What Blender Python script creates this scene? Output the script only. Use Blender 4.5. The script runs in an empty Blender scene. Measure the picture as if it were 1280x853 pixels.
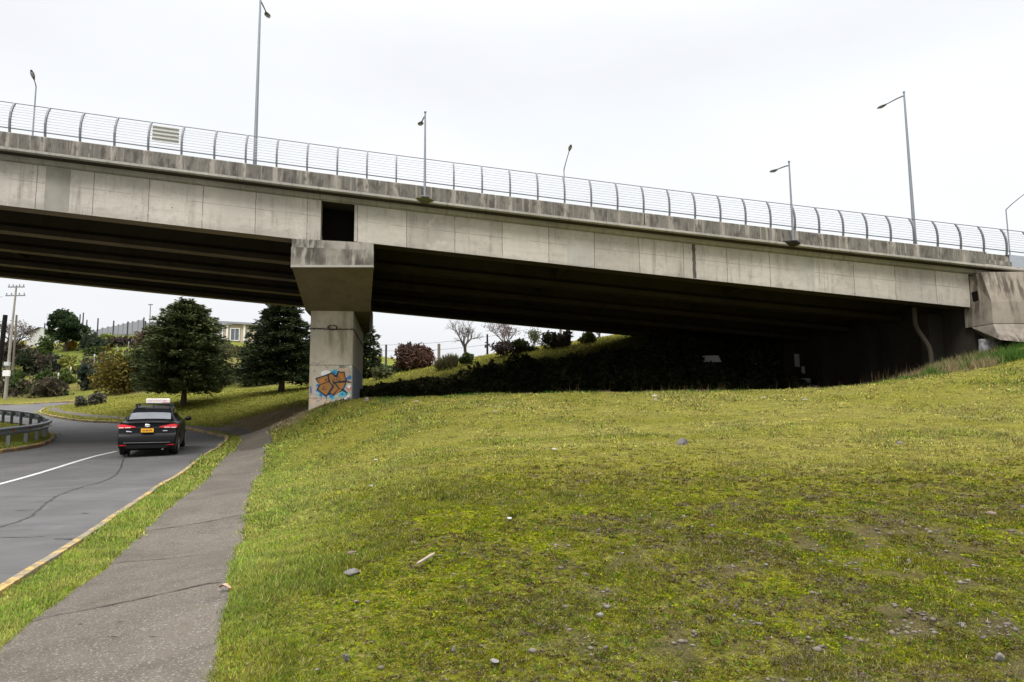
import bpy, bmesh, math, random
import numpy as np
from mathutils import Vector, Matrix
from mathutils.geometry import tessellate_polygon

rng = np.random.default_rng(11)
random.seed(5)
scene = bpy.context.scene
COL = scene.collection
R = math.radians

# ------------------------------------------------------------------ camera
F = 853.0
CAM = Vector((0, 0, 1.5))
RC = Matrix.Rotation(R(90 + 6.25), 3, 'X') @ Matrix.Rotation(R(-0.5), 3, 'Z')
cd = bpy.data.cameras.new('camera')
cam = bpy.data.objects.new('camera', cd)
COL.objects.link(cam)
cd.sensor_width = 36.0
cd.lens = 24.0
cd.clip_end = 3000
cam.matrix_world = Matrix.Translation(CAM) @ RC.to_4x4()
scene.camera = cam


def ray(px, py):
    return RC @ Vector(((px - 640) / F, (426.5 - py) / F, -1))


def at(px, py, Y):
    d = ray(px, py)
    return CAM + d * (Y / d.y)


def proj(p):
    q = RC.transposed() @ (Vector(p) - CAM)
    return (640 + F * q.x / -q.z, 426.5 - F * q.y / -q.z)


# ------------------------------------------------------------------ noise
_lat = np.random.default_rng(3).random((256, 256))


def vnoise(x, y, s):
    x = np.asarray(x) * s + 71.3
    y = np.asarray(y) * s + 13.7
    xi = np.floor(x).astype(int)
    yi = np.floor(y).astype(int)
    fx = x - xi
    fy = y - yi
    fx = fx * fx * (3 - 2 * fx)
    fy = fy * fy * (3 - 2 * fy)
    a = _lat[xi % 256, yi % 256]
    b = _lat[(xi + 1) % 256, yi % 256]
    c = _lat[xi % 256, (yi + 1) % 256]
    d = _lat[(xi + 1) % 256, (yi + 1) % 256]
    return (a * (1 - fx) + b * fx) * (1 - fy) + (c * (1 - fx) + d * fx) * fy


def fbm(x, y, s, o=4):
    t = 0.0
    w = 0.0
    for k in range(o):
        a = 0.55 ** k
        t = t + a * vnoise(np.asarray(x) + 17.1 * k, np.asarray(y) - 9.3 * k, s * 2.03 ** k)
        w += a
    return t / w


def sstep(a, b, x):
    t = np.clip((x - a) / (b - a), 0, 1)
    return t * t * (3 - 2 * t)


# ------------------------------------------------------------------ terrain heights
_zy = [-30, 0, 6, 10, 15, 20, 25, 28, 32, 38, 45, 60, 80]
_zz = [-0.3, -.05, 0, .05, .15, .32, .55, .72, 1.0, 1.4, 1.95, 3.0, 4.4]


def zr(Y):
    return float(np.interp(Y, _zy, _zz))


def on_road(px, py):
    d = ray(px, py)
    lo, hi = 2.0, 80.0
    f = lambda Y: 1.5 + d.z / d.y * Y - zr(Y)
    if f(lo) < 0:
        lo = 0.5
    for _ in range(60):
        m = .5 * (lo + hi)
        if f(m) > 0:
            lo = m
        else:
            hi = m
    p = CAM + d * (lo / d.y)
    return (p.x, p.y)


KERB_PX = [(0, 745), (50, 713), (100, 680), (150, 645), (200, 610), (240, 583), (262, 567), (275, 558), (282, 551), (280, 547.5),
           (268, 544.5), (250, 541), (233, 538), (200, 533.5), (147, 529.5), (110, 528), (80, 524.5), (60, 520.5), (49, 517), (52, 513.5), (65, 510), (92, 505.5)]
KERB = [on_road(*p) for p in KERB_PX]
dx = KERB[0][0] - KERB[2][0]
dy = KERB[0][1] - KERB[2][1]
k = 9.0 / math.hypot(dx, dy)
KERB = [(KERB[0][0] + dx * k, KERB[0][1] + dy * k)] + KERB
FARK = [on_road(92, 504), on_road(40, 505.5), on_road(0, 507), on_road(-60, 510)]
ISL_PX = [(-60, 577), (0, 567.5), (40, 561), (58, 555), (67, 549.5), (68.5, 545.5), (64, 541), (52, 536.5), (36, 533), (0, 528), (-60, 521)]
ISL = [on_road(*p) for p in ISL_PX]


def smooth_line(P, n=4, closed=False):
    P = [Vector(p).to_3d() if len(p) == 2 else Vector(p) for p in P]
    out = []
    N = len(P)
    rngi = range(N if closed else N - 1)
    for i in rngi:
        p0 = P[(i - 1) % N] if closed or i > 0 else P[i] * 2 - P[i + 1]
        p1 = P[i]
        p2 = P[(i + 1) % N]
        p3 = P[(i + 2) % N] if closed or i + 2 < N else P[i + 1] * 2 - P[i]
        # centripetal-ish: plain catmull
        for j in range(n):
            t = j / n
            out.append(0.5 * ((2 * p1) + (p2 - p0) * t + (2 * p0 - 5 * p1 + 4 * p2 - p3) * t * t + (3 * p1 - p0 - 3 * p2 + p3) * t ** 3))
    if not closed:
        out.append(P[-1])
    return out


KERB_S = [(p.x, p.y) for p in smooth_line(KERB, 4)]
ISL_S = [(p.x, p.y) for p in smooth_line(ISL, 4)]
ISL_POLY = ISL_S + [(-45, ISL_S[-1][1]), (-45, ISL_S[0][1])]
ROAD_POLY = KERB_S + FARK + [(-75, 66), (-75, -12), (KERB_S[0][0], -12)]

CP = []


def cp(px, py, Y):
    p = at(px, py, Y)
    CP.append((p.x, p.y, p.z))


for p in KERB_PX + [(0, 821), (44, 782), (106, 734), (172, 676), (235, 619), (284, 570), (298, 556), (306, 687), (331, 600), (342, 562), (330, 545)]:
    x, y = on_road(*p)
    CP.append((x, y, zr(y)))
for x in (-4, -9, -16, -26, -45, -75):
    for y in (-12, 0, 8, 16, 24, 34):
        if x < -12 or y < 14:
            CP.append((x + (3 if y < 0 else 0), y, zr(y)))
for x in (-22, -34, -48):
    for y in (44, 56):
        CP.append((x - 8, y, zr(y)))
CP += [(-3.0, 3, 0), (-2.2, 3.5, 0), (0, 0, -.02), (3, 0, 0.03), (9, 0, .15), (9, -10, 0), (20, -10, .3), (20, 3, .5), (34, -10, .6), (34, 8, 1.8)]
for a in [(300, 740, 5.35), (322, 630, 10.2), (640, 853, 3.95), (1000, 853, 4.0), (1280, 853, 4.15), (640, 720, 5.5), (1000, 720, 5.6), (1280, 720, 5.6),
          (420, 720, 5.45), (420, 640, 8.6), (640, 640, 7.6), (900, 640, 7.5), (1280, 640, 7.5), (400, 580, 15.5), (500, 580, 12.8), (700, 570, 12.2), (900, 570, 12), (1280, 570, 11.6),
          (400, 540, 21.5), (480, 530, 18.5), (600, 530, 17), (760, 530, 16.5), (1000, 525, 16.5), (1280, 520, 16),
          (386, 516, 24.9), (420, 509, 24.2), (455, 504, 24), (560, 499, 22.5), (700, 496, 22), (850, 494, 22), (1000, 491, 22.2), (1060, 487, 22.6), (1120, 479, 23.4), (1180, 464, 24.2), (1230, 448, 25), (1280, 430, 25.2), (1380, 390, 26),
          (358, 527, 27.5), (345, 518, 31), (380, 508, 31), (310, 529, 31),
          (229, 506, 43), (350, 491, 47), (300, 500, 44), (280, 512, 40), (180, 515, 41), (120, 512, 46), (95, 514, 46), (150, 499, 50), (300, 489, 54), (385, 484, 56), (230, 494, 52)]:
    cp(*a)
# below and beyond the bridge
for (px, z) in ((500, 1.75), (600, 1.6), (700, 1.6), (820, 1.65), (950, 1.75)):
    p = at(px, 500, 27.5)
    CP.append((p.x, p.y, z))
for (px, z) in ((470, 2.0), (560, 1.65), (660, 1.65), (780, 1.7), (880, 1.9)):
    p = at(px, 500, 31.5)
    CP.append((p.x, p.y, z))
CP += [(14.6, 27, 2.3), (14.5, 33, 2.3), (14.0, 38, 3.2)]
for a in [(470, 488, 38), (560, 471, 38), (640, 455, 38), (760, 437, 38), (860, 428, 38), (470, 478, 42), (520, 468, 42), (560, 460, 42), (640, 443, 42), (700, 433, 42), (760, 425, 42), (860, 412, 42),
          (480, 474, 50), (560, 456, 49), (640, 442, 49), (760, 424, 49), (880, 400, 49), (960, 405, 42), (1010, 400, 43), (940, 425, 39.5), (480, 470, 70), (600, 452, 70), (760, 432, 70), (900, 405, 70)]:
    cp(*a)
CP += [(24, 42, 8.3), (32, 36, 9), (30, 30, 7.6), (40, 60, 11), (60, 40, 12), (60, 10, 6), (60, -20, 2)]
# the hill on the left
for a in [(10, 499, 63), (60, 497, 64), (130, 493, 64), (200, 488, 64), (300, 482, 66), (40, 472, 76), (100, 462, 82), (150, 455, 84), (220, 450, 84), (10, 470, 78), (120, 438, 98), (100, 445, 92), (60, 440, 98),
          (150, 424, 108), (180, 420, 112), (70, 428, 112), (30, 430, 116), (0, 440, 110), (250, 425, 112), (300, 430, 116), (400, 435, 116), (-80, 440, 110), (-200, 450, 110), (-80, 490, 66), (150, 425, 150), (0, 432, 160), (300, 430, 160)]:
    cp(*a)
CP += [(-300, 60, 14), (-300, -60, 0), (-60, -60, -1), (60, -60, 0), (300, -60, 6), (300, 100, 20), (-300, 300, 22), (0, 300, 10), (300, 300, 22), (60, 150, 10), (-20, 110, 7)]
CP = np.array(CP)


def _tps(r2):
    return np.where(r2 > 1e-9, .5 * r2 * np.log(np.maximum(r2, 1e-12)), 0)


_S = 20.0
_n = len(CP)
_X = CP[:, :2] / _S
_K = _tps(((_X[:, None] - _X[None]) ** 2).sum(-1)) + np.eye(_n) * 2e-4
_P = np.c_[np.ones(_n), _X]
_A = np.block([[_K, _P], [_P.T, np.zeros((3, 3))]])
_W = np.linalg.solve(_A, np.r_[CP[:, 2], np.zeros(3)])


def H(x, y):
    x = np.atleast_1d(np.asarray(x, float)).ravel() / _S
    y = np.atleast_1d(np.asarray(y, float)).ravel() / _S
    out = np.empty(len(x))
    for i in range(0, len(x), 20000):
        q = np.c_[x[i:i + 20000], y[i:i + 20000]]
        k_ = _tps(((q[:, None] - _X[None]) ** 2).sum(-1))
        out[i:i + 20000] = k_ @ _W[:_n] + _W[_n] + q @ _W[_n + 1:]
    return out


def inside(x, y, poly):
    c = np.zeros(len(x), bool)
    n = len(poly)
    for i in range(n):
        x1, y1 = poly[i]
        x2, y2 = poly[(i + 1) % n]
        if y1 == y2:
            continue
        m = ((y1 > y) != (y2 > y)) & (x < (x2 - x1) * (y - y1) / (y2 - y1) + x1)
        c ^= m
    return c


def dist_line(x, y, P):
    d = np.full(len(x), 1e9)
    for (x1, y1), (x2, y2) in zip(P[:-1], P[1:]):
        vx, vy = x2 - x1, y2 - y1
        L = vx * vx + vy * vy + 1e-12
        t = np.clip(((x - x1) * vx + (y - y1) * vy) / L, 0, 1)
        d = np.minimum(d, (x - x1 - t * vx) ** 2 + (y - y1 - t * vy) ** 2)
    return np.sqrt(d)


def road_sd(x, y):
    """> 0 on the grass side of the kerb, < 0 on the road."""
    onr = inside(x, y, ROAD_POLY) & ~inside(x, y, ISL_POLY)
    d = np.minimum(dist_line(x, y, KERB_S + FARK + [(-75, 66)]), dist_line(x, y, ISL_S))
    return np.where(onr, -d, d)


def bumps(x, y):
    return (fbm(x, y, .9, 3) - .5) * .10 + (fbm(x, y, 3.5, 2) - .5) * .035


PATH_L = [on_road(*p) for p in [(-30, 846), (0, 821), (44, 782), (106, 734), (172, 676), (205, 647), (235, 619), (257, 599), (284, 570), (298, 556), (293, 547.5), (278, 544.2), (258, 541.4), (238, 537.8)]]
PATH_R = [on_road(*p) for p in [(284, 860), (286, 845), (302, 760), (311, 687), (317, 655), (323, 627), (331, 600), (337, 583), (342, 562), (340, 550), (326, 544.5), (300, 541.6), (268, 539.4), (243, 536.2)]]


def extend_back(P, L):
    a, b = Vector(P[0]), Vector(P[1])
    d = (a - b).normalized() * L
    return [(a.x + d.x, a.y + d.y)] + P


PATH_L = extend_back(PATH_L, 7)
PATH_R = [(PATH_L[0][0] + 1.55, PATH_L[0][1] + .4)] + PATH_R
# it runs on past the dirt bank and round the corner of the far lawn
PATH_L += [on_road(*p) for p in [(200, 533), (150, 527.2), (112, 525), (84, 521), (68, 517.2), (62, 513.8), (70, 511), (90, 508)]]
PATH_R += [on_road(*p) for p in [(202, 531.2), (150, 525.2), (116, 522), (95, 518), (82, 515.5), (75, 513.4), (80, 511), (96, 508.2)]]
PATH_LS = [(p.x, p.y) for p in smooth_line(PATH_L, 8)]
PATH_RS = [(p.x, p.y) for p in smooth_line(PATH_R, 8)]
PATH_POLY = PATH_LS + PATH_RS[::-1]


def T(x, y, rough=True):
    """height of the ground sheet"""
    x = np.atleast_1d(np.asarray(x, float)).ravel()
    y = np.atleast_1d(np.asarray(y, float)).ravel()
    h = H(x, y)
    near = (x > -75) & (x < 5) & (y < 75)
    off = np.full(len(x), .10)
    if near.any():
        sd = road_sd(x[near], y[near])
        off[near] = -.10 + .20 * sstep(.02, .16, sd)
        if rough:
            b = bumps(x[near], y[near]) * sstep(.2, .8, sd)
            pd = np.where(inside(x[near], y[near], PATH_POLY), 0, np.minimum(dist_line(x[near], y[near], PATH_LS), dist_line(x[near], y[near], PATH_RS)))
            b *= sstep(.05, .5, pd)
            off[near] += b
    if rough:
        f = ~near
        off[f] += bumps(x[f], y[f])
    return h + off


def g1(x, y):
    return float(T([x], [y])[0])


def ground_px(px, py, Y0=3.0, Y1=140.0):
    """first point where the ray through a pixel meets the ground"""
    d = ray(px, py)
    ys = np.exp(np.linspace(math.log(Y0), math.log(Y1), 400))
    xs = d.x / d.y * ys
    zs = 1.5 + d.z / d.y * ys
    g = T(xs, ys, False)
    i = int(np.argmax(zs < g))
    if not (zs < g).any():
        i = len(ys) - 1
    return Vector((xs[i], ys[i], g[i]))


# ------------------------------------------------------------------ mesh helpers
class MB:
    def __init__(s):
        s.v = []
        s.f = []
        s.m = []
        s.uv = []

    def add(s, vs, fs, mi=0, uvs=None):
        o = len(s.v)
        s.v += [tuple(v) for v in vs]
        for k_, f in enumerate(fs):
            s.f.append(tuple(o + i for i in f))
            s.m.append(mi)
            s.uv.append([uvs[i] for i in f] if uvs is not None else None)
        return s

    def box(s, c, size, M=None, mi=0, bev=0.0):
        hx, hy, hz = size[0] / 2, size[1] / 2, size[2] / 2
        b = min(bev, hx * .9, hy * .9, hz * .9)
        if b <= 0:
            vs = [Vector((x, y, z)) for x in (-hx, hx) for y in (-hy, hy) for z in (-hz, hz)]
            fs = [(0, 1, 3, 2), (4, 6, 7, 5), (0, 4, 5, 1), (2, 3, 7, 6), (0, 2, 6, 4), (1, 5, 7, 3)]
        else:
            ring = lambda z, i: [Vector((x, y, z)) for x, y in ((-hx + i, -hy + b + (0 if i == 0 else 0)), (-hx + b, -hy + i), (hx - b, -hy + i), (hx - i, -hy + b), (hx - i, hy - b), (hx - b, hy - i), (-hx + b, hy - i), (-hx + i, hy - b))]
            rs = [ring(-hz, b), ring(-hz + b, 0), ring(hz - b, 0), ring(hz, b)]
            vs = [v for r_ in rs for v in r_]
            fs = []
            for k_ in range(3):
                for i in range(8):
                    j = (i + 1) % 8
                    fs.append((k_ * 8 + i, k_ * 8 + j, k_ * 8 + 8 + j, k_ * 8 + 8 + i))
            fs += [tuple(range(7, -1, -1)), tuple(range(24, 32))]
        c = Vector(c)
        vs = [(M @ v if M else v) + c for v in vs]
        return s.add(vs, fs, mi)

    def tube(s, P, r, n=8, mi=0, cap=True):
        P = [Vector(p) for p in P]
        rr = r if isinstance(r, (list, tuple)) else [r] * len(P)
        vs = []
        prev = None
        for i, p in enumerate(P):
            d = (P[min(i + 1, len(P) - 1)] - P[max(i - 1, 0)]).normalized()
            if prev is None:
                u = d.orthogonal().normalized()
            else:
                u = (prev - d * prev.dot(d))
                u = u.normalized() if u.length > 1e-6 else d.orthogonal().normalized()
            prev = u
            w = d.cross(u)
            for k_ in range(n):
                a = 2 * math.pi * k_ / n
                vs.append(p + (u * math.cos(a) + w * math.sin(a)) * rr[i])
        fs = []
        for i in range(len(P) - 1):
            for k_ in range(n):
                j = (k_ + 1) % n
                fs.append((i * n + k_, i * n + j, (i + 1) * n + j, (i + 1) * n + k_))
        if cap:
            fs.append(tuple(range(n - 1, -1, -1)))
            fs.append(tuple((len(P) - 1) * n + k_ for k_ in range(n)))
        return s.add(vs, fs, mi)

    def poly(s, P, mi=0):
        """flat, possibly concave polygon"""
        P = [Vector(p) for p in P]
        tris = tessellate_polygon([P])
        return s.add(P, [tuple(t) for t in tris], mi)

    def ell(s, c, rad, n=12, m=8, M=None, mi=0, jit=0.0, rs=None):
        vs = []
        for i in range(m + 1):
            th = math.pi * i / m
            for k_ in range(n):
                a = 2 * math.pi * k_ / n
                q = 1 + (rs.uniform(-jit, jit) if rs else 0)
                v = Vector((rad[0] * math.sin(th) * math.cos(a), rad[1] * math.sin(th) * math.sin(a), rad[2] * math.cos(th))) * q
                vs.append((M @ v if M else v) + Vector(c))
        fs = [(i * n + k_, (i + 1) * n + k_, (i + 1) * n + (k_ + 1) % n, i * n + (k_ + 1) % n) for i in range(m) for k_ in range(n)]
        return s.add(vs, fs, mi)

    def build(s, name, mats, parent=None, smooth=False):
        me = bpy.data.meshes.new(name)
        off = parent.matrix_world.translation if parent else Vector((0, 0, 0))
        p = parent
        if parent is not None and parent.parent is not None:
            off = parent.parent.location + parent.location
        elif parent is not None:
            off = parent.location
        me.from_pydata([(a - off.x, b - off.y, c - off.z) for a, b, c in s.v], [], s.f)
        mats = mats if isinstance(mats, (list, tuple)) else [mats]
        for m in mats:
            me.materials.append(m)
        me.polygons.foreach_set('material_index', s.m)
        if any(u is not None for u in s.uv):
            l = me.uv_layers.new(name='UVMap')
            arr = []
            for f, u in zip(s.f, s.uv):
                for i in range(len(f)):
                    arr += list(u[i]) if u is not None else [0, 0]
            l.data.foreach_set('uv', arr)
        bm = bmesh.new()
        bm.from_mesh(me)
        bmesh.ops.recalc_face_normals(bm, faces=bm.faces)
        bm.to_mesh(me)
        bm.free()
        if smooth:
            me.polygons.foreach_set('use_smooth', [True] * len(me.polygons))
            try:
                me.set_sharp_from_angle(angle=R(40))
            except Exception:
                pass
        me.update()
        o = bpy.data.objects.new(name, me)
        COL.objects.link(o)
        if parent:
            o.parent = parent
        return o


def np_mesh(name, V, Fc, mats, attrs=None, smooth=False, parent=None, midx=None):
    V = np.asarray(V, np.float32)
    if parent is not None:
        V = V - np.array(parent.location, np.float32)
    Fc = np.asarray(Fc, np.int32)
    me = bpy.data.meshes.new(name)
    nf, k_ = Fc.shape
    me.vertices.add(len(V))
    me.vertices.foreach_set('co', V.ravel())
    me.loops.add(nf * k_)
    me.loops.foreach_set('vertex_index', Fc.ravel())
    me.polygons.add(nf)
    me.polygons.foreach_set('loop_start', np.arange(nf, dtype=np.int32) * k_)
    try:
        me.polygons.foreach_set('loop_total', np.full(nf, k_, np.int32))
    except Exception:
        pass
    if smooth:
        me.polygons.foreach_set('use_smooth', np.ones(nf, bool))
    for m in (mats if isinstance(mats, (list, tuple)) else [mats]):
        me.materials.append(m)
    if midx is not None:
        me.polygons.foreach_set('material_index', np.asarray(midx, np.int32))
    me.update(calc_edges=True)
    for nm, arr in (attrs or {}).items():
        arr = np.asarray(arr, np.float32)
        if arr.ndim == 2:
            a = me.attributes.new(nm, 'FLOAT_COLOR', 'POINT')
            if arr.shape[1] == 3:
                arr = np.c_[arr, np.ones(len(arr), np.float32)]
            a.data.foreach_set('color', arr.astype(np.float32).ravel())
        else:
            a = me.attributes.new(nm, 'FLOAT', 'POINT')
            a.data.foreach_set('value', arr.ravel())
    o = bpy.data.objects.new(name, me)
    COL.objects.link(o)
    if parent is not None:
        o.parent = parent
    return o


def tag(o, label=None, cat=None, group=None, kind=None):
    if label:
        o['label'] = label
    if cat:
        o['category'] = cat
    if group:
        o['group'] = group
    if kind:
        o['kind'] = kind
    return o


def empty(name, loc, rz=0.0):
    o = bpy.data.objects.new(name, None)
    COL.objects.link(o)
    o.location = loc
    o.rotation_euler = (0, 0, rz)
    o.empty_display_size = .3
    return o


def copy_tree(o, parent=None):
    c = o.copy()
    COL.objects.link(c)
    if parent is not None:
        c.parent = parent
    for ch in list(o.children):
        copy_tree(ch, c)
    return c


# ------------------------------------------------------------------ materials
class NT:
    def __init__(s, name, rough=.8, spec=.3):
        s.mat = bpy.data.materials.new(name)
        s.mat.use_nodes = True
        s.t = s.mat.node_tree
        s.b = s.t.nodes['Principled BSDF']
        s.b.inputs['Roughness'].default_value = rough
        s.b.inputs['Specular IOR Level'].default_value = spec

    def n(s, ty, **kw):
        nd = s.t.nodes.new(ty)
        for k_, v in kw.items():
            setattr(nd, k_, v)
        return nd

    def link(s, a, b):
        s.t.links.new(a, b)

    def val(s, sock, v):
        if isinstance(v, (int, float, tuple, list)):
            if isinstance(v, (tuple, list)) and len(v) == 3 and sock.type == 'RGBA':
                v = (*v, 1)
            sock.default_value = v
        else:
            s.link(v, sock)

    def math(s, op, a, b=0.0, c=None, clamp=False):
        nd = s.n('ShaderNodeMath', operation=op, use_clamp=clamp)
        s.val(nd.inputs[0], a)
        s.val(nd.inputs[1], b)
        if c is not None:
            s.val(nd.inputs[2], c)
        return nd.outputs[0]

    def mix(s, fac, a, b, mode='MIX'):
        nd = s.n('ShaderNodeMix', data_type='RGBA', blend_type=mode)
        s.val(nd.inputs[0], fac)
        s.val(nd.inputs[6], a)
        s.val(nd.inputs[7], b)
        return nd.outputs[2]

    def ramp(s, x, a, b):
        nd = s.n('ShaderNodeMapRange', clamp=True, interpolation_type='SMOOTHSTEP')
        s.val(nd.inputs[0], x)
        nd.inputs[1].default_value = a
        nd.inputs[2].default_value = b
        return nd.outputs[0]

    def coord(s, kind='Object', scale=(1, 1, 1), loc=(0, 0, 0)):
        tc = s.n('ShaderNodeTexCoord')
        mp = s.n('ShaderNodeMapping')
        mp.inputs['Scale'].default_value = scale
        mp.inputs['Location'].default_value = loc
        if kind == 'World':
            g = s.n('ShaderNodeNewGeometry')
            s.link(g.outputs['Position'], mp.inputs[0])
        else:
            s.link(tc.outputs[kind], mp.inputs[0])
        return mp.outputs[0]

    def noise(s, co, scale, detail=4, rough=.55):
        nd = s.n('ShaderNodeTexNoise')
        s.link(co, nd.inputs['Vector'])
        nd.inputs['Scale'].default_value = scale
        nd.inputs['Detail'].default_value = detail
        nd.inputs['Roughness'].default_value = rough
        return nd.outputs['Fac']

    def vor(s, co, scale, out='Distance', feature='F1'):
        nd = s.n('ShaderNodeTexVoronoi', feature=feature)
        s.link(co, nd.inputs['Vector'])
        nd.inputs['Scale'].default_value = scale
        return nd.outputs[out]

    def color(s, c):
        s.val(s.b.inputs['Base Color'], c)

    def bump(s, h, strength=.3, dist=.02):
        nd = s.n('ShaderNodeBump')
        nd.inputs['Strength'].default_value = strength
        nd.inputs['Distance'].default_value = dist
        s.link(h, nd.inputs['Height'])
        s.link(nd.outputs[0], s.b.inputs['Normal'])


def flat(name, c, rough=.6, metal=0.0, spec=.4, var=.12, vscale=6):
    m = NT(name, rough, spec)
    co = m.coord('Object')
    f = m.noise(co, vscale, 3)
    k0 = 1 - var
    k1 = 1 + var
    m.color(m.mix(f, tuple(x * k0 for x in c), tuple(min(1, x * k1) for x in c)))
    m.b.inputs['Metallic'].default_value = metal
    return m.mat


def concrete(name, c, dark, streak=.6, streak_sc=5.0, kind='Object', seams=None, holes=False, speck=.5, thr=(.48, .72), post_streaks=None, light=None, run=.35):
    m = NT(name, .9, .2)
    co = m.coord('World') if kind == 'Object' else m.coord('UV')
    cw = m.coord('World')
    big = m.noise(cw, .55, 5, .6)
    mid = m.noise(cw, 3.2, 5, .65)
    fine = m.noise(cw, 38, 3, .6)
    col = m.mix(m.ramp(big, .3, .72), tuple(x * .80 for x in c), tuple(x * 1.10 for x in c))
    col = m.mix(m.math('MULTIPLY', m.ramp(mid, .46, .70), .5), col, tuple(.5 * (a + b) for a, b in zip(c, dark)))
    # vertical run marks
    if kind == 'UV':
        sc = m.coord('UV', (streak_sc, .35, 1))
    else:
        sc = m.coord('World', (streak_sc, streak_sc, run))
    st = m.ramp(m.noise(sc, 1.0, 5, .62), *thr)
    st = m.math('MULTIPLY', st, m.ramp(m.noise(cw, .9, 3), .3, .62))
    col = m.mix(m.math('MULTIPLY', st, streak), col, dark)
    if seams:
        sep = m.n('ShaderNodeSeparateXYZ')
        m.link(m.coord('UV'), sep.inputs[0])
        u, v = sep.outputs[0], sep.outputs[1]
        uu = m.math('DIVIDE', u, seams[0])
        wob = m.math('MULTIPLY', m.math('SUBTRACT', m.noise(cw, 5, 3), .5), .03)
        fr = m.math('FRACT', m.math('ADD', uu, wob))
        line = m.math('LESS_THAN', m.math('ABSOLUTE', m.math('SUBTRACT', fr, .5)), .007)
        line = m.math('MULTIPLY', line, m.ramp(m.noise(cw, 1.7, 3), .22, .42))
        wn = m.n('ShaderNodeTexWhiteNoise', noise_dimensions='1D')
        m.link(m.math('FLOOR', m.math('ADD', uu, .5)), wn.inputs['W'])
        tone = wn.outputs['Value']
        col = m.mix(m.math('MULTIPLY', m.ramp(tone, .5, 1.0), .42), col, tuple(x * .62 for x in c))
        col = m.mix(m.math('MULTIPLY', m.ramp(tone, .35, .0), .30), col, tuple(min(1, x * 1.25) for x in c))
        hl = m.math('LESS_THAN', m.math('ABSOLUTE', m.math('SUBTRACT', v, seams[1])), .008)
        hl = m.math('MULTIPLY', hl, m.ramp(m.noise(cw, 1.1, 3), .34, .50))
        line = m.math('MAXIMUM', line, m.math('MULTIPLY', hl, .7))
        # grime gathering at the lower arris and just under the slab, with a ragged front
        low = m.math('ADD', m.math('MULTIPLY', m.math('SUBTRACT', v, seams[2]), 2.6), m.math('MULTIPLY', m.math('SUBTRACT', mid, .5), 2.2))
        col = m.mix(m.math('MULTIPLY', m.ramp(low, .45, .0), .25), col, tuple(x * .75 for x in dark))
        # a wet band every so often, as a run from the slab
        wb = m.noise(m.coord('UV', (.55, .02, 1)), 1.0, 4, .7)
        col = m.mix(m.math('MULTIPLY', m.ramp(wb, .58, .70), .30), col, dark)
        # pale leached blotches and the print of the shutter boards
        bo = m.noise(m.coord('UV', (.25, 9, 1)), 1.0, 3, .6)
        col = m.mix(m.math('MULTIPLY', m.ramp(bo, .5, .7), .22), col, tuple(x * .62 for x in c))
        eb = m.noise(m.coord('World', (1, 1, 1), (31, 4, 2)), 2.1, 6, .75)
        col = m.mix(m.math('MULTIPLY', m.ramp(eb, .55, .68), .38), col, tuple(min(1, x * 1.28) for x in c))
        col = m.mix(m.math('MULTIPLY', line, .75), col, tuple(x * .5 for x in dark))
    if holes:
        hc = m.coord('UV', (1.6, 2.2, 1))
        vd = m.n('ShaderNodeTexVoronoi', feature='F1')
        m.link(hc, vd.inputs['Vector'])
        vd.inputs['Scale'].default_value = 1.3
        sepc = m.n('ShaderNodeSeparateColor')
        m.link(vd.outputs['Color'], sepc.inputs[0])
        hm = m.math('MULTIPLY', m.math('LESS_THAN', vd.outputs['Distance'], .055), m.math('GREATER_THAN', sepc.outputs[0], .38))
        col = m.mix(m.math('MULTIPLY', hm, .75), col, tuple(x * .4 for x in dark))
        v2 = m.vor(hc, 6.5)
        pit = m.math('MULTIPLY', m.math('LESS_THAN', v2, .15), m.ramp(m.noise(cw, .9, 2), .47, .55))
        col = m.mix(m.math('MULTIPLY', pit, .75), col, dark)
    if post_streaks:
        sep = m.n('ShaderNodeSeparateXYZ')
        m.link(m.coord('UV'), sep.inputs[0])
        fr = m.math('FRACT', m.math('ADD', m.math('DIVIDE', m.math('SUBTRACT', sep.outputs[0], post_streaks[1]), post_streaks[0]), .5))
        dd = m.math('ABSOLUTE', m.math('SUBTRACT', fr, .5))
        dd = m.math('ADD', dd, m.math('MULTIPLY', m.math('SUBTRACT', m.noise(m.coord('UV', (16, .9, 1)), 1, 5, .75), .5), .62))
        col = m.mix(m.math('MULTIPLY', m.ramp(dd, .17, -.04), .8), col, light)
        s2 = m.noise(m.coord('UV', (9, .4, 1), (3, 0, 0)), 1, 5, .7)
        col = m.mix(m.math('MULTIPLY', m.ramp(s2, .52, .64), .6), col, light)
        s3 = m.noise(m.coord('UV', (4, 1.2, 1), (9, 0, 0)), 1.4, 5, .7)
        col = m.mix(m.math('MULTIPLY', m.ramp(s3, .48, .62), .7), col, tuple(x * .9 for x in dark))
    col = m.mix(m.math('MULTIPLY', m.ramp(fine, .35, .75), .22 * speck), col, tuple(x * .5 for x in c))
    m.color(col)
    m.bump(m.math('ADD', m.math('MULTIPLY', mid, .6), m.math('MULTIPLY', fine, .4)), .35, .02)
    return m.mat


def leafmat(name, rough=.65, trans=.25, gain=1.0):
    """foliage: colour from the mesh, a little light let through"""
    m = NT(name, rough, .06)
    at_ = m.n('ShaderNodeAttribute', attribute_name='col')
    c = at_.outputs['Color']
    if gain != 1.0:
        c = m.mix(1.0, c, (gain, gain, gain), 'MULTIPLY')
    m.color(c)
    tr = m.n('ShaderNodeBsdfTranslucent')
    m.link(c, tr.inputs['Color'])
    mx = m.n('ShaderNodeMixShader')
    mx.inputs[0].default_value = trans
    m.link(m.b.outputs[0], mx.inputs[1])
    m.link(tr.outputs[0], mx.inputs[2])
    m.link(mx.outputs[0], m.t.nodes['Material Output'].inputs[0])
    return m.mat


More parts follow.
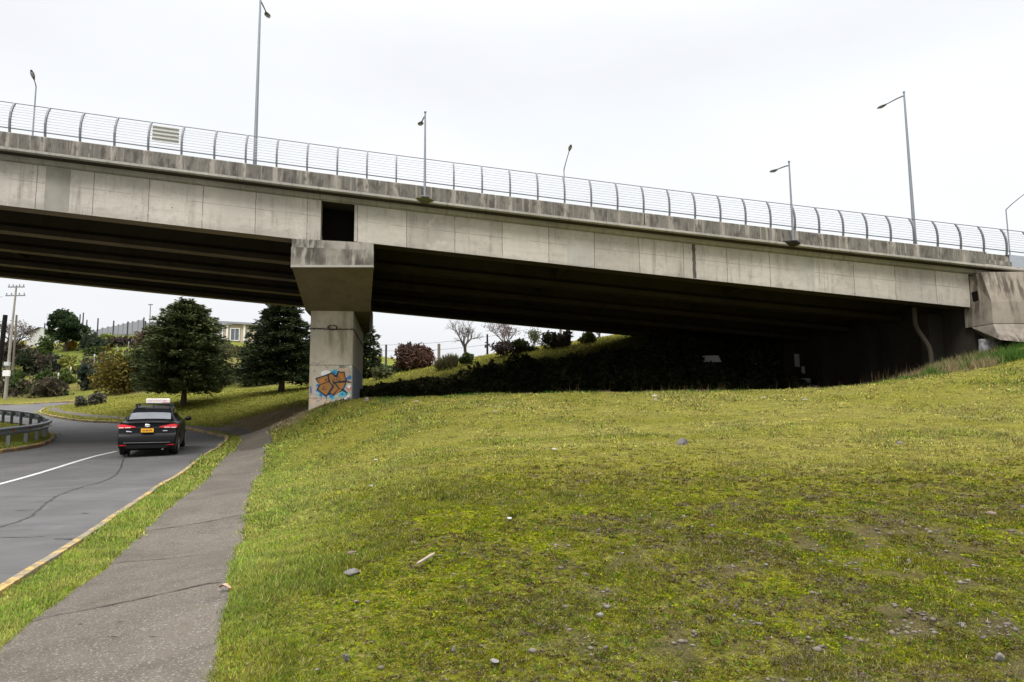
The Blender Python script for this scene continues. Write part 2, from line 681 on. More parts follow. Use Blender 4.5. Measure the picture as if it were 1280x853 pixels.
M = {}
M['girder'] = concrete('girder_concrete', (.49, .455, .40), (.14, .125, .10), .62, 5.0, 'UV', seams=(1.62, -.55, -1.3), holes=True)
M['parapet'] = concrete('parapet_concrete', (.165, .152, .132), (.058, .052, .045), .6, 5, 'UV', post_streaks=(.93, .0), light=(.36, .325, .28))
M['ledge'] = concrete('ledge_concrete', (.36, .34, .30), (.10, .09, .075), .7, 6, 'UV')
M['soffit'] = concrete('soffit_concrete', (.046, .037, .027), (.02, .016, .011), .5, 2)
M['beam'] = concrete('shaded_beam_concrete', (.052, .041, .029), (.023, .018, .013), .5, 2)  # colour darkened for the shade between the girders
M['litbeamfoot'] = concrete('lit_beam_flange_concrete', (.26, .20, .14), (.10, .08, .055), .5, 2)  # same concrete painted lighter, for ground light on the flange undersides
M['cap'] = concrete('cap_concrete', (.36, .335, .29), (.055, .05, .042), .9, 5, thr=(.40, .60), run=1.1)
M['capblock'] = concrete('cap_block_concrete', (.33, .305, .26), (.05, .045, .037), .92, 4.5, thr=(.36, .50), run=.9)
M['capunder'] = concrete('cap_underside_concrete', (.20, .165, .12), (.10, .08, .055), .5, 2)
M['column'] = concrete('column_concrete', (.46, .415, .335), (.17, .14, .095), .7, 2.2)
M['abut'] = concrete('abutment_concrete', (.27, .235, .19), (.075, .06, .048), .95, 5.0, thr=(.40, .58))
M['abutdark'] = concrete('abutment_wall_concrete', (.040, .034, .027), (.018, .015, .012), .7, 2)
M['steel'] = flat('galvanised_steel', (.22, .24, .26), .45, .6)
M['railsteel'] = flat('weathered_zinc', (.135, .14, .145), .55, .4)
M['greysteel'] = flat('grey_painted_steel', (.20, .21, .22), .5, .2)
M['darksteel'] = flat('dark_rail_steel', (.12, .135, .15), .5, .2)
M['wirebar'] = flat('pale_steel_bar', (.40, .41, .42), .5, .2)
M['lamphead'] = flat('lamp_housing', (.15, .155, .16), .4, .1)
M['lampglass'] = flat('lamp_glass', (.45, .46, .47), .2)
M['corrugated'] = flat('pale_corrugated_sheet', (.31, .31, .28), .5)
M['shadevoid'] = flat('painted_recess_shade', (.008, .007, .006), .95, spec=.05)  # near-black colour with the shade of gap and weep hole painted in
M['rust'] = flat('rusty_wire', (.05, .04, .035), .8)
# ------------------------------------------------------------------ light and sky
w = bpy.data.worlds.new('World')
scene.world = w
w.use_nodes = True
nt = w.node_tree
bg = nt.nodes['Background']
sky = nt.nodes.new('ShaderNodeTexSky')
sky.sky_type = 'NISHITA'
sky.sun_disc = False
SUN_EL, SUN_AZ = R(48), R(205)      # azimuth from +Y, clockwise
sky.sun_elevation = SUN_EL
sky.sun_rotation = SUN_AZ
sky.dust_density = 4
sky.air_density = 1.5
# an even cloud layer over it, brighter overhead as overcast skies are
geo = nt.nodes.new('ShaderNodeTexCoord')
sep = nt.nodes.new('ShaderNodeSeparateXYZ')
nt.links.new(geo.outputs['Generated'], sep.inputs[0])
mr = nt.nodes.new('ShaderNodeFloatCurve')
crv = mr.mapping.curves[0]
crv.points[0].location = (0, .66 / 5)
crv.points[1].location = (1, 5.0 / 5)
for x_, y_ in ((.14, .74 / 5), (.32, .80 / 5), (.54, .87 / 5), (.75, 2.6 / 5)):
    crv.points.new(x_, y_)
mr.mapping.update()
nt.links.new(sep.outputs[2], mr.inputs['Value'])
mr0 = nt.nodes.new('ShaderNodeMath')
mr0.operation = 'MULTIPLY'
nt.links.new(mr.outputs[0], mr0.inputs[0])
mr0.inputs[1].default_value = 5 / .12
mr = mr0
nz = nt.nodes.new('ShaderNodeTexNoise')
nz.inputs['Scale'].default_value = 1.6
nz.inputs['Detail'].default_value = 5
mp = nt.nodes.new('ShaderNodeMapping')
mp.inputs['Scale'].default_value = (1, 1, 2.6)
nt.links.new(geo.outputs['Generated'], mp.inputs[0])
nt.links.new(mp.outputs[0], nz.inputs['Vector'])
mr2 = nt.nodes.new('ShaderNodeMapRange')
nt.links.new(nz.outputs['Fac'], mr2.inputs[0])
mr2.inputs[1].default_value = .3
mr2.inputs[2].default_value = .7
mr2.inputs[3].default_value = .92
mr2.inputs[4].default_value = 1.05
mu = nt.nodes.new('ShaderNodeMath')
mu.operation = 'MULTIPLY'
nt.links.new(mr.outputs[0], mu.inputs[0])
nt.links.new(mr2.outputs[0], mu.inputs[1])
vm = nt.nodes.new('ShaderNodeVectorMath')
vm.operation = 'SCALE'
vm.inputs[0].default_value = (.975, .99, 1.02)
nt.links.new(mu.outputs[0], vm.inputs['Scale'])
mxs = nt.nodes.new('ShaderNodeMix')
mxs.data_type = 'RGBA'
mxs.inputs[0].default_value = .93
nt.links.new(sky.outputs[0], mxs.inputs[6])
nt.links.new(vm.outputs[0], mxs.inputs[7])
nt.links.new(mxs.outputs[2], bg.inputs['Color'])
bg.inputs['Strength'].default_value = .12

sd_ = bpy.data.lights.new('sun', 'SUN')
sd_.energy = 1.5
sd_.angle = R(16)
sd_.color = (1, .965, .91)
so = bpy.data.objects.new('sun', sd_)
COL.objects.link(so)
dirv = Vector((math.sin(SUN_AZ) * math.cos(SUN_EL), math.cos(SUN_AZ) * math.cos(SUN_EL), math.sin(SUN_EL)))
so.rotation_euler = dirv.to_track_quat('Z', 'Y').to_euler()
so.location = (0, 0, 60)
vs = scene.view_settings
vs.view_transform = 'Standard'
vs.look = 'None'
vs.exposure = 0.40
vs.gamma = 1.0
vs.use_curve_mapping = False

# ------------------------------------------------------------------ turf colour
C = lambda *a: np.array(a, np.float64)


def mixc(a, b, f):
    f = np.asarray(f)[..., None]
    return a * (1 - f) + b * f


DIRT = [ground_px(*p) for p in [(272, 535), (300, 526), (325, 519), (350, 514), (386, 509), (386, 517), (368, 527), (345, 537), (325, 540), (300, 538)]]
DIRT_XY = [(p.x, p.y) for p in DIRT]
print('DIRT', [(round(p.x, 1), round(p.y, 1)) for p in DIRT])


def bare(x, y):
    """where the turf has worn through to soil and grit"""
    m_ = np.clip(sstep(-.6, .8, x) * (1 - sstep(5.2, 8.5, y)) + sstep(2.0, 3.6, x) * (1 - sstep(4.2, 6.4, y)) * .9 + .25 * sstep(1, 4, x) * (1 - sstep(11, 15, y)), 0, 1)
    return sstep(.62 - .11 * m_, .69 - .11 * m_, .75 * fbm(x + 5, y + 9, 4.6, 5) + .25 * fbm(x - 8, y + 2, 1.1, 3)) * m_


def soil(x, y):
    """how far the ground is plain earth"""
    x, y = np.asarray(x, float), np.asarray(y, float)
    o_ = bare(x, y)
    dm = (x > -26) & (x < -4) & (y > 22) & (y < 48)
    if dm.any():
        ins = inside(x[dm], y[dm], DIRT_XY)
        dd = dist_line(x[dm], y[dm], DIRT_XY + DIRT_XY[:1])
        o_[dm] = np.maximum(o_[dm], np.clip(np.where(ins, .8 + dd * 1.6, .55 - dd * 1.2) + (fbm(x[dm], y[dm], 2.2, 3) - .5) * 1.2, 0, 1))
    return o_


def turf(x, y):
    x = np.asarray(x, float)
    y = np.asarray(y, float)
    big = fbm(x, y, .22, 3)
    mid = fbm(x + 40, y, .8, 4)
    mid2 = fbm(x, y + 60, 2.9, 4)
    fine = fbm(x + 9, y + 5, 7.0, 3)
    c = mixc(C(.142, .137, .025), C(.186, .170, .038), sstep(.35, .65, big))
    c = mixc(c, C(.088, .118, .022), sstep(.52, .66, mid) * .6)              # greener clover and grass
    dry = sstep(7.5, 11, y) * (1 - sstep(19, 26, y)) * sstep(-5, 1, x)
    c = mixc(c, C(.235, .205, .068), dry * sstep(.32, .6, fbm(x * .5, y * 1.6, .7, 4)) * .72)   # drier, paler band up the slope
    fore = 1 - sstep(6.5, 11, y)
    moss = sstep(.49, .60, fbm(x + 11, y - 7, 2.3, 4))
    c = mixc(c, C(.172, .172, .010), moss * (.3 + .6 * fore) * (1 - .5 * sstep(18, 30, y)))      # bright moss
    wear = np.clip(sstep(-.2, 3.2, x) * fore + .35 * sstep(2, 9, x) * (1 - sstep(13, 19, y)), 0, 1)
    br = sstep(.46, .60, mid2 + .06 * wear)
    c = mixc(c, C(.115, .083, .038), br * (.2 + .5 * wear))              # brown thatch and bare soil
    c = mixc(c, C(.055, .050, .020), sstep(.55, .66, fbm(x - 31, y + 3, 4.6, 3)) * (.25 + .55 * wear))
    # lusher, greener grass by the path and on the verge
    near_path = (x < 2) & (y < 36)
    if near_path.any():
        d = dist_line(x[near_path], y[near_path], PATH_RS[:110])
        gsel = (1 - sstep(.2, 1.6, d))
        vin = inside(x[near_path], y[near_path], PATH_POLY) | (road_sd(x[near_path], y[near_path]) < 1.2)
        cc = c[near_path]
        g2 = mixc(C(.105, .150, .024), C(.175, .185, .045), sstep(.4, .65, fbm(x[near_path], y[near_path], 2.2, 3)))
        cc = mixc(cc, g2, np.maximum(gsel * .65, vin * .75))
        c[near_path] = cc
    far = sstep(27, 34, y) * (1 - sstep(-12, -4, x)) * (1 - sstep(54, 60, y))
    c = mixc(c, mixc(C(.125, .135, .026), C(.17, .165, .04), sstep(.4, .6, fbm(x, y, .5, 3))), far * .85)
    # earth worn bare beside the pier
    dm = (x > -26) & (x < -4) & (y > 22) & (y < 48)
    if dm.any():
        ins = inside(x[dm], y[dm], DIRT_XY)
        dd = dist_line(x[dm], y[dm], DIRT_XY + DIRT_XY[:1])
        f = np.where(ins, .8 + dd * 1.6, .55 - dd * 1.2) + (fbm(x[dm], y[dm], 2.2, 3) - .5) * 1.2
        c[dm] = mixc(c[dm], mixc(C(.150, .112, .085), C(.235, .185, .145), fbm(x[dm], y[dm], 3, 3)), np.clip(f, 0, 1))
    # darker, browner ground under the bridge
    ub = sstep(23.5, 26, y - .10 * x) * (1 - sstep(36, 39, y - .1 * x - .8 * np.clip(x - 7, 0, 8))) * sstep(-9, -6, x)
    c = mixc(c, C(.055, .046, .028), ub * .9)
    # the hill: rough grass, bare winter earth
    hill = sstep(58, 63, y)
    hc = mixc(C(.10, .115, .030), C(.105, .075, .050), sstep(.45, .58, fbm(x, y, .09, 3)))
    c = mixc(c, hc, hill)
    gs = hill * np.exp(-(((x + 58) / 13.0) ** 2 + ((y - 93) / 13.0) ** 2))
    c = mixc(c, C(.058, .098, .022), np.clip(gs * 1.5, 0, 1))
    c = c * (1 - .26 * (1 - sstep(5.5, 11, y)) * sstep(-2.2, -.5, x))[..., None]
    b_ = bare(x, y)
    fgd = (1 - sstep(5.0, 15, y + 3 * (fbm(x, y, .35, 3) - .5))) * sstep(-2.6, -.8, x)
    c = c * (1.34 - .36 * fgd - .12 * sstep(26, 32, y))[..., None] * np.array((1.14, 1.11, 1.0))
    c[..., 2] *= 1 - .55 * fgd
    c = mixc(c, mixc(C(.085, .066, .038), C(.145, .115, .075), fbm(x, y, 14, 3)), b_ * .75)
    k_ = .66 + .68 * fine
    return np.clip(c * k_[..., None], 0, 1)


# ------------------------------------------------------------------ ground sheet
def axis(a, b, st, lo, hi, g):
    xs = list(np.arange(a, b + 1e-6, st))
    s_ = st
    while xs[-1] < hi:
        s_ *= g
        xs.append(xs[-1] + s_)
    s_ = st
    while xs[0] > lo:
        s_ *= g
        xs.insert(0, xs[0] - s_)
    return np.array(xs)


gx = axis(-17, 21, .15, -420, 420, 1.07)
gy = axis(1.5, 40, .15, -60, 700, 1.045)
GX, GY = np.meshgrid(gx, gy)
tx, ty = GX.ravel(), GY.ravel()
tz = T(tx, ty)
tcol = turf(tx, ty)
nx, ny = len(gx), len(gy)
ii = np.arange((ny - 1) * (nx - 1))
r_, c_ = ii // (nx - 1), ii % (nx - 1)
v0 = r_ * nx + c_
GF = np.c_[v0, v0 + 1, v0 + nx + 1, v0 + nx]
m = NT('turf', 1.0, 0)
a_ = m.n('ShaderNodeAttribute', attribute_name='col')
cw = m.coord('World')
f1 = m.noise(cw, 26, 5, .75)
f2 = m.noise(cw, 85, 3, .7)
f3 = m.noise(cw, 5.5, 4, .6)
f4 = m.noise(m.coord('World', (1, 1, 1), (40, 7, 0)), 34, 4, .7)
cc = m.mix(m.math('MULTIPLY', m.ramp(f1, .46, .68), .6), a_.outputs['Color'], (.055, .046, .015))
cc = m.mix(m.math('MULTIPLY', m.ramp(f2, .52, .78), .55), cc, (.30, .27, .075))
soil_n = m.n('ShaderNodeAttribute', attribute_name='soil')
green_k = m.math('SUBTRACT', 1.0, m.math('MULTIPLY', soil_n.outputs['Fac'], .85))
cc = m.mix(m.math('MULTIPLY', m.math('MULTIPLY', m.ramp(f4, .55, .75), .5), green_k), cc, (.07, .105, .016))
cc = m.mix(m.math('MULTIPLY', m.ramp(f3, .5, .72), .25), cc, (.20, .15, .07))
# the turf is a fine mix of moss cushions, thatch, dead stalks and soil
for sc_v, seed_v, st_v in ((34, 0.0, .46), (75, 13.0, .42)):
    jit = m.n('ShaderNodeTexNoise')
    cvec = m.coord('World', (1, 1, 1), (seed_v, seed_v * .7, 0))
    m.link(cvec, jit.inputs['Vector'])
    jit.inputs['Scale'].default_value = sc_v * 1.3
    jit.inputs['Detail'].default_value = 2
    vm_ = m.n('ShaderNodeVectorMath', operation='MULTIPLY_ADD')
    m.link(jit.outputs['Color'], vm_.inputs[0])
    vm_.inputs[1].default_value = (.035, .035, .035)
    m.link(cvec, vm_.inputs[2])
    vv = m.n('ShaderNodeTexVoronoi')
    m.link(vm_.outputs[0], vv.inputs['Vector'])
    vv.inputs['Scale'].default_value = sc_v
    sc3 = m.n('ShaderNodeSeparateColor')
    m.link(vv.outputs['Color'], sc3.inputs[0])
    rv, gv, bv = sc3.outputs[0], sc3.outputs[1], sc3.outputs[2]
    k1_ = m.math('MULTIPLY', green_k, m.math('ADD', .35, m.math('MULTIPLY', gv, .65)))
    k1_ = m.math('MULTIPLY', k1_, st_v)
    cc = m.mix(m.math('MULTIPLY', m.math('LESS_THAN', rv, .26), k1_), cc, (.150, .105, .045))
    cc = m.mix(m.math('MULTIPLY', m.math('LESS_THAN', bv, .15), k1_), cc, (.045, .040, .015))
    cc = m.mix(m.math('MULTIPLY', m.math('GREATER_THAN', rv, .76), k1_), cc, (.370, .380, .024))
    cc = m.mix(m.math('MULTIPLY', m.math('GREATER_THAN', bv, .90), k1_), cc, (.42, .36, .16))
    cc = m.mix(m.math('MULTIPLY', m.math('GREATER_THAN', gv, .82), m.math('MULTIPLY', k1_, .8)), cc, (.095, .165, .022))
m.color(cc)
m.bump(m.math('ADD', f1, m.math('ADD', m.math('MULTIPLY', f2, .4), m.math('MULTIPLY', rv, .5))), 1.0, .05)
M['turf'] = m.mat
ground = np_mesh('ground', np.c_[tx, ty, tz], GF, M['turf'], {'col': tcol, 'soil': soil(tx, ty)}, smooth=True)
tag(ground, kind='structure')

# ------------------------------------------------------------------ road
m = NT('asphalt', .85, .3)
cw = m.coord('World')
b1 = m.noise(cw, .5, 5, .6)
b2 = m.noise(cw, 120, 2, .6)
b3 = m.noise(m.coord('World', (.5, 3.5, 1)), 1.0, 4, .6)
vcell = m.vor(cw, 70)
cc = m.mix(m.ramp(b1, .3, .7), (.066, .063, .061), (.094, .090, .087))
cc = m.mix(m.math('MULTIPLY', m.ramp(b3, .48, .7), .5), cc, (.048, .046, .046))
b5 = m.noise(m.coord('World', (1, 1, 1), (17, 3, 0)), 1.9, 6, .75)
cc = m.mix(m.math('MULTIPLY', m.ramp(b5, .58, .68), .4), cc, (.036, .035, .035))
b6 = m.noise(m.coord('World', (1, 1, 1), (7, 33, 0)), .9, 6, .7)
cc = m.mix(m.math('MULTIPLY', m.ramp(b6, .55, .66), .35), cc, (.125, .118, .112))
cc = m.mix(m.math('MULTIPLY', m.ramp(b2, .55, .8), .5), cc, (.17, .165, .16))
cc = m.mix(m.math('MULTIPLY', m.math('LESS_THAN', vcell, .16), .35), cc, (.028, .027, .027))
m.color(cc)
m.bump(b2, .5, .01)
M['asphalt'] = m.mat
M['crack'] = flat('tar_filled_crack', (.026, .025, .024), .8)

rx = axis(-22, 1, .3, -74, 1.1, 1.1)
ry = axis(-11.5, 60, .3, -11.6, 66, 1.1)
RX, RY = np.meshgrid(rx, ry)
qx, qy = RX.ravel(), RY.ravel()
sdv = road_sd(qx, qy)
nx = len(rx)
ii = np.arange((len(ry) - 1) * (nx - 1))
v0 = (ii // (nx - 1)) * nx + ii % (nx - 1)
RF = np.c_[v0, v0 + 1, v0 + nx + 1, v0 + nx]
keep = (sdv[RF] < .05).any(1)
RF = RF[keep]
used, inv = np.unique(RF.ravel(), return_inverse=True)
road = np_mesh('road', np.c_[qx, qy, H(qx, qy)][used], inv.reshape(-1, 4), M['asphalt'], smooth=True)
tag(road, kind='structure')


def strip(mb, P, wd, lift, mi=0, rs=None):
    """a ribbon lying on the road along a polyline of (x, y)"""
    P = [Vector((p[0], p[1])) for p in P]
    vs = []
    for i, p in enumerate(P):
        d = (P[min(i + 1, len(P) - 1)] - P[max(i - 1, 0)]).normalized()
        n_ = Vector((-d.y, d.x))
        ww = wd * (rs.uniform(.35, 1.6) if rs else 1)
        for s_ in (-.5, .5):
            q = p + n_ * ww * s_
            vs.append((q.x, q.y))
    z = H([v[0] for v in vs], [v[1] for v in vs])
    V = [(v[0], v[1], z[i] + lift) for i, v in enumerate(vs)]
    mb.add(V, [(2 * i, 2 * i + 1, 2 * i + 3, 2 * i + 2) for i in range(len(P) - 1)], mi)


def resample(P, st):
    P = [Vector(p) for p in P]
    out = [P[0]]
    for a, b in zip(P[:-1], P[1:]):
        n_ = max(1, int(round((b - a).length / st)))
        for k_ in range(1, n_ + 1):
            out.append(a.lerp(b, k_ / n_))
    return out


mb = MB()
rs = random.Random(4)
for line, wd in (([(-25, 668), (0, 657), (24, 650), (40, 643), (58, 628), (70, 620), (90, 612), (110, 605), (124, 601), (138, 595), (146, 590), (152, 582), (154, 575), (158, 571)], .034),
                 ([(-40, 672), (0, 671), (30, 671), (56, 670)], .018), ([(70, 673.5), (90, 674)], .03), ([(20, 637), (42, 636)], .02), ([(104, 640), (112, 640.5)], .05), ([(84, 673), (95, 675)], .06)):
    P = resample([on_road(*p) for p in line], .09)
    P = [p + Vector((rs.uniform(-.02, .02), rs.uniform(-.02, .02))) for p in P]
    strip(mb, P, wd, .004, 0, rs)
o = mb.build('road_crack', M['crack'])
tag(o, kind='structure')

m = NT('road_paint', .7, .3)
cw = m.coord('World')
cc = m.mix(m.ramp(m.noise(cw, 30, 4, .7), .42, .62), (.50, .49, .465), (.36, .35, .335))
m.color(m.mix(m.math('MULTIPLY', m.ramp(m.noise(cw, 9, 5, .75), .58, .68), .8), cc, (.10, .10, .10)))
M['roadpaint'] = m.mat
mb = MB()
strip(mb, resample([on_road(*p) for p in [(-120, 636), (-60, 620), (0, 603), (40, 592), (80, 581.3), (118, 571), (146, 564)]], .5), .12, .005)
tag(mb.build('road_marking', M['roadpaint']), kind='structure')

# kerbs: concrete, the last of their yellow paint mostly worn away
m = NT('kerb_concrete', .9, .2)
cw = m.coord('World')
n1 = m.noise(cw, 2.3, 4, .7)
n2 = m.noise(cw, 30, 3, .7)
cc = m.mix(m.ramp(n2, .3, .7), (.15, .128, .092), (.24, .205, .145))
cc = m.mix(m.math('MULTIPLY', m.math('MULTIPLY', m.ramp(n1, .44, .58), m.ramp(m.noise(cw, 18, 4, .75), .32, .58)), .8), cc, (.50, .31, .065))
cc = m.mix(m.math('MULTIPLY', m.ramp(m.noise(cw, 7, 4, .7), .5, .6), .6), cc, (.10, .085, .06))
m.color(cc)
m.bump(n2, .5, .02)
M['kerb'] = m.mat
m = NT('kerb_concrete_brown', .9, .2)
cw = m.coord('World')
n1 = m.noise(cw, 1.6, 4, .7)
cc = m.mix(m.ramp(m.noise(cw, 14, 3, .7), .3, .7), (.13, .085, .05), (.22, .15, .085))
cc = m.mix(m.math('MULTIPLY', m.ramp(n1, .47, .6), .8), cc, (.42, .24, .06))
m.color(cc)
M['kerb2'] = m.mat


def kerb(P, mat, side, hgt=.12):
    P = [p.to_2d() for p in resample([Vector((a, b, 0)) for a, b in P], .35)]
    prof = [(-.0, -.12), (-.0, hgt - .03), (.03, hgt), (.12, hgt + .004), (.12, -.12)]
    vs = []
    for i, p in enumerate(P):
        d = (P[min(i + 1, len(P) - 1)] - P[max(i - 1, 0)]).normalized()
        n_ = Vector((-d.y, d.x)) * side
        z = float(H([p.x], [p.y])[0])
        j = (fbm(p.x, p.y, 1.5, 2) - .5) * .03
        for a, b in prof:
            q = p + n_ * (a + j)
            vs.append((q.x, q.y, z + b))
    k_ = len(prof)
    fs = [(i * k_ + j, i * k_ + j + 1, (i + 1) * k_ + j + 1, (i + 1) * k_ + j) for i in range(len(P) - 1) for j in range(k_ - 1)]
    mb = MB().add(vs, fs)
    return tag(mb.build('kerb', mat), kind='structure')


kerb(KERB_S, M['kerb'], -1)
kerb(ISL_S, M['kerb2'], 1)
kerb(FARK, M['kerb'], -1)

# footpath: exposed-aggregate concrete in bays
m = NT('footpath_concrete', .9, .2)
cw = m.coord('World')
p1 = m.noise(cw, .8, 5, .65)
p2 = m.noise(cw, 95, 3, .7)
p3 = m.noise(m.coord('World', (1, 1, 1), (5, 8, 0)), 3.0, 5, .7)
vc = m.n('ShaderNodeTexVoronoi')
m.link(cw, vc.inputs['Vector'])
vc.inputs['Scale'].default_value = 110
sc_ = m.n('ShaderNodeSeparateColor')
m.link(vc.outputs['Color'], sc_.inputs[0])
cc = m.mix(m.ramp(p1, .3, .7), (.073, .060, .046), (.112, .094, .073))
cc = m.mix(m.math('MULTIPLY', m.ramp(p3, .48, .66), .6), cc, (.056, .047, .036))
cc = m.mix(m.math('MULTIPLY', m.ramp(p2, .5, .72), .32), cc, (.22, .20, .175))
cc = m.mix(m.math('MULTIPLY', m.math('GREATER_THAN', sc_.outputs[0], .88), .35), cc, (.29, .275, .25))
cc = m.mix(m.math('MULTIPLY', m.math('LESS_THAN', sc_.outputs[1], .16), .4), cc, (.040, .036, .032))
m.color(cc)
m.bump(m.math('ADD', p2, sc_.outputs[0]), .55, .012)
M['path'] = m.mat
M['joint'] = flat('path_joint', (.046, .039, .031), .95)
nl = len(PATH_LS)
K = 7
pv = []
for i in range(nl):
    a = Vector(PATH_LS[i])
    b = Vector(PATH_RS[i])
    e = (b - a).normalized()
    a = a - e * (.05 + .16 * (fbm(a.x, a.y, 1.6, 3) - .5))
    b = b + e * (.05 + .20 * (fbm(b.x, b.y, 1.9, 3) - .5))
    for k_ in range(K):
        pv.append(a.lerp(b, k_ / (K - 1)))
px_, py_ = np.array([p.x for p in pv]), np.array([p.y for p in pv])
pz = H(px_, py_) + .10 + .016
kk = np.tile(np.arange(K), nl)
pz = np.where((kk == 0) | (kk == K - 1), pz - .03, pz)
i0 = (np.arange(nl - 1)[:, None] * K + np.arange(K - 1)[None]).ravel()
path = np_mesh('footpath', np.c_[px_, py_, pz], np.c_[i0, i0 + 1, i0 + K + 1, i0 + K], M['path'], smooth=True)
tag(path, kind='structure')
mb = MB()
for a, b in (((40, 797), (282, 775)), ((122, 719), (303, 707)), ((176, 677), (309, 665)), ((214, 641), (317, 634)), ((247, 608), (326, 603))):
    A_, B_ = on_road(*a), on_road(*b)
    P = resample([A_, B_], .08)
    P = [p + Vector((0, rs.uniform(-.006, .006))) for p in P]
    strip(mb, P, .017, .10 + .022, 0, rs)
tag(mb.build('footpath_joint', M['joint']), kind='structure')

# ------------------------------------------------------------------ bridge line
B0 = at(416, 252.5, 22.0)
GRADE = .0857


def head(s):
    return R(float(np.interp(s, [-10, 20], [10.5, 6.7])))


_ss = np.arange(-60, 80.01, .25)
_hx = np.cumsum([math.cos(head(s)) * .25 for s in _ss])
_hy = np.cumsum([math.sin(head(s)) * .25 for s in _ss])
_i0 = int(np.argmin(abs(_ss)))
_hx -= _hx[_i0]
_hy -= _hy[_i0]


def bp(s, t=0.0, h=0.0):
    a = head(s)
    return Vector((B0.x + float(np.interp(s, _ss, _hx)) - math.sin(a) * t, B0.y + float(np.interp(s, _ss, _hy)) + math.cos(a) * t, B0.z - GRADE * s + h))


def s_at(px, t=0.0, h=0.0):
    lo, hi = -30, 60
    for _ in range(50):
        mm = .5 * (lo + hi)
        if proj(bp(mm, t, h))[0] < px:
            lo = mm
        else:
            hi = mm
    return lo


_pi, _ps = [-10, 0, 6, 17, 26, 36, 60], [-9.59 - 9.87, -9.59, -3.67, 6.86, 15.31, 24.55, 24.55 + 24 * .925]
post_u = lambda s: float(np.interp(s, _ps, _pi)) * .93 if -19 < s < 46 else s


def sweep(mb, prof, s0, s1, st=.75, mi=0, cap=True, mis=None, ufun=None):
    n_ = max(1, int(math.ceil((s1 - s0) / st)))
    k_ = len(prof)
    uf = ufun or (lambda q: q)
    for i in range(n_):
        a = s0 + (s1 - s0) * i / n_
        b = s0 + (s1 - s0) * (i + 1) / n_
        for j in range(k_):
            (t0, h0), (t1, h1) = prof[j], prof[(j + 1) % k_]
            mb.add([bp(a, t0, h0), bp(a, t1, h1), bp(b, t1, h1), bp(b, t0, h0)], [(0, 1, 2, 3)], mis[j] if mis else mi,
                   [(uf(a), h0 + .3 * t0), (uf(a), h1 + .3 * t1), (uf(b), h1 + .3 * t1), (uf(b), h0 + .3 * t0)])
    if cap:
        for s in (s0, s1):
            P = [bp(s, t, h) for t, h in prof]
            tr = tessellate_polygon([P])
            mb.add(P, [tuple(t) for t in tr], mis[0] if mis else mi, [(t * 1.0 + s, h) for t, h in prof])
    return mb


S_L, S_R = -42.0, 62.0          # how far the bridge goes either way
sL1, sR0, sR1 = s_at(401, 0, -.6), s_at(443, 0, -.6), s_at(1211.5, 0, -.6)
print('spans', sL1, sR0, sR1)
WID = 16.2
bridge = empty('road_bridge', bp(0, 8, 0))
tag(bridge, 'weathered concrete road bridge of two spans sloping down to the right over the lawn', 'bridge')
GT = [0.0, 3.75, 7.35, 11.1, 14.9]
for (a, b, dp) in ((S_L, sL1, 1.40), (sR0, sR1, 1.26)):
    for q, t in enumerate(GT):
        mb = MB()
        if q == 0:
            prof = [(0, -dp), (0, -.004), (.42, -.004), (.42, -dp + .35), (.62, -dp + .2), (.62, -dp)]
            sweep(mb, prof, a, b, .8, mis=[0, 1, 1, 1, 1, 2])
            mb.build('girder', [M['girder'], M['beam'], M['litbeamfoot'] if a < -5 else M['beam']], bridge)
        else:
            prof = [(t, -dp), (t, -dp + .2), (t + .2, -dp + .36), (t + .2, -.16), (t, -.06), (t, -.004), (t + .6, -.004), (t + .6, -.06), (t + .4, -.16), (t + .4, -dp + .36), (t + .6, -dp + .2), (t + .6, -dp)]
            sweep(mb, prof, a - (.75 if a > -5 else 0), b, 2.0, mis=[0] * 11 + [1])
            mb.build('girder', [M['beam'], M['litbeamfoot'] if a < -5 else M['beam']], bridge)
    # cross beams tying the girders
    for f in (.02, .34, .66, .98):
        s = a + (b - a) * f
        mb = MB()
        for t0, t1 in zip(GT[:-1], GT[1:]):
            P = []
            for ds in (-.12, .12):
                for (t, h) in ((t0 + .43, -.01), (t1 + .19, -.01), (t1 + .19, -dp + .42), (t0 + .43, -dp + .42)):
                    P.append(bp(s + ds, t, h))
            mb.add(P, [(0, 1, 2, 3), (7, 6, 5, 4), (0, 4, 5, 1), (1, 5, 6, 2), (2, 6, 7, 3), (3, 7, 4, 0)])
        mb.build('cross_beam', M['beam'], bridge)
mb = MB()
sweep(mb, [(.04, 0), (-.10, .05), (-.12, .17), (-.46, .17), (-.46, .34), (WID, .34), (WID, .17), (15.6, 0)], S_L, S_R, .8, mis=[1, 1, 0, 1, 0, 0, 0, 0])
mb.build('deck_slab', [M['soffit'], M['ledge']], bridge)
mb = MB()
sweep(mb, [(-.50, .185), (-.54, .205), (-.54, .27), (-.48, .295), (-.44, .30), (-.44, .185)], S_L, S_R, .8)
mb.build('drip_moulding', M['ledge'], bridge)
sPE = s_at(1231, -.5, .5)
mb = MB()
for (a, b) in ((S_L, s_at(806, -.5, .5) - .02), (s_at(806, -.5, .5) + .02, sPE)):
    sweep(mb, [(-.485, .30), (-.485, .75), (-.46, .775), (-.24, .775), (-.20, .75), (-.17, .345), (-.42, .345)], a, b, .8, ufun=post_u)
mb.build('parapet', M['parapet'], bridge)
mb = MB()
sweep(mb, [(-.36, .345), (-.36, .765), (-.20, .765), (-.20, .345)], sPE + .01, S_R, .8, ufun=post_u)
sweep(mb, [(-.47, .345), (-.47, .50), (-.37, .50), (-.37, .345)], sPE + .012, s_at(1262, -.4, .6), .8)
mb.build('parapet_end', M['parapet'], bridge)
mb = MB()
sweep(mb, [(WID - .3, .345), (WID - .3, .77), (WID + .01, .77), (WID + .01, .345)], S_L, S_R, 1.5)
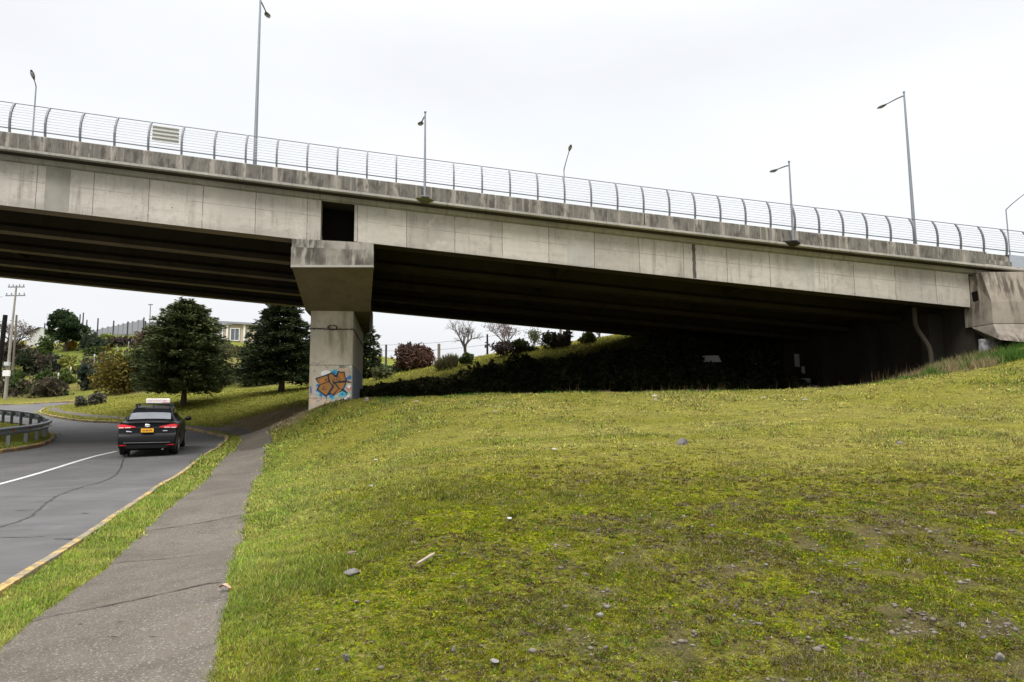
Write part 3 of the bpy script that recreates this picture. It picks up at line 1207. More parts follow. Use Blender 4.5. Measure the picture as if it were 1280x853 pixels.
mb.build('parapet', M['parapet'], bridge)
# a movement joint's wet streak, darker than the panels, down the outer girder; and a pale patched panel
M['wet'] = flat('wet_concrete_stain', (.085, .075, .06), .9, var=.35, vscale=3)
M['patch'] = concrete('repaired_concrete_patch', (.44, .42, .375), (.2, .18, .15), .4, 4)
M['oldpatch'] = concrete('grey_repaired_panel', (.30, .285, .245), (.13, .115, .09), .5, 4)


def decal(pl, px, wpx, mat, name, h0, h1, off):
    s0, s1 = s_at(px - wpx / 2, 0, -.7), s_at(px + wpx / 2, 0, -.7)
    mb = MB()
    n_ = 10
    rs2 = random.Random(int(px))
    for i in range(n_):
        ha, hb = h0 + (h1 - h0) * i / n_, h0 + (h1 - h0) * (i + 1) / n_
        j = [rs2.uniform(-.012, .012) for _ in range(2)] if wpx < 14 else (0, 0)
        mb.add([bp(s0 + j[0], -off, ha), bp(s1 + j[1], -off, ha), bp(s1 + j[1], -off, hb), bp(s0 + j[0], -off, hb)], [(0, 1, 2, 3)])
    o = mb.build(name, mat, pl)
    return o


g_right = [o for o in bridge.children if o.name.startswith('girder')]
decal(bridge, 867.5, 4.2, M['wet'], 'water_stain', -1.24, -.01, .004)
decal(bridge, 1008, 20, M['patch'], 'concrete_patch', -1.22, -.02, .003)
decal(bridge, 72, 31, M['oldpatch'], 'concrete_patch', -1.38, -.02, .003)
decal(bridge, 724, 30, M['patch'], 'concrete_patch', -1.22, -.45, .003)

# ------------------------------------------------------------------ pier
A0 = head(0)
TX = Vector((math.cos(A0), math.sin(A0), 0))
TN = Vector((-math.sin(A0), math.cos(A0), 0))
PO = Vector((B0.x, B0.y, 0))


def pq(s, t, z):
    return PO + TX * s + TN * t + Vector((0, 0, z))


def on_t(px, py, t):
    """where a pixel's ray meets the plane across the bridge at distance t"""
    d = ray(px, py)
    k_ = (PO + TN * t - CAM).dot(TN) / d.dot(TN)
    p = CAM + d * k_
    return ((p - PO).dot(TX), p.z)


pier = empty('bridge_pier', pq(-.9, 6, 0))
tag(pier, 'concrete hammerhead bridge pier with an orange and blue graffiti piece on its face', 'bridge pier')
fl, fr = on_t(387, 455, 3.0)[0], on_t(441, 455, 3.0)[0]
T0, T1 = 3.0, 9.7
zt = on_t(414, 388, 3.0)[1]
cvs = []
for z in (.3, zt + .03):
    cvs += [pq(fl, T0, z), pq(fr, T0, z), pq(fr, T1, z), pq(fl, T1, z)]
mb = MB()
zs_ = list(np.linspace(.3, zt + .02, 9))
b_ = .03
ringp = [(fl + b_, T0), (fr - b_, T0), (fr, T0 + b_), (fr, T1 - b_), (fr - b_, T1), (fl + b_, T1), (fl, T1 - b_), (fl, T0 + b_)]
vs_ = [pq(s, t, z) for z in zs_ for s, t in ringp]
mb.add(vs_, [(i * 8 + j, i * 8 + (j + 1) % 8, (i + 1) * 8 + (j + 1) % 8, (i + 1) * 8 + j) for i in range(8) for j in range(8)])
col_o = mb.build('column', M['column'], pier)
# pour joints round the column
mb = MB()
for py, th in ((457, .018), (498, .015)):
    z = on_t(414, py, T0)[1]
    e = .004
    P = [(fl - e, T0 - e), (fr + e, T0 - e), (fr + e, T1 + e), (fl - e, T1 + e)]
    for i in range(4):
        a, b = P[i], P[(i + 1) % 4]
        mb.add([pq(*a, z), pq(*b, z), pq(*b, z + th), pq(*a, z + th)], [(0, 1, 2, 3)])
M['pourjoint'] = flat('pour_joint', (.10, .085, .06), .95, var=.4)
mb.build('pour_joint', M['pourjoint'], pier)
# cap
tf = -.07
c1, c2, c3, c4 = on_t(365, 298.5, tf), on_t(467, 304, tf), on_t(467, 334.5, tf), on_t(365, 334.5, tf)
u1, u2 = on_t(382, 388, T0), on_t(463, 390.5, T0)
zu = min(u1[1], u2[1]) + .02
tB = WID + .1
bR, bL = on_t(461.5, 416, T1)[0], u1[0]
V = [pq(c1[0], tf, c1[1]), pq(c2[0], tf, c2[1]), pq(c3[0], tf, c3[1]), pq(c4[0], tf, c4[1]),
     pq(u1[0], T0, zu), pq(u2[0], T0, zu), pq(bL, T1, zu), pq(bR, T1, zu),
     pq(c4[0], tB, c4[1]), pq(bR - .1, tB, c3[1]), pq(c1[0], tB, c1[1]), pq(bR - .1, tB, c2[1]),
     pq(u1[0], T0, c1[1]), pq(u2[0], T0, c2[1]), pq(bL, T1, c1[1]), pq(bR, T1, c2[1])]
mb = MB()
mb.add(V, [(0, 1, 2, 3)], 0)
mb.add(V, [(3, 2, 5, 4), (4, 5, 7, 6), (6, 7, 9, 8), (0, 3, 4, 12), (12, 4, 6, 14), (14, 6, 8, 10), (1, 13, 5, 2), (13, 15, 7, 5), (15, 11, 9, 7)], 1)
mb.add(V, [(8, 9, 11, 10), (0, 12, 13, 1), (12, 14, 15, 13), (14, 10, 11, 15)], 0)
zu_l, zu_r = c1[1] + (c4[1] - c1[1]) * .30, c2[1] + (c3[1] - c2[1]) * .30
e_ = .035
mbk = MB()
for (za, zb_, zc_, zd_, ee, mi_) in ((zu_l, zu_r, c4[1] + .07, c3[1] + .07, e_, 0), (c4[1] + .07, c3[1] + .07, c4[1] - .004, c3[1] - .004, e_ + .012, 1)):
    Q = [pq(c1[0] - .01, tf - ee, za), pq(c2[0] + .01, tf - ee, zb_), pq(c2[0] + .01, tf - ee, zd_), pq(c1[0] - .01, tf - ee, zc_)]
    Q += [v + TN * (ee + .3) for v in Q]
    mbk.add(Q, [(0, 1, 2, 3), (0, 4, 5, 1), (1, 5, 6, 2), (3, 2, 6, 7), (0, 3, 7, 4)], mi_)
mbk.build('cap_block', [M['capblock'], M['ledge']], pier)
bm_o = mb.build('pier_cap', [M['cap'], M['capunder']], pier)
# bearing pads between cap and girders
for t in GT:
    for s, zg in ((sL1 - .45, -1.40), (sR0 + .5, -1.26)):
        z0 = max(c1[1], c2[1]) - .2
        z1 = bp(s, t, zg).z
# added wall in the gap between the spans, painted near-black for the shade there
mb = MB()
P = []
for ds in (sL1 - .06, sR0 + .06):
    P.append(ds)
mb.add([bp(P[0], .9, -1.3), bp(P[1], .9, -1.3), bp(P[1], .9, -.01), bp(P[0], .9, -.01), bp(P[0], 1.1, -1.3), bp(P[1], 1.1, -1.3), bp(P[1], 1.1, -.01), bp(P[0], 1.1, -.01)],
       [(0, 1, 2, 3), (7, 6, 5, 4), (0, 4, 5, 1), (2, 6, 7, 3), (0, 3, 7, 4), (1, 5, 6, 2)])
mb.build('gap_shade_wall', M['shadevoid'], bridge)
# barbed wire round the column
z = on_t(414, 411.5, T0)[1]
e = .02
mb = MB()
ring_ = [pq(fl - e, T0 - e, z + .02), pq((fl + fr) / 2, T0 - e, z - .01), pq(fr + e, T0 - e, z), pq(fr + e, T1 + e, z), pq(fl - e, T1 + e, z), pq(fl - e, T0 - e, z + .02)]
mb.tube(ring_, .018, 5)
rs = random.Random(2)
for i in range(14):
    s = fl + (fr - fl) * (i + .5) / 14
    p = pq(s, T0 - e - .01, z + rs.uniform(-.01, .01))
    a = rs.uniform(0, 3.14)
    d = TX * math.cos(a) * .06 + Vector((0, 0, math.sin(a) * .06))
    mb.tube([p - d, p + d], .009, 4)
for k_ in range(3):
    q = [pq((fl + fr) / 2 + .16 * math.cos(a) + .02 * k_, T0 - e - .02 - .01 * k_, z + .05 + .09 * math.sin(a)) for a in np.linspace(0, 2 * math.pi, 14)]
    mb.tube(q, .010, 4)
mb.build('barbed_wire', M['rust'], pier)

# ------------------------------------------------------------------ graffiti on the pier
def gpt(x, y, lift):
    s, z = on_t(380 + x / 11.377, 445 + y / 11.377, T0)
    s = min(max(s, fl + .032), fr - .032)
    return pq(s, T0 - lift, z)


def paint(name, c, var=.15):
    m = NT(name, .7, .25)
    cw = m.coord('World')
    f = m.noise(cw, 6, 4, .7)
    m.color(m.mix(f, tuple(x * (1 - var) for x in c), tuple(min(1, x * (1 + var)) for x in c)))
    return m.mat


def worn(name, c, base=(.37, .34, .28), a=.40, b=.60, sc=5):
    m = NT(name, .8, .25)
    cw = m.coord('World')
    f = m.ramp(m.noise(cw, sc, 5, .7), a, b)
    m.color(m.mix(f, base, c))
    return m.mat


PN = {'dark': paint('graffiti_outline', (.022, .024, .038), .3), 'brown': paint('graffiti_brown', (.27, .128, .036)), 'orange': paint('graffiti_orange', (.37, .15, .035)),
      'cyan': paint('graffiti_cyan', (.06, .33, .40)), 'blue': paint('graffiti_blue', (.035, .15, .36)), 'pink': worn('graffiti_pink', (.52, .27, .23)), 'peach': worn('graffiti_peach', (.55, .36, .24)),
      'white': paint('graffiti_white', (.62, .61, .60), .08), 'green': paint('graffiti_green', (.10, .42, .28)), 'red': worn('graffiti_red', (.46, .10, .10), (.45, .26, .22)), 'purple': paint('graffiti_purple', (.12, .08, .34)),
      'grey': worn('graffiti_grey', (.17, .17, .17)), 'bluegrey': worn('graffiti_blue_grey', (.20, .25, .32), a=.3, b=.55)}
PN['haze'] = worn('graffiti_overspray', (.16, .36, .42), (.42, .36, .29), .50, .72, 4)
PN['tag'] = worn('old_tag', (.20, .19, .20), (.44, .40, .33), .38, .52, 9)
names = list(PN)
mb = MB()


def gp(key, pts, layer):
    mb.poly([gpt(x, y, .002 + .0016 * layer) for x, y in pts], names.index(key))


gp('pink', [(150, 540), (700, 300), (755, 320), (755, 660), (560, 690), (240, 640), (150, 600)], 0)
gp('peach', [(95, 560), (560, 590), (560, 690), (300, 735), (95, 800)], .5)
gp('peach', [(490, 190), (560, 170), (620, 220), (625, 300), (590, 330), (520, 300)], 1)
gp('grey', [(495, 140), (590, 135), (610, 160), (570, 178), (500, 172)], 1)
gp('white', [(245, 230), (300, 205), (370, 215), (380, 235), (270, 285), (240, 270)], 1)
gp('white', [(640, 145), (690, 132), (745, 140), (740, 165), (650, 170)], 1)
gp('orange', [(690, 180), (705, 180), (715, 290), (690, 300)], 1)
gp('cyan', [(375, 225), (430, 190), (475, 205), (480, 260), (430, 290), (390, 250)], 2)
gp('blue', [(410, 230), (440, 210), (460, 250), (435, 275)], 3)
gp('blue', [(595, 345), (605, 310), (655, 272), (680, 300), (670, 335)], 2)
gp('blue', [(170, 430), (185, 395), (225, 410), (225, 450)], 2)
gp('blue', [(690, 370), (725, 355), (745, 380), (725, 400), (700, 395)], 2)
gp('cyan', [(160, 500), (185, 470), (230, 505), (200, 520)], 2)
gp('blue', [(210, 550), (240, 535), (265, 575), (235, 582)], 2)
gp('cyan', [(480, 580), (520, 505), (575, 495), (625, 530), (610, 560), (540, 585)], 2)
gp('blue', [(525, 550), (550, 520), (565, 545), (545, 565)], 3)
gp('cyan', [(340, 545), (420, 560), (445, 600), (400, 632), (365, 590)], 2)
gp('blue', [(345, 550), (400, 540), (415, 590), (385, 600)], 3)
gp('green', [(650, 530), (690, 490), (715, 500), (705, 550), (665, 552)], 2)
gp('red', [(600, 460), (650, 420), (700, 420), (690, 480), (640, 515)], 2)
gp('white', [(612, 425), (640, 405), (672, 425), (655, 460), (625, 465)], 3)
gp('purple', [(85, 440), (105, 430), (112, 520), (95, 550)], 1)
PN_h = None
gp('haze', [(120, 300), (240, 215), (420, 165), (520, 170), (640, 215), (740, 300), (760, 430), (700, 560), (560, 640), (400, 660), (230, 610), (130, 520)], .7)
gp('dark', [(160, 318), (330, 262), (405, 232), (440, 275), (462, 262), (482, 213), (535, 228), (580, 222), (590, 290), (612, 350), (696, 372), (692, 386), (604, 382), (565, 472), (630, 528), (612, 534), (545, 498), (500, 520),
               (420, 575), (395, 545), (352, 555), (320, 582), (250, 535), (178, 478), (218, 405), (185, 365)], 4)
gp('brown', [(186, 328), (334, 281), (344, 362), (224, 408), (200, 365)], 5)
gp('orange', [(225, 345), (280, 320), (290, 365), (240, 385)], 6)
gp('brown', [(231, 420), (349, 373), (403, 430), (318, 560), (256, 520), (206, 477)], 5)
gp('brown', [(354, 275), (398, 252), (436, 300), (490, 305), (512, 330), (500, 362), (440, 372), (400, 340), (424, 428), (374, 395)], 5)
gp('brown', [(432, 398), (490, 470), (408, 545), (385, 528), (352, 532), (420, 438)], 5)
gp('brown', [(492, 235), (535, 242), (568, 238), (576, 290), (592, 348), (515, 362), (518, 325), (480, 290)], 5)
gp('orange', [(500, 250), (540, 255), (560, 330), (525, 345), (520, 300)], 6)
gp('brown', [(455, 390), (590, 380), (556, 466), (522, 474), (500, 455)], 5)
gp('orange', [(510, 395), (575, 388), (550, 455), (525, 462)], 6)
gp('brown', [(600, 366), (685, 375), (600, 378)], 5)
gp('orange', [(425, 562), (495, 478), (520, 478), (540, 484), (498, 510)], 5)


def gline(pts, wd, layer=7, key='dark'):
    for (x0, y0), (x1, y1) in zip(pts[:-1], pts[1:]):
        L = math.hypot(x1 - x0, y1 - y0)
        nx_, ny_ = -(y1 - y0) / L * wd / 2, (x1 - x0) / L * wd / 2
        ex, ey = (x1 - x0) / L * wd * .3, (y1 - y0) / L * wd * .3
        gp(key, [(x0 + nx_ - ex, y0 + ny_ - ey), (x1 + nx_ + ex, y1 + ny_ + ey), (x1 - nx_ + ex, y1 - ny_ + ey), (x0 - nx_ - ex, y0 - ny_ - ey)], layer)


gline([(298, 430), (270, 455), (268, 480), (300, 480), (318, 460)], 9)
gline([(300, 345), (322, 330), (320, 360)], 8)
gline([(420, 330), (440, 345)], 9)
gline([(470, 310), (465, 345), (500, 350)], 8)
gline([(345, 270), (370, 380), (425, 435), (352, 545)], 13)
gline([(440, 380), (600, 372)], 11)
for pts in ([(110, 120), (150, 90), (190, 125), (240, 95)], [(300, 130), (330, 175), (370, 120)], [(640, 200), (660, 240), (700, 215), (720, 270)], [(110, 640), (160, 600), (200, 650), (250, 615)], [(330, 690), (380, 650), (420, 690)], [(120, 250), (150, 200), (170, 240)]):
    gline(pts, 9, .9, 'tag')
for x_, y_, l_, k_ in ((250, 545, 60, 'dark'), (322, 580, 75, 'dark'), (380, 620, 60, 'cyan'), (455, 590, 70, 'cyan'), (560, 575, 55, 'cyan'), (215, 500, 70, 'cyan'), (600, 520, 50, 'dark'), (690, 480, 90, 'red')):
    gline([(x_, y_), (x_ + 2, y_ + l_)], 5, 3.5, k_)
gline([(165, 330), (400, 240)], 10, 3, 'blue')
gline([(180, 490), (322, 592)], 16, 3, 'blue')
gline([(600, 400), (560, 490)], 12, 3, 'blue')
# stencilled white tag by the foot
gp('dark', [(545, 690), (560, 600), (600, 570), (600, 690)], 3)
gp('white', [(565, 690), (570, 600), (650, 545), (735, 600), (745, 640), (740, 690)], 5)
gline([(612, 600), (720, 600)], 18, 7)
gline([(640, 625), (650, 655)], 12, 7)
gline([(690, 622), (680, 640)], 12, 7)
gline([(640, 575), (665, 575)], 9, 7)
gline([(605, 625), (615, 650)], 22, 7, 'purple')
# the flank towards the right was rolled blue-grey
mz0, mz1 = on_t(441, 508, T0)[1], on_t(441, 457, T0)[1]
mb.add([pq(fr + .003, T0 + .05, mz0), pq(fr + .003, T0 + 6, mz0), pq(fr + .003, T0 + 6, mz1), pq(fr + .003, T0 + .05, mz1)], [(0, 1, 2, 3)], names.index('bluegrey'))
gr_o = mb.build('graffiti', [PN[k_] for k_ in names], pier)

# ------------------------------------------------------------------ abutment
abut = empty('bridge_abutment', bp(sR1 + 2, 6, -3))
tag(abut, 'weathered concrete abutment block with battered wing wall carrying the right end of the bridge', 'abutment')


def ab(px, py, t):
    s0 = 20.0
    a = head(s0)
    n_ = Vector((-math.sin(a), math.cos(a), 0))
    d = ray(px, py)
    o_ = bp(s0, t, 0)
    return CAM + d * ((o_ - CAM).dot(n_) / d.dot(n_))


mb = MB()
LT, LM, LB = ab(1211, 346, .02), ab(1212, 383, .02), ab(1214, 409, .02)
CT, CM, CB = ab(1226, 340.5, -.75), ab(1239, 377.5, -.95), ab(1241, 404.5, -1.0)
RT, RM, RB = ab(1420, 338, -.75), ab(1420, 377, -.95), ab(1420, 404, -1.0)
ST, SB, SC = ab(1242, 407, -1.0), ab(1250, 425, -1.4), ab(1420, 400, -1.5)
UB = ab(1226, 424, .6)
back = Vector((-math.sin(head(20)), math.cos(head(20)), 0)) * .28
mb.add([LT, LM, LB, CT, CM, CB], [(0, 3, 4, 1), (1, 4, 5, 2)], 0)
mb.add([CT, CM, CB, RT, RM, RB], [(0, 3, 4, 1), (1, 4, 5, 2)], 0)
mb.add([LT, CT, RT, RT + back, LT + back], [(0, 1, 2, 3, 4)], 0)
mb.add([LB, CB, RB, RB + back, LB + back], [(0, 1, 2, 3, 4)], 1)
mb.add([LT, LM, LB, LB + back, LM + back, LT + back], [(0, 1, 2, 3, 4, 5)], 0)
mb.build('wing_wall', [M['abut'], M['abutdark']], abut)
mb = MB()
zf = Vector((0, 0, -1.2))
mb.add([CB - Vector((0, 0, .02)), SB, SC + zf, RB - Vector((0, 0, .02)), LB - Vector((0, 0, .02)), UB], [(0, 1, 2, 3), (4, 0, 1, 5)], 0)
mb.add([CB - Vector((0, 0, .02)), RB - Vector((0, 0, .02)), RB + back, LB + back, LB - Vector((0, 0, .02))], [(0, 1, 2, 3, 4)], 0)
mb.build('wall_skirt', [M['abut']], abut)
# the square weep opening in the end face: flat patch, its shade painted in
def onface(px, py):
    n_ = (CM - LM).cross(LT - LM).normalized()
    d = ray(px, py)
    return CAM + d * ((LM - CAM).dot(n_) / d.dot(n_)), n_


P = [onface(*p) for p in ((1214.3, 366), (1222, 363.5), (1223.6, 375.5), (1216.5, 377.5))]
n_ = P[0][1]
if n_.dot(CAM - P[0][0]) < 0:
    n_ = -n_
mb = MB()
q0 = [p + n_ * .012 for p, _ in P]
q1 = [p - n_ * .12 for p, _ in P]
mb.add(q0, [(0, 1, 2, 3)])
mb.build('drain_opening', M['shadevoid'], abut)
# footing, sprayed white-blue
M['footing'] = worn('white_sprayed_concrete', (.36, .37, .42), (.17, .15, .13), .35, .6, 7)
mb = MB()
f0, f1_ = ab(1226, 424, -.55), ab(1252, 423.5, -.55)
g0, g1_ = ab(1227, 452, -.55), ab(1254, 452, -.55)
bk = back * .4
mb.add([f0, f1_, g1_, g0, f0 + bk, f1_ + bk, g1_ + bk, g0 + bk], [(0, 1, 2, 3), (0, 4, 5, 1), (1, 5, 6, 2), (3, 2, 6, 7), (0, 3, 7, 4)])
mb.build('footing', M['footing'], abut)
# the face of the abutment under the deck
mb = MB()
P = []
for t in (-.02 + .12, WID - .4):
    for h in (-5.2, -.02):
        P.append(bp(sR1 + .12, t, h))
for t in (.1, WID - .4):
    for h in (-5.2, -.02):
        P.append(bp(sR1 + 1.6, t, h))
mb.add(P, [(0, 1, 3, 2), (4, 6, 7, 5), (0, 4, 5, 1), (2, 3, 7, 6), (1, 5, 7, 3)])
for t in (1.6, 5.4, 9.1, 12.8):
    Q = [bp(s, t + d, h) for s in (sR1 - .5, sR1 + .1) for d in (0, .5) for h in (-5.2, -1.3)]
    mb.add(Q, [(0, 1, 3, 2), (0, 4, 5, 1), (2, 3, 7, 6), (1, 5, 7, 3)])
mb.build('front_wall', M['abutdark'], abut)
# faded writing sprayed on it, far down in the dark
mb = MB()
sw = sR1 + .112
for (t, h, wd, hh) in ((12.3, -2.6, .6, .8), (11.8, -3.0, .35, .45), (11.3, -3.9, .9, .7), (10.7, -4.2, .5, .6)):
    mb.add([bp(sw, t, h), bp(sw, t + wd, h + .1), bp(sw, t + wd, h + hh), bp(sw, t, h + hh * .9)], [(0, 1, 2, 3)])
mb.build('graffiti', PN['white'], abut)
# a pale crooked drainpipe
mb = MB()
pp = [bp(sR1 - 1.6, .9, -1.26), bp(sR1 - 1.6, .9, -1.9), bp(sR1 - 1.5, .9, -2.15), bp(sR1 - 1.25, .9, -2.5), bp(sR1 - 1.1, .9, -2.75), bp(sR1 - 1.05, .9, -3.0), bp(sR1 - 1.05, .9, -4.0)]
mb.tube(pp, .085, 8)
M['pipe'] = concrete('pale_pipe', (.055, .047, .034), (.1, .09, .06), .6, 4)
mb.build('drainpipe', M['pipe'], abut, smooth=True)

# ------------------------------------------------------------------ railing on the parapet
rail = empty('bridge_railing', bp(0, -.34, .78))
tag(rail, 'grey steel railing of curved posts and thin pale bars along the bridge parapet', 'railing')
s_ref = s_at(12.5, -.34, .8)
PS = .93
prs = [(0, 0), (-.035, .22), (-.045, .45), (-.015, .68), (.06, .88), (.165, 1.04)]
posts = [float(np.interp(i, _pi, _ps)) for i in range(-8, 50)]
posts = [q for q in posts if q < 36]
first = None
for i, s in enumerate(posts):
    mb = MB()
    vs_, fs_ = [], []
    for (a, hh) in prs:
        for ds in (-.026, .026):
            for dt in (-.030, .030):
                vs_.append(bp(s + ds, -.34 + a + dt, .775 + hh))
    for q in range(len(prs) - 1):
        o_ = q * 4
        for (x, y) in ((0, 1), (1, 3), (3, 2), (2, 0)):
            fs_.append((o_ + x, o_ + y, o_ + 4 + y, o_ + 4 + x))
    fs_ += [(0, 1, 3, 2), tuple(len(vs_) - 4 + q for q in (0, 2, 3, 1))]
    mb.add(vs_, fs_)
    mb.box(bp(s, -.34, .782), (.16, .14, .012), Matrix.Rotation(head(s), 3, 'Z'))
    mb.build('post', M['railsteel'], rail)


def railbar(name, t, h, r, mat, parent=rail, n=5, mbx=None):
    m_ = mbx or MB()
    m_.tube([bp(s, -.34 + t, .775 + h) for s in posts], r, n)
    return m_.build(name, mat, parent) if mbx is None else None


railbar('top_rail', .165, 1.045, .015, M['railsteel'])
railbar('bottom_rail', -.02, .17, .021, M['darksteel'])
mb = MB()
for j in range(8):
    hh = .27 + .094 * j
    t = float(np.interp(hh, [p[1] for p in prs], [p[0] for p in prs])) + .04
    railbar('', t, hh, .0085, None, mbx=mb)
mb.build('rail_bars', M['wirebar'], rail)
# lower panel where the parapet ends
M['zinc'] = flat('zinc_sheet', (.36, .39, .43), .4, .4)
mb = MB()
s0, s1 = s_at(1262, -.4, .6), 34
Rz = Matrix.Rotation(head(25), 3, 'Z')
sweep(mb, [(-.40, .35), (-.40, .80), (-.36, .80), (-.36, .35)], s0, s1, 2)
o = tag(mb.build('crash_barrier_sheet', M['zinc']), 'plain zinc sheet barrier at the right end of the bridge parapet', 'barrier')
# corrugated sheet tied to the railing
mb = MB()
s0, s1 = s_at(191, -.4, 1.2), s_at(224, -.4, 1.2)
nrow = 25
P0 = []
for i in range(nrow):
    hh = .775 + .36 + .50 * i / (nrow - 1)
    off = -.44 + .012 * math.sin(i / (nrow - 1) * 2 * math.pi * 4)
    P0.append((off, hh))
for k_ in (0, -.006):
    vs_ = []
    for (t, hh) in P0:
        vs_ += [bp(s0, t + k_, hh), bp(s1, t + k_, hh)]
    mb.add(vs_, [(2 * i, 2 * i + 1, 2 * i + 3, 2 * i + 2) for i in range(nrow - 1)])
tag(mb.build('corrugated_panel', M['corrugated']), 'small pale corrugated sheet fixed to the bridge railing', 'panel')

# ------------------------------------------------------------------ lamps on the bridge
def lamp(loc, hgt, reach, rise, rz, label, rbase=.075, rtop=.04, knee=False, bracket=False, head_up=.06):
    """built at the origin with its arm along +X, then turned and moved"""
    root = empty('street_lamp', (0, 0, 0))
    tag(root, label, 'street lamp', 'street lamps along the bridge')
    mb = MB()
    n_ = 6
    mb.tube([(0, 0, hgt * i / n_) for i in range(n_ + 1)], [rbase + (rtop - rbase) * i / n_ for i in range(n_ + 1)], 10)
    mb.build('pole', M['steel'], root, smooth=True)
    mb = MB()
    mb.box((0, 0, .012), (.26, .26, .02))
    for a in (-.1, .1):
        for b in (-.1, .1):
            mb.box((a, b, .03), (.03, .03, .03))
    mb.build('base_plate', M['steel'], root)
    mb = MB()
    z0 = hgt if knee else hgt - .10
    P = [(0, 0, z0 - .02), (reach * .3, 0, z0 + rise * .34), (reach * .72, 0, z0 + rise * .76), (reach, 0, z0 + rise)]
    mb.tube(P, [.03, .027, .024, .022], 7)
    if not knee:
        mb.ell((0, 0, hgt + .02), (.045, .045, .05), 8, 6)
    mb.build('arm', M['steel'], root, smooth=True)
    mb = MB()
    ang = math.atan2(rise, reach)
    Ry = Matrix.Rotation(-ang, 3, 'Y')
    secs = [(-.05, .028, .028), (.05, .06, .042), (.15, .095, .055), (.30, .105, .058), (.42, .068, .032), (.50, .04, .022)]
    vs_, fs_ = [], []
    for (x, wy, hz) in secs:
        for a in np.linspace(0, 2 * math.pi, 12, endpoint=False):
            zz = hz * math.sin(a)
            vs_.append(Ry @ Vector((x, wy * math.cos(a), zz if zz > 0 else zz * .55)) + Vector(P[-1]))
    for i in range(len(secs) - 1):
        for k_ in range(12):
            fs_.append((i * 12 + k_, i * 12 + (k_ + 1) % 12, (i + 1) * 12 + (k_ + 1) % 12, (i + 1) * 12 + k_))
    fs_ += [tuple(range(12)), tuple(range(len(vs_) - 12, len(vs_)))]
    mb.add(vs_, fs_)
    hd = mb.build('lamp_head', M['lamphead'], root, smooth=True)
    mb = MB()
    mb.ell(Ry @ Vector((.25, 0, -.03)) + Vector(P[-1]), (.15, .07, .028), 12, 6, Ry)
    g = mb.build('lamp_glass', M['lampglass'], root, smooth=True)
    g.parent = hd
    root.location = loc
    root.rotation_euler = (0, 0, rz)
    return root


def hgt_for(P, py):
    """pole height that puts the top at a picture row, standing at P"""
    lo, hi = .5, 14
    for _ in range(40):
        mm = .5 * (lo + hi)
        if proj(P + Vector((0, 0, mm)))[1] > py:
            lo = mm
        else:
            hi = mm
    return lo


M['mossy'] = concrete('mossy_concrete', (.12, .12, .055), (.05, .055, .02), .6, 5)
INW = lambda s: head(s) + math.pi / 2
# tall ones just behind the near railing
sp = s_at(317.5, -.12, .6)
P = bp(sp, -.02, .345)
lamp(P, hgt_for(P, -3), 1.0, .18, INW(sp), 'tallest grey street lamp, left of the pier, reaching the upper edge', .068, .032)
sp = s_at(1147, -.12, .6)
P = bp(sp, -.02, .345)
lamp(P, hgt_for(P, 116), 1.05, .12, INW(sp), 'tall grey street lamp behind the railing near the right end of the bridge', .068, .032)
# shorter ones on brackets outside the parapet
for px, top, lab in ((531, 141, 'short street lamp on a mossy bracket outside the parapet right of the pier'), (992, 203, 'short street lamp on a bare bracket halfway along the right span')):
    sp = s_at(px, -.62, .3)
    mb = MB()
    vs_ = []
    for (h, e) in ((.33, .30), (.29, .31), (.22, .22), (.17, .10)):
        for a in np.linspace(0, math.pi, 9):
            vs_.append(bp(sp + e * math.cos(a), -.48 - .22 * (e / .31) * math.sin(a), h))
    fs_ = [(i * 9 + j, i * 9 + j + 1, (i + 1) * 9 + j + 1, (i + 1) * 9 + j) for i in range(3) for j in range(8)] + [tuple(range(9)), tuple(range(27, 36))]
    mb.add(vs_, fs_)
    mb.build('lamp_bracket', M['mossy'] if px < 600 else M['abutdark'], bridge)
    P = bp(sp, -.60, .33)
    lamp(P, hgt_for(P, top), .85, .14, INW(sp) + (.12 if px < 600 else 0), lab, .045, .026)
# those on the far edge reach back towards us
for px, top, reach, rise, lab in ((38, 108, .25, .25, 'far street lamp at the left end, seen through the railing'), (706, 212, 1.5, .55, 'far street lamp with its arm rising to the right, above the right span'), (1264.5, 262, 1.5, .55, 'far street lamp at the right end, beyond the abutment block')):
    sp = s_at(px, 15.9, 3)
    P = bp(sp, 15.7, .345)
    lamp(P, hgt_for(P, top), reach, rise, head(sp) - math.pi / 2, lab, .06, .032, knee=True)
# ------------------------------------------------------------------ foliage helpers
M['leaf'] = leafmat('foliage')
M['needle'] = leafmat('needles', .6, .12)
M['blade'] = leafmat('grass_blades', .7, .35)


def barkmat(name, c):
    m = NT(name, .95, .1)
    co = m.coord('World', (6, 6, 1.2))
    f = m.noise(co, 2.5, 5, .7)
    m.color(m.mix(f, tuple(x * .5 for x in c), tuple(x * 1.5 for x in c)))
    m.bump(f, .6, .03)
    return m.mat


M['bark'] = barkmat('bark', (.085, .065, .048))
M['twig'] = barkmat('twig_bark', (.10, .085, .078))
M['wood'] = barkmat('weathered_wood', (.16, .135, .105))
M['blackwood'] = barkmat('tarred_pole', (.018, .016, .014))


def unit(v):
    return v / np.maximum(np.linalg.norm(v, axis=-1, keepdims=True), 1e-9)


def leaf_quads(C_, U, Wv, cols):
    """quads: centre, half-vectors along and across; pointed a little at the tip"""
    n = len(C_)
    V = np.empty((n, 4, 3))
    V[:, 0] = C_ - U
    V[:, 1] = C_ + Wv - U * .1
    V[:, 2] = C_ + U
    V[:, 3] = C_ - Wv - U * .1
    Fc = np.arange(n * 4).reshape(n, 4)
    return V.reshape(-1, 3), Fc, np.repeat(cols, 4, 0)


def rand_dirs(r, n):
    return unit(r.normal(size=(n, 3)))


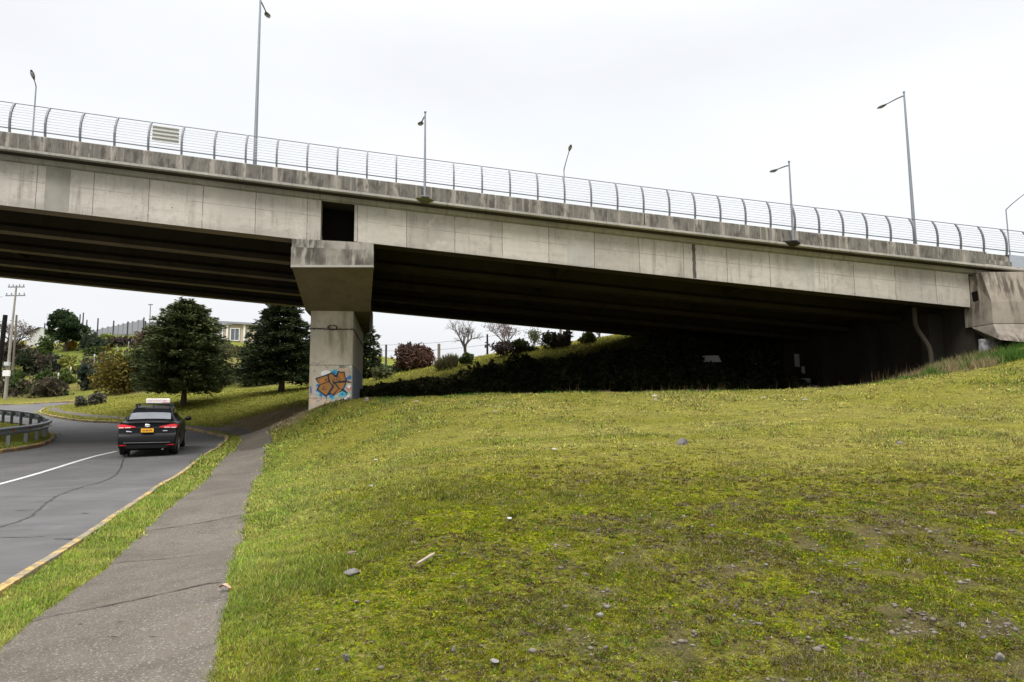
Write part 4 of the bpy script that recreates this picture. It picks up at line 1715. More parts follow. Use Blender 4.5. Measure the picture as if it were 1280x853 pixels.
def blob_cloud(r, blobs, n, size, c_lo, c_hi, up=.0, shell=.55, elong=1.8):
    """leaves through a set of ellipsoid clumps (centre, radii), each clump of its own tone"""
    w_ = np.array([b[1][0] * b[1][1] * b[1][2] for b in blobs]) ** .75
    k_ = r.choice(len(blobs), n, p=w_ / w_.sum())
    Cb = np.array([b[0] for b in blobs])[k_]
    Rb = np.array([b[1] for b in blobs])[k_]
    d = rand_dirs(r, n)
    rad = (shell + (1 - shell) * r.random(n)) ** .8
    rad *= 1 + .16 * r.normal(size=n)
    P = Cb + d * Rb * rad[:, None]
    tone = r.random(len(blobs))[k_] * .6 + r.random(n) * .4
    cols = np.array(c_lo) + (np.array(c_hi) - np.array(c_lo)) * tone[:, None]
    cols *= (.8 + .4 * r.random(n))[:, None]
    a = unit(rand_dirs(r, n) + d * .8 + np.array([0, 0, up]))
    b = unit(np.cross(a, rand_dirs(r, n)))
    s = size * (.6 + .8 * r.random(n))[:, None]
    return leaf_quads(P, a * s * elong * .5, b * s * .5, cols)


def join(parts):
    V, Fc, Cc = [], [], []
    o = 0
    for v, f, c in parts:
        V.append(v)
        Fc.append(f + o)
        Cc.append(c)
        o += len(v)
    return np.concatenate(V), np.concatenate(Fc), np.concatenate(Cc)


def mpp(Y):
    return Y / F


def ground_at(px, Y):
    """ground point under a picture column at a distance"""
    d = ray(px, 500)
    x = d.x / d.y * Y
    return Vector((x, Y, g1(x, Y)))


def conifer(base, Ht, Rad, prof, seed, label, nl, c_lo, c_hi, trunk_r, u0=.12, spray=(.30, .085), group=None, droop=.12, dens=46):
    r = np.random.default_rng(seed)
    root = empty('conifer_tree', base)
    tag(root, label, 'tree', group)
    mb = MB()
    n_ = 7
    mb.tube([base + Vector((.06 * math.sin(i * 1.3), .05 * math.cos(i * 1.7), Ht * .95 * i / n_ - (.25 if i == 0 else 0))) for i in range(n_ + 1)],
            [trunk_r * (1.25 if i == 0 else 1) * (1 - .92 * i / n_) for i in range(n_ + 1)], 9)
    us, Us = [p[0] for p in prof], [p[1] for p in prof]
    parts = []
    for i in range(nl):
        u = u0 + (1 - u0) * ((i + r.random()) / nl) ** 1.05
        u = min(u, .985)
        L = Rad * float(np.interp(u, us, Us)) * r.uniform(.66, 1.10)
        a = i * 2.39996 + r.uniform(-.5, .5)
        z0 = Ht * u
        rise = r.uniform(-.05, .32) * L * (.4 + u)
        dvec = np.array([math.cos(a), math.sin(a), 0])
        tip = base + Vector((dvec[0] * L, dvec[1] * L, z0 + rise - droop * L))
        mid = base + Vector((dvec[0] * L * .55, dvec[1] * L * .55, z0 + rise * .75))
        st = base + Vector((0, 0, z0))
        if i % 2 == 0:
            mb.tube([st, mid, st.lerp(tip, .9)], [max(.012, trunk_r * .22 * (1 - u * .6)), .016, .006], 4, cap=False)
        m_ = int(dens * (.35 + L)) + 6
        f = r.random(m_) ** .75
        f = .12 + .88 * f
        lat = (r.random(m_) - .5) * 2 * (.10 + .42 * f * (1.15 - f)) * L * .85
        side = np.array([-dvec[1], dvec[0], 0])
        p0, p1, p2 = np.array(st), np.array(mid), np.array(tip)
        ff = f[:, None]
        axis_ = (1 - ff) ** 2 * p0 + 2 * ff * (1 - ff) * p1 + ff ** 2 * p2
        P = axis_ + side * lat[:, None] + np.array([0, 0, 1.0]) * (r.normal(size=m_) * .095 - np.abs(lat) * .16)[:, None]
        U = unit(dvec * (.9 + .3 * r.random(m_))[:, None] + side * (np.sign(lat) * (.35 + .5 * r.random(m_)))[:, None] + np.array([0, 0, 1.0]) * (r.normal(size=m_) * .36 + .16)[:, None])
        Wd = unit(np.cross(U, np.array([0, 0, 1.0]) + .8 * r.normal(size=(m_, 3))))
        s = (.6 + .7 * r.random(m_))[:, None]
        tone = r.random()
        t = np.clip(.55 * tone + .45 * r.random(m_) + .18 * (f - .6), 0, 1)[:, None]
        cols = np.array(c_lo) + (np.array(c_hi) - np.array(c_lo)) * t
        parts.append(leaf_quads(P, U * spray[0] * .5 * s, Wd * spray[1] * .5 * s, cols))
    mb.build('trunk', M['bark'], root, smooth=True)
    V, Fc, Cc = join(parts)
    np_mesh('crown', V, Fc, M['needle'], {'col': Cc}, parent=root)
    return root


def top_h(base, py):
    return hgt_for(base, py)


# --- the two dark conifers on the far lawn, and one half behind the pier
b = ground_at(229, 42)
conifer(b, top_h(b, 377), 60 * mpp(42), [(0, .3), (.13, .78), (.25, 1), (.5, .92), (.72, .74), (.88, .48), (1, .12)], 1,
        'bushy dome-shaped dark conifer with a short bare trunk on the far lawn, behind the car', 330, (.030, .042, .016), (.105, .122, .046), .17, .14, (.29, .085), dens=52)
b = ground_at(351, 46)
conifer(b, top_h(b, 366), 53 * mpp(46), [(0, .3), (.1, .75), (.2, 1), (.45, .9), (.7, .68), (.88, .36), (1, .06)], 2,
        'dense near-black conifer standing just left of the bridge pier', 300, (.014, .023, .011), (.048, .064, .026), .2, .12, (.29, .085), dens=50)
b = ground_at(450, 53)
conifer(b, top_h(b, 388), 31 * mpp(53), [(0, .5), (.1, .95), (.3, 1), (.6, .72), (.85, .38), (1, .05)], 3,
        'narrow conifer half hidden behind the right side of the bridge pier', 130, (.020, .032, .016), (.055, .072, .032), .16, .05, (.34, .10))


# --- shrubs
def shrub(px, py0, Y, wpx, hpx, c_lo, c_hi, name, label, cat='bush', n=None, seed=None, leaf=None, group=None, nb=None, up=.1, mat='leaf', depth=1.0, stems=True, elong=1.8, sink=0.0):
    seed = seed if seed is not None else int(px * 7 + py0 * 13)
    r = np.random.default_rng(seed)
    p = ground_at(px, Y)
    q_ = ground_px(px, py0, Y * .72, Y * 1.5)
    if Y * .74 < q_.y < Y * 1.45:
        p = Vector((q_.x, q_.y, g1(q_.x, q_.y)))
        Y = q_.y
    W, Hh = wpx * mpp(Y), hpx * mpp(Y)
    if name == 'round_shrub':
        W *= .74
    root = empty(name, p)
    tag(root, label, cat, group)
    blobs = []
    nb = nb or int(7 + min(18, W * 3))
    for i in range(nb):
        a = r.uniform(0, 2 * math.pi)
        q = math.sqrt(r.random()) * .34
        zc = r.uniform(.12, .72)
        s_ = 1.12 * math.sqrt(max(.06, 1 - (zc / .82) ** 2))
        rr = r.uniform(.17, .30)
        blobs.append(((p.x + math.cos(a) * q * W * s_, p.y + math.sin(a) * q * W * s_ * depth, p.z + zc * Hh), (rr * W * .95, rr * W * .95 * depth, rr * Hh * 1.05)))
    leaf = leaf or max(.10, 2.6 * mpp(Y))
    n = n or int(min(9000, max(600, 5.5 * (W * Hh) / (leaf * leaf))))
    V, Fc, Cc = blob_cloud(r, blobs, n, leaf, c_lo, c_hi, up, elong=elong)
    V[:, 2] = np.maximum(V[:, 2], p.z - .12)
    np_mesh('foliage', V, Fc, M[mat], {'col': Cc}, parent=root)
    if stems:
        mb = MB()
        for i in range(5):
            a = r.uniform(0, 6.28)
            mb.tube([p - Vector((0, 0, .1)), p + Vector((math.cos(a) * W * .12, math.sin(a) * W * .12, Hh * .3)), p + Vector((math.cos(a) * W * .28, math.sin(a) * W * .28, Hh * .7))], [max(.03, .012 * W), .02, .008], 5)
        mb.build('stem', M['bark'], root)
    return root


G_DK = ((.018, .027, .011), (.055, .066, .024))
G_MD = ((.030, .050, .014), (.075, .105, .028))
G_YL = ((.10, .115, .022), (.22, .22, .05))
BRN = ((.048, .038, .027), (.105, .084, .058))
GREY = ((.070, .072, .055), (.16, .155, .125))

shrub(100, 509, 52, 17, 13, (.060, .062, .048), (.135, .132, .108), 'round_shrub', 'small clipped grey-green round shrub by the far path bend', n=1500)
shrub(122, 505, 53, 26, 16, (.085, .082, .060), (.19, .18, .14), 'round_shrub', 'larger pale grey rounded shrub on the far lawn', n=2200)
# dark hedge masses behind the far lawn
shrub(176, 487, 64, 60, 48, *G_DK, 'bush', 'dark green bush low behind the bushy conifer on its left')
shrub(262, 484, 66, 64, 42, (.018, .026, .011), (.048, .054, .022), 'bush', 'dark hedge bush between the two conifers of the far lawn')
shrub(318, 482, 68, 66, 50, *G_DK, 'bush', 'dark bush in the shade behind the near-black conifer')
shrub(400, 480, 68, 60, 40, *G_DK, 'bush', 'dark bush behind the bridge pier')
shrub(146, 492, 62, 52, 58, (.050, .042, .012), (.150, .115, .020), 'gorse_bush', 'tall brownish gorse bush with orange-yellow flowers left of the bushy conifer')
shrub(128, 484, 66, 24, 22, (.02, .03, .02), (.05, .065, .045), 'bush', 'blue-green low bush at the foot of the gorse')
shrub(106, 488, 65, 26, 34, (.022, .032, .022), (.055, .07, .05), 'bush', 'dark blue-green shrub left of the orange gorse')
shrub(64, 496, 64, 38, 30, (.045, .036, .026), (.10, .085, .055), 'bush', 'brown twiggy mound at the foot of the slope')
shrub(86, 468, 74, 26, 28, (.10, .12, .02), (.30, .29, .07), 'flowering_shrub', 'pale yellow flowering shrub halfway up the slope')
shrub(72, 464, 76, 30, 24, (.028, .034, .026), (.06, .07, .05), 'bush', 'grey-green bush left of the yellow flowering shrub')
shrub(56, 482, 70, 26, 24, *G_MD, 'bush', 'mid green bush low on the slope among the stakes')
shrub(80, 480, 70, 22, 22, (.05, .075, .02), (.11, .14, .035), 'bush', 'light green bush below the yellow flowering shrub')
shrub(20, 492, 68, 24, 30, *G_MD, 'bush', 'green bush beside the white sign box')
shrub(29, 470, 76, 26, 34, (.012, .020, .010), (.034, .046, .02), 'bush', 'near-black evergreen bush right of the power pole')
shrub(19, 474, 74, 20, 16, (.10, .11, .03), (.2, .2, .06), 'bush', 'small yellowish bush above the white sign box')
shrub(33, 492, 67, 20, 16, (.07, .05, .035), (.14, .09, .06), 'bush', 'reddish brown low bush at the roadside')
shrub(14, 452, 96, 40, 26, *BRN, 'leafless_thicket', 'reddish brown bare thicket at the far left of the hill', 'thicket', elong=3.5)
shrub(42, 466, 86, 40, 34, *BRN, 'leafless_thicket', 'brown bare thicket on the slope below the white house', 'thicket', elong=3.5)
shrub(54, 452, 92, 30, 34, *G_MD, 'bush', 'olive green bush below the round-headed tree')
shrub(114, 440, 100, 34, 30, (.025, .036, .022), (.055, .07, .04), 'bush', 'grey-green bush right of the round-headed tree')
shrub(130, 434, 100, 26, 18, (.09, .12, .02), (.19, .22, .04), 'bush', 'rounded bright yellow-green bush on the hilltop')
shrub(118, 444, 96, 24, 16, *G_MD, 'bush', 'green bush below the yellow-green one')
shrub(89, 438, 100, 14, 12, (.22, .15, .02), (.40, .28, .05), 'flowering_shrub', 'small orange-yellow shrub beneath the round-headed tree')
shrub(150, 432, 106, 56, 11, (.036, .026, .024), (.075, .055, .048), 'leafless_thicket', 'dark brown bank of thicket under the netting fence', 'thicket', elong=3)
shrub(188, 440, 102, 40, 34, (.060, .048, .030), (.12, .095, .06), 'leafless_thicket', 'tan thicket right of the netting fence', 'thicket', elong=3)
shrub(205, 470, 84, 60, 40, (.03, .036, .018), (.07, .072, .035), 'bush', 'olive bush up the slope behind the bushy conifer')

# --- low scrub tangled over the hillside between them
r = np.random.default_rng(8)
n = 60000
pxs = r.uniform(-20, 330, n)
Yb = r.uniform(60.5, 116, n)
dk = np.array([tuple(ray(q, 480)) for q in np.linspace(-20, 330, 40)])
xb = np.interp(pxs, np.linspace(-20, 330, 40), dk[:, 0] / dk[:, 1]) * Yb
f = fbm(xb, Yb, .16, 4)
grassy = np.exp(-(((xb + 58) / 15.0) ** 2 + ((Yb - 91) / 12.0) ** 2))
keep = r.random(n) < sstep(.40, .55, f) * (1 - np.clip(grassy * 1.3, 0, .93)) * sstep(62, 66, Yb) * (1 - sstep(100, 105, Yb))
xb, Yb, f = xb[keep], Yb[keep], f[keep]
n = len(xb)
zb = T(xb, Yb) + r.random(n) ** 1.5 * (.35 + 1.1 * sstep(.45, .62, f))
tone = fbm(xb + 9, Yb, .35, 3)
ca_, cb_, cc_ = np.array((.062, .050, .034)), np.array((.036, .046, .018)), np.array((.105, .095, .045))
cols = np.where((tone < .46)[:, None], ca_, np.where((tone < .57)[:, None], cb_, cc_)) * (.55 + .9 * r.random((n, 1)))
a = unit(rand_dirs(r, n) + np.array([0, 0, .6]))
b_ = unit(np.cross(a, rand_dirs(r, n)))
sz = (.13 + .12 * r.random(n))[:, None]
V, Fc, Cc = leaf_quads(np.c_[xb, Yb, zb], a * sz * 1.5, b_ * sz * .6, cols)
o = np_mesh('undergrowth', V, Fc, M['leaf'], {'col': Cc})
tag(o, 'low brown and olive scrub tangled over the hillside on the left', 'undergrowth', kind='stuff')

# --- round-headed tree on the hill
p = ground_at(78, 97)
root = empty('broadleaf_tree', p)
tag(root, 'round-headed dark green tree on the hill left of the netting fence', 'tree')
r = np.random.default_rng(77)
blobs = []
for i in range(46):
    a = r.uniform(0, 6.28)
    q = math.sqrt(r.random())
    zc = r.uniform(0, 1)
    wz = math.sin(math.pi * (.18 + .72 * zc)) ** .7
    blobs.append(((p.x + math.cos(a) * q * 2.3 * wz, p.y + math.sin(a) * q * 2.3 * wz, p.z + 1.9 + zc * 3.6), (r.uniform(.5, .95),) * 2 + (r.uniform(.4, .7),)))
V, Fc, Cc = blob_cloud(r, blobs, 14000, .2, (.018, .032, .014), (.055, .085, .032))
np_mesh('crown', V, Fc, M['leaf'], {'col': Cc}, parent=root)
mb = MB()
mb.tube([p - Vector((0, 0, .3)), p + Vector((.1, 0, 1.8)), p + Vector((0, .1, 4.2))], [.26, .2, .06], 8)
mb.build('trunk', M['bark'], root, smooth=True)


# --- bare trees and twiggy ones
def bare_tree(px, Y, toppy, spread, seed, label, r0=.16, leafc=None, nleaf=0, trunk_f=.28, mat='twig', levels=5, name='bare_tree', multi=1, leafsize=None):
    rr = random.Random(seed)
    p = ground_at(px, Y)
    Ht = top_h(p, toppy)
    root = empty(name, p)
    tag(root, label, 'tree')
    tr, br = MB(), MB()
    tips = []

    def grow(q, d, L, rad, lev):
        n_ = 3
        P = [q]
        dd = d.copy()
        for i in range(n_):
            dd = (dd + Vector((rr.uniform(-.16, .16), rr.uniform(-.16, .16), rr.uniform(-.02, .14)))).normalized()
            P.append(P[-1] + dd * L / n_)
        (tr if lev == 0 else br).tube(P, [rad * (1 - .38 * i / n_) for i in range(n_ + 1)], 6 if lev < 2 else 3, cap=False)
        if lev >= levels:
            tips.append(P[-1])
            return
        nb = 3 if lev < 2 else rr.choice((2, 3, 3))
        for i in range(nb):
            a = 2 * math.pi * (i + rr.uniform(-.25, .25)) / nb + lev
            o1 = dd.orthogonal().normalized()
            o2 = dd.cross(o1)
            sp = rr.uniform(.45, .95) * spread
            nd = (dd + (o1 * math.cos(a) + o2 * math.sin(a)) * sp + Vector((0, 0, .12))).normalized()
            f = 1 if i < 2 else rr.uniform(.6, .95)
            grow(P[-1] if i < 2 else P[rr.choice((1, 2))], nd, L * rr.uniform(.62, .86), rad * .60, lev + 1)

    for k_ in range(multi):
        d0 = Vector((rr.uniform(-.1, .1) + (0 if multi == 1 else rr.uniform(-.5, .5)), rr.uniform(-.1, .1), 1)).normalized()
        grow(p - Vector((0, 0, .15)), d0, Ht * trunk_f, r0, 0)
    # bring the whole to the wanted height
    zmax = max(v[2] for v in br.v) - p.z
    k_ = Ht / zmax
    for mbx in (tr, br):
        mbx.v = [(p.x + (a - p.x) * k_, p.y + (b_ - p.y) * k_, p.z + (c_ - p.z) * k_) for a, b_, c_ in mbx.v]
    tr.build('trunk', M[mat], root)
    br.build('branches', M[mat], root)
    if nleaf:
        r = np.random.default_rng(seed)
        tp = np.array([[p.x + (t.x - p.x) * k_, p.y + (t.y - p.y) * k_, p.z + (t.z - p.z) * k_] for t in tips])
        idx = r.integers(0, len(tp), nleaf)
        P = tp[idx] + r.normal(size=(nleaf, 3)) * .16
        a = rand_dirs(r, nleaf)
        b_ = unit(np.cross(a, rand_dirs(r, nleaf)))
        ls = leafsize or 1.8 * mpp(Y)
        cols = np.array(leafc[0]) + (np.array(leafc[1]) - np.array(leafc[0])) * r.random(nleaf)[:, None]
        V, Fc, Cc = leaf_quads(P, a * ls * .7, b_ * ls * .4, cols)
        np_mesh('leaves', V, Fc, M['leaf'], {'col': Cc}, parent=root)
    return root


bare_tree(583, 50, 397, 1.15, 4, 'bare winter tree with spreading branches on the bank, seen under the bridge', .13, levels=6)
bare_tree(634, 54, 400, 1.0, 9, 'purplish twiggy tree right of the bare winter tree', .10, ((.09, .06, .06), (.17, .12, .11)), 900, levels=5, leafsize=.09)
bare_tree(668, 56, 414, .7, 12, 'small bare twiggy tree on top of the bank, with sky behind', .07, ((.04, .045, .02), (.09, .09, .04)), 900, levels=5, leafsize=.10)
bare_tree(8, 88, 401, .9, 21, 'leafless tree at the left edge, behind the leaning pole', .2, ((.09, .065, .06), (.16, .12, .10)), 900, levels=5, leafsize=.16)
bare_tree(752, 52, 404, .7, 31, 'little bare tree at the right end of the sky gap, under the deck', .06, levels=5)
shrub(517, 463, 46, 56, 36, (.042, .026, .019), (.110, .060, .042), 'red_bush', 'large reddish brown bush on the bank right of the pier', n=4200, leaf=.11, elong=2.6)
shrub(505, 465, 46.5, 44, 18, *G_DK, 'bush', 'dark green undergrowth at the foot of the red bush')
shrub(476, 474, 47, 28, 20, (.06, .07, .03), (.15, .15, .07), 'bush', 'pale olive bush close to the right side of the pier')
shrub(484, 462, 60, 46, 14, (.04, .08, .03), (.075, .13, .045), 'hedge', 'low bright green hedge far off between pier and red bush', 'hedge')
shrub(559, 461, 46, 30, 18, (.10, .095, .04), (.22, .20, .095), 'grass_clump', 'straw-coloured clump of tall grass on the bank', 'tall grass', elong=6, leaf=.10, up=2.5, stems=False)
shrub(584, 455, 46.5, 22, 15, (.06, .085, .03), (.13, .17, .06), 'bush', 'rounded light green bush at the foot of the bare winter tree')
shrub(632, 445, 50, 44, 20, (.045, .032, .030), (.10, .07, .06), 'bush', 'purple-brown bush under the purplish twiggy tree')
shrub(655, 441, 50, 32, 18, (.03, .04, .014), (.075, .085, .03), 'bush', 'olive bush at the top of the bank')
shrub(690, 436, 52, 32, 24, (.025, .032, .012), (.06, .065, .028), 'bush', 'taller dark olive bush at the top of the bank, close beneath the deck')
shrub(706, 434, 53, 20, 22, *BRN, 'bush', 'brown bush beside the wooden post at the top of the bank', elong=3)
shrub(738, 428, 50, 30, 14, (.045, .06, .012), (.12, .13, .03), 'bush', 'yellow-green bush where the bank meets the deck')

shrub(1203, 441, 25.6, 40, 36, (.030, .024, .018), (.075, .060, .045), 'leafless_thicket', 'dark dry thicket against the foot of the abutment block', 'thicket', elong=4, leaf=.07, n=1500)

# --- brambles covering the dark bank under the bridge
r = np.random.default_rng(5)
n = 70000
s_px = r.uniform(448, 1010, n)
Yb = r.uniform(29.5, 41.5, n)
d = np.array([tuple(ray(q, 470)) for q in np.linspace(448, 1010, 60)])
kx = np.interp(s_px, np.linspace(448, 1010, 60), d[:, 0] / d[:, 1])
xb = kx * Yb
hump = fbm(xb, Yb, .55, 3)
tall = (sstep(.35, .65, hump) * .50 + .10) * (1 - .6 * sstep(34, 37.5, Yb)) + .55 * sstep(.52, .68, fbm(xb - 20, Yb, .42, 3))
keep = r.random(n) < (.25 + .75 * sstep(.30, .5, hump)) * (1 - sstep(37.0, 37.7, Yb - .8 * np.clip(xb - 7, 0, 8) + (fbm(xb, Yb, .5, 2) - .5) * 3))
keep &= xb < 15.3
xb, Yb, tall, hump = xb[keep], Yb[keep], tall[keep], hump[keep]
n = len(xb)
zb = T(xb, Yb) + tall * (.25 + .75 * r.random(n))
a = rand_dirs(r, n)
b_ = unit(np.cross(a, rand_dirs(r, n)))
s = (.05 + .06 * r.random(n))[:, None]
cols = np.array((.016, .018, .008)) + (np.array((.046, .050, .018)) - np.array((.010, .011, .006))) * r.random(n)[:, None]
V, Fc, Cc = leaf_quads(np.c_[xb, Yb, zb], a * s * 1.5, b_ * s, cols)
o = np_mesh('undergrowth', V, Fc, M['leaf'], {'col': Cc})
tag(o, 'dark bramble undergrowth covering the shaded bank beneath the bridge', 'undergrowth', kind='stuff')

# ------------------------------------------------------------------ small structures on the hill
M['whitepaint'] = flat('white_paint', (.68, .67, .64), .6, var=.06)
M['postblack'] = flat('dark_post', (.03, .03, .032), .7)
m = NT('netting', .8, .2)
m.color((.13, .135, .15))
tp = m.n('ShaderNodeBsdfTransparent')
mx = m.n('ShaderNodeMixShader')
mx.inputs[0].default_value = .78
m.link(tp.outputs[0], mx.inputs[1])
m.link(m.b.outputs[0], mx.inputs[2])
m.link(mx.outputs[0], m.t.nodes['Material Output'].inputs[0])
M['netting'] = m.mat


def stand(px, Y):
    return ground_at(px, Y)


def fence(pts, label, name='netting_fence'):
    """pts: (px, Y, top py, post top py) left to right"""
    P = [stand(a[0], a[1]) for a in pts]
    root = empty(name, P[0])
    tag(root, label, 'fence')
    net = MB()
    V = []
    for p, a in zip(P, pts):
        V += [p - Vector((0, 0, .2)), p + Vector((0, 0, top_h(p, a[2])))]
    for i in range(len(P) - 1):
        sag = (V[2 * i + 1] + V[2 * i + 3]) / 2 - Vector((0, 0, .25))
        net.add([V[2 * i], V[2 * i + 2], V[2 * i + 3], sag, V[2 * i + 1]], [(0, 1, 2, 3, 4)])
    net.build('netting', M['netting'], root)
    for p, a in zip(P, pts):
        mb = MB()
        if a[3] is None:
            mb.tube([p - Vector((0, 0, .3)), p + Vector((0, 0, top_h(p, a[2])))], .06, 6)
        else:
            mb.tube([p - Vector((0, 0, .3)), p + Vector((0, 0, top_h(p, a[3])))], .11, 6)
        mb.build('post', M['postblack'] if a[3] else M['greysteel'], root)
    return root


fence([(101, 118, 416, None), (107, 117, 414, None), (112, 116, 412.5, None), (117, 115.5, 411, 398), (123, 115, 409.5, None), (130, 114.5, 408, None), (137, 114, 406.5, 401), (143, 113.5, 405.5, None), (149, 113, 404, None), (155, 112.5, 402.5, 402), (161, 112, 401.5, None), (168, 111.5, 400, None), (175, 111, 398, 397)],
      'tall grey netting fence with dark posts climbing along the hilltop')
fence([(177, 111, 402, 401.5), (184, 112, 402.5, None), (194, 113, 403, 402.5)], 'paler end panel of fence beside the slim lamp mast', 'panel_fence')


def pole(px, Y, py, r0, mat, name, label, cat='pole', lean=0.0, r1=None, grp=None, n=7):
    p = stand(px, Y)
    h = top_h(p, py)
    mb = MB()
    mb.tube([p - Vector((0, 0, .5)), p + Vector((lean * .5, 0, h * .5)), p + Vector((lean, 0, h))], [r0, (r0 + (r1 or r0)) / 2, r1 or r0], n)
    return tag(mb.build(name, mat, smooth=True), label, cat, grp), p, h


for px, py, lab in ((94, 393, 'left of the two tall dark posts beside the round-headed tree'), (98, 391, 'right of the two tall dark posts beside the round-headed tree'), (103, 400, 'shorter dark post just right of the tall pair by the round-headed tree'),
                    (50, 404, 'left dark post in front of the white house'), (54.5, 402, 'right dark post in front of the white house')):
    pole(px, 112, py, .13, M['postblack'], 'dark_post', lab, 'post', r1=.09)
# slim lamp mast with a cross head
p = stand(182.5, 118)
h = top_h(p, 381)
root = empty('lamp_mast', p)
tag(root, 'slim lamp mast with a short cross head rising behind the netting fence', 'lamp mast')
mb = MB()
mb.tube([p, p + Vector((0, 0, h))], [.11, .07], 6)
mb.build('pole', M['greysteel'], root)
mb = MB()
mb.box(p + Vector((0, 0, h)), (.7, .25, .16))
mb.build('lamp_head', M['greysteel'], root)
# power pole at the left edge: concrete pole, two cross arms, sign box
Yp = 62
p = stand(6.5, Yp)
h = top_h(p, 357)
root = empty('power_pole', p)
tag(root, 'tall pale concrete power pole with two cross arms at the left edge', 'power pole')
mb = MB()
mb.tube([p - Vector((0, 0, .4)), p + Vector((.12, 0, h * .5)), p + Vector((.3, 0, h))], [.15, .11, .07], 8)
M['polec'] = concrete('pole_concrete', (.30, .28, .24), (.15, .13, .10), .4, 3)
mb.build('pole', M['polec'], root, smooth=True)
for dh, wd in ((.15, 1.5), (.95, 1.8)):
    mb = MB()
    q = p + Vector((.3 - dh * .04, 0, h - dh))
    mb.box(q, (wd, .09, .10))
    for k_ in (-.45, -.2, .2, .45):
        mb.tube([q + Vector((wd * k_, 0, .05)), q + Vector((wd * k_, 0, .24))], [.035, .05], 6)
    mb.build('cross_arm', M['greysteel'], root)
mb = MB()
q = at(9.2, 455, Yp - .25)
mb.box(q, (.42, .25, .34))
mb.build('junction_box', M['lampglass'], root)
bx = empty('sign_box', at(8.4, 467, Yp - .5))
tag(bx, 'white rectangular sign box fixed on the power pole', 'sign')
mb = MB()
mb.box(bx.location, (.66, .14, .52), bev=.02)
mb.build('panel', M['whitepaint'], bx)
mb = MB()
mb.box(bx.location + Vector((0, .12, 0)), (.1, .2, .6))
mb.build('bracket', M['greysteel'], bx)
pole(13.5, 66, 394, .09, M['wood'], 'wooden_pole', 'thin wooden pole directly right of the concrete power pole')
mb = MB()
p0, p1 = at(-6, 505, 40), at(7, 394, 40)
mb.tube([p0 - Vector((.1, 0, .6)), p0.lerp(p1, .5), p1], [.15, .135, .12], 10)
tag(mb.build('leaning_pole', M['blackwood'], smooth=True), 'thick black leaning pole cut by the left edge of the photo', 'pole')
# utility pole seen under the bridge, with its transformer cans, and a brown mast
p = stand(609.5, 47)
h = top_h(p, 418)
root = empty('utility_pole', p)
tag(root, 'dark utility pole with small fittings between the bare tree and the purplish tree', 'utility pole')
mb = MB()
mb.tube([p - Vector((0, 0, .4)), p + Vector((0, 0, h))], [.085, .06], 7)
mb.build('pole', M['blackwood'], root)
mb = MB()
mb.box(p + Vector((-.1, 0, h * .45)), (.18, .14, .22))
mb.box(p + Vector((.1, 0, h * .52)), (.16, .12, .14))
mb.box(p + Vector((-.04, 0, h * .62)), (.24, .10, .07))
mb.build('fittings', M['postblack'], root)
pole(548.5, 60, 430, .13, M['wood'], 'wooden_pole', 'brown wooden post standing right of the red bush')
pole(482, 66, 431, .10, M['postblack'], 'dark_post', 'dark post far off between the pier and the red bush', 'post')
pole(702, 48, 410, .09, M['wood'], 'wooden_pole', 'wooden post on the bank top beneath the deck')


def wire(a, b, sag, label, r_=.012):
    mb = MB()
    P = []
    for i in range(15):
        t = i / 14
        q = a.lerp(b, t)
        q.z -= sag * 4 * t * (1 - t)
        P.append(q)
    mb.tube(P, r_, 4)
    tag(mb.build('overhead_wire', M['postblack']), label, 'wire', 'overhead wires')


wire(at(440, 431, 66), at(660, 412, 62), .5, 'upper overhead wire crossing the gap under the bridge', .016)
wire(at(440, 436.5, 66), at(660, 422, 62), .6, 'lower overhead wire crossing the gap under the bridge', .016)
wire(at(3.5, 371, Yp), at(-40, 376, Yp), .1, 'overhead wire leaving the power pole to the left', .015)
wire(at(10, 450, Yp), at(300, 420, 90), .8, 'overhead wire sagging from the power pole across the hill', .014)

# stakes on the slope
stk = [(38, 480, 492, 66), (55, 474, 490, 67), (71, 470, 488, 69), (70.5, 458, 467, 80), (86, 460, 478, 72), (100, 462, 476, 74), (115, 447, 466, 80), (128, 441, 455, 86), (143, 434, 444, 92), (157, 427, 436, 98), (173, 423, 438, 98), (3, 474, 490, 66), (23, 477, 490, 67)]
labs = ['white-topped stake at the roadside foot of the slope, right of the sign box', 'white-topped stake standing among low green bushes on the slope', 'white-topped stake above the brown twiggy mound', 'small stake near the grey-green bush on the slope',
        'stout stake left of the pale yellow flowering shrub', 'stake in front of the pale yellow flowering shrub', 'stake on the bright grass below the hilltop', 'stake above the gorse bush', 'stake on the grass near the yellow-green bush', 'stake under the netting fence',
        'tall white stake at the right end of the netting fence', 'white stake at the left edge under the sign box', 'short stake between sign box and reddish bush']
M['stake'] = flat('pale_stake_wood', (.30, .27, .21), .8)
for (px, t_, b_, Y), lab in zip(stk, labs):
    p = stand(px, Y)
    hh = max(.9, (b_ - t_) * mpp(Y))
    root = empty('stake', p)
    tag(root, lab, 'stake', 'stakes on the hillside')
    mb = MB()
    mb.tube([p - Vector((0, 0, .2)), p + Vector((.03, 0, hh))], [.055, .05], 6)
    mb.build('post', M['stake'], root)
    mb = MB()
    mb.tube([p + Vector((.03, 0, hh - .28)), p + Vector((.03, 0, hh + .02))], [.07, .075], 6)
    mb.build('cap', M['whitepaint'], root)

# pale beams lying on the bank by the power pole
p = stand(18, 66)
mb = MB()
for k_ in range(2):
    a, b_ = stand(14 + 3 * k_, 65), stand(25 + 3 * k_, 67.5)
    mb.tube([a + Vector((0, 0, .08)), b_ + Vector((0, 0, .12))], .08, 6)
M['palewood'] = flat('pale_timber', (.34, .31, .26), .8)
tag(mb.build('timber_rail', M['palewood']), 'pair of pale timbers lying on the bank by the power pole', 'timber')

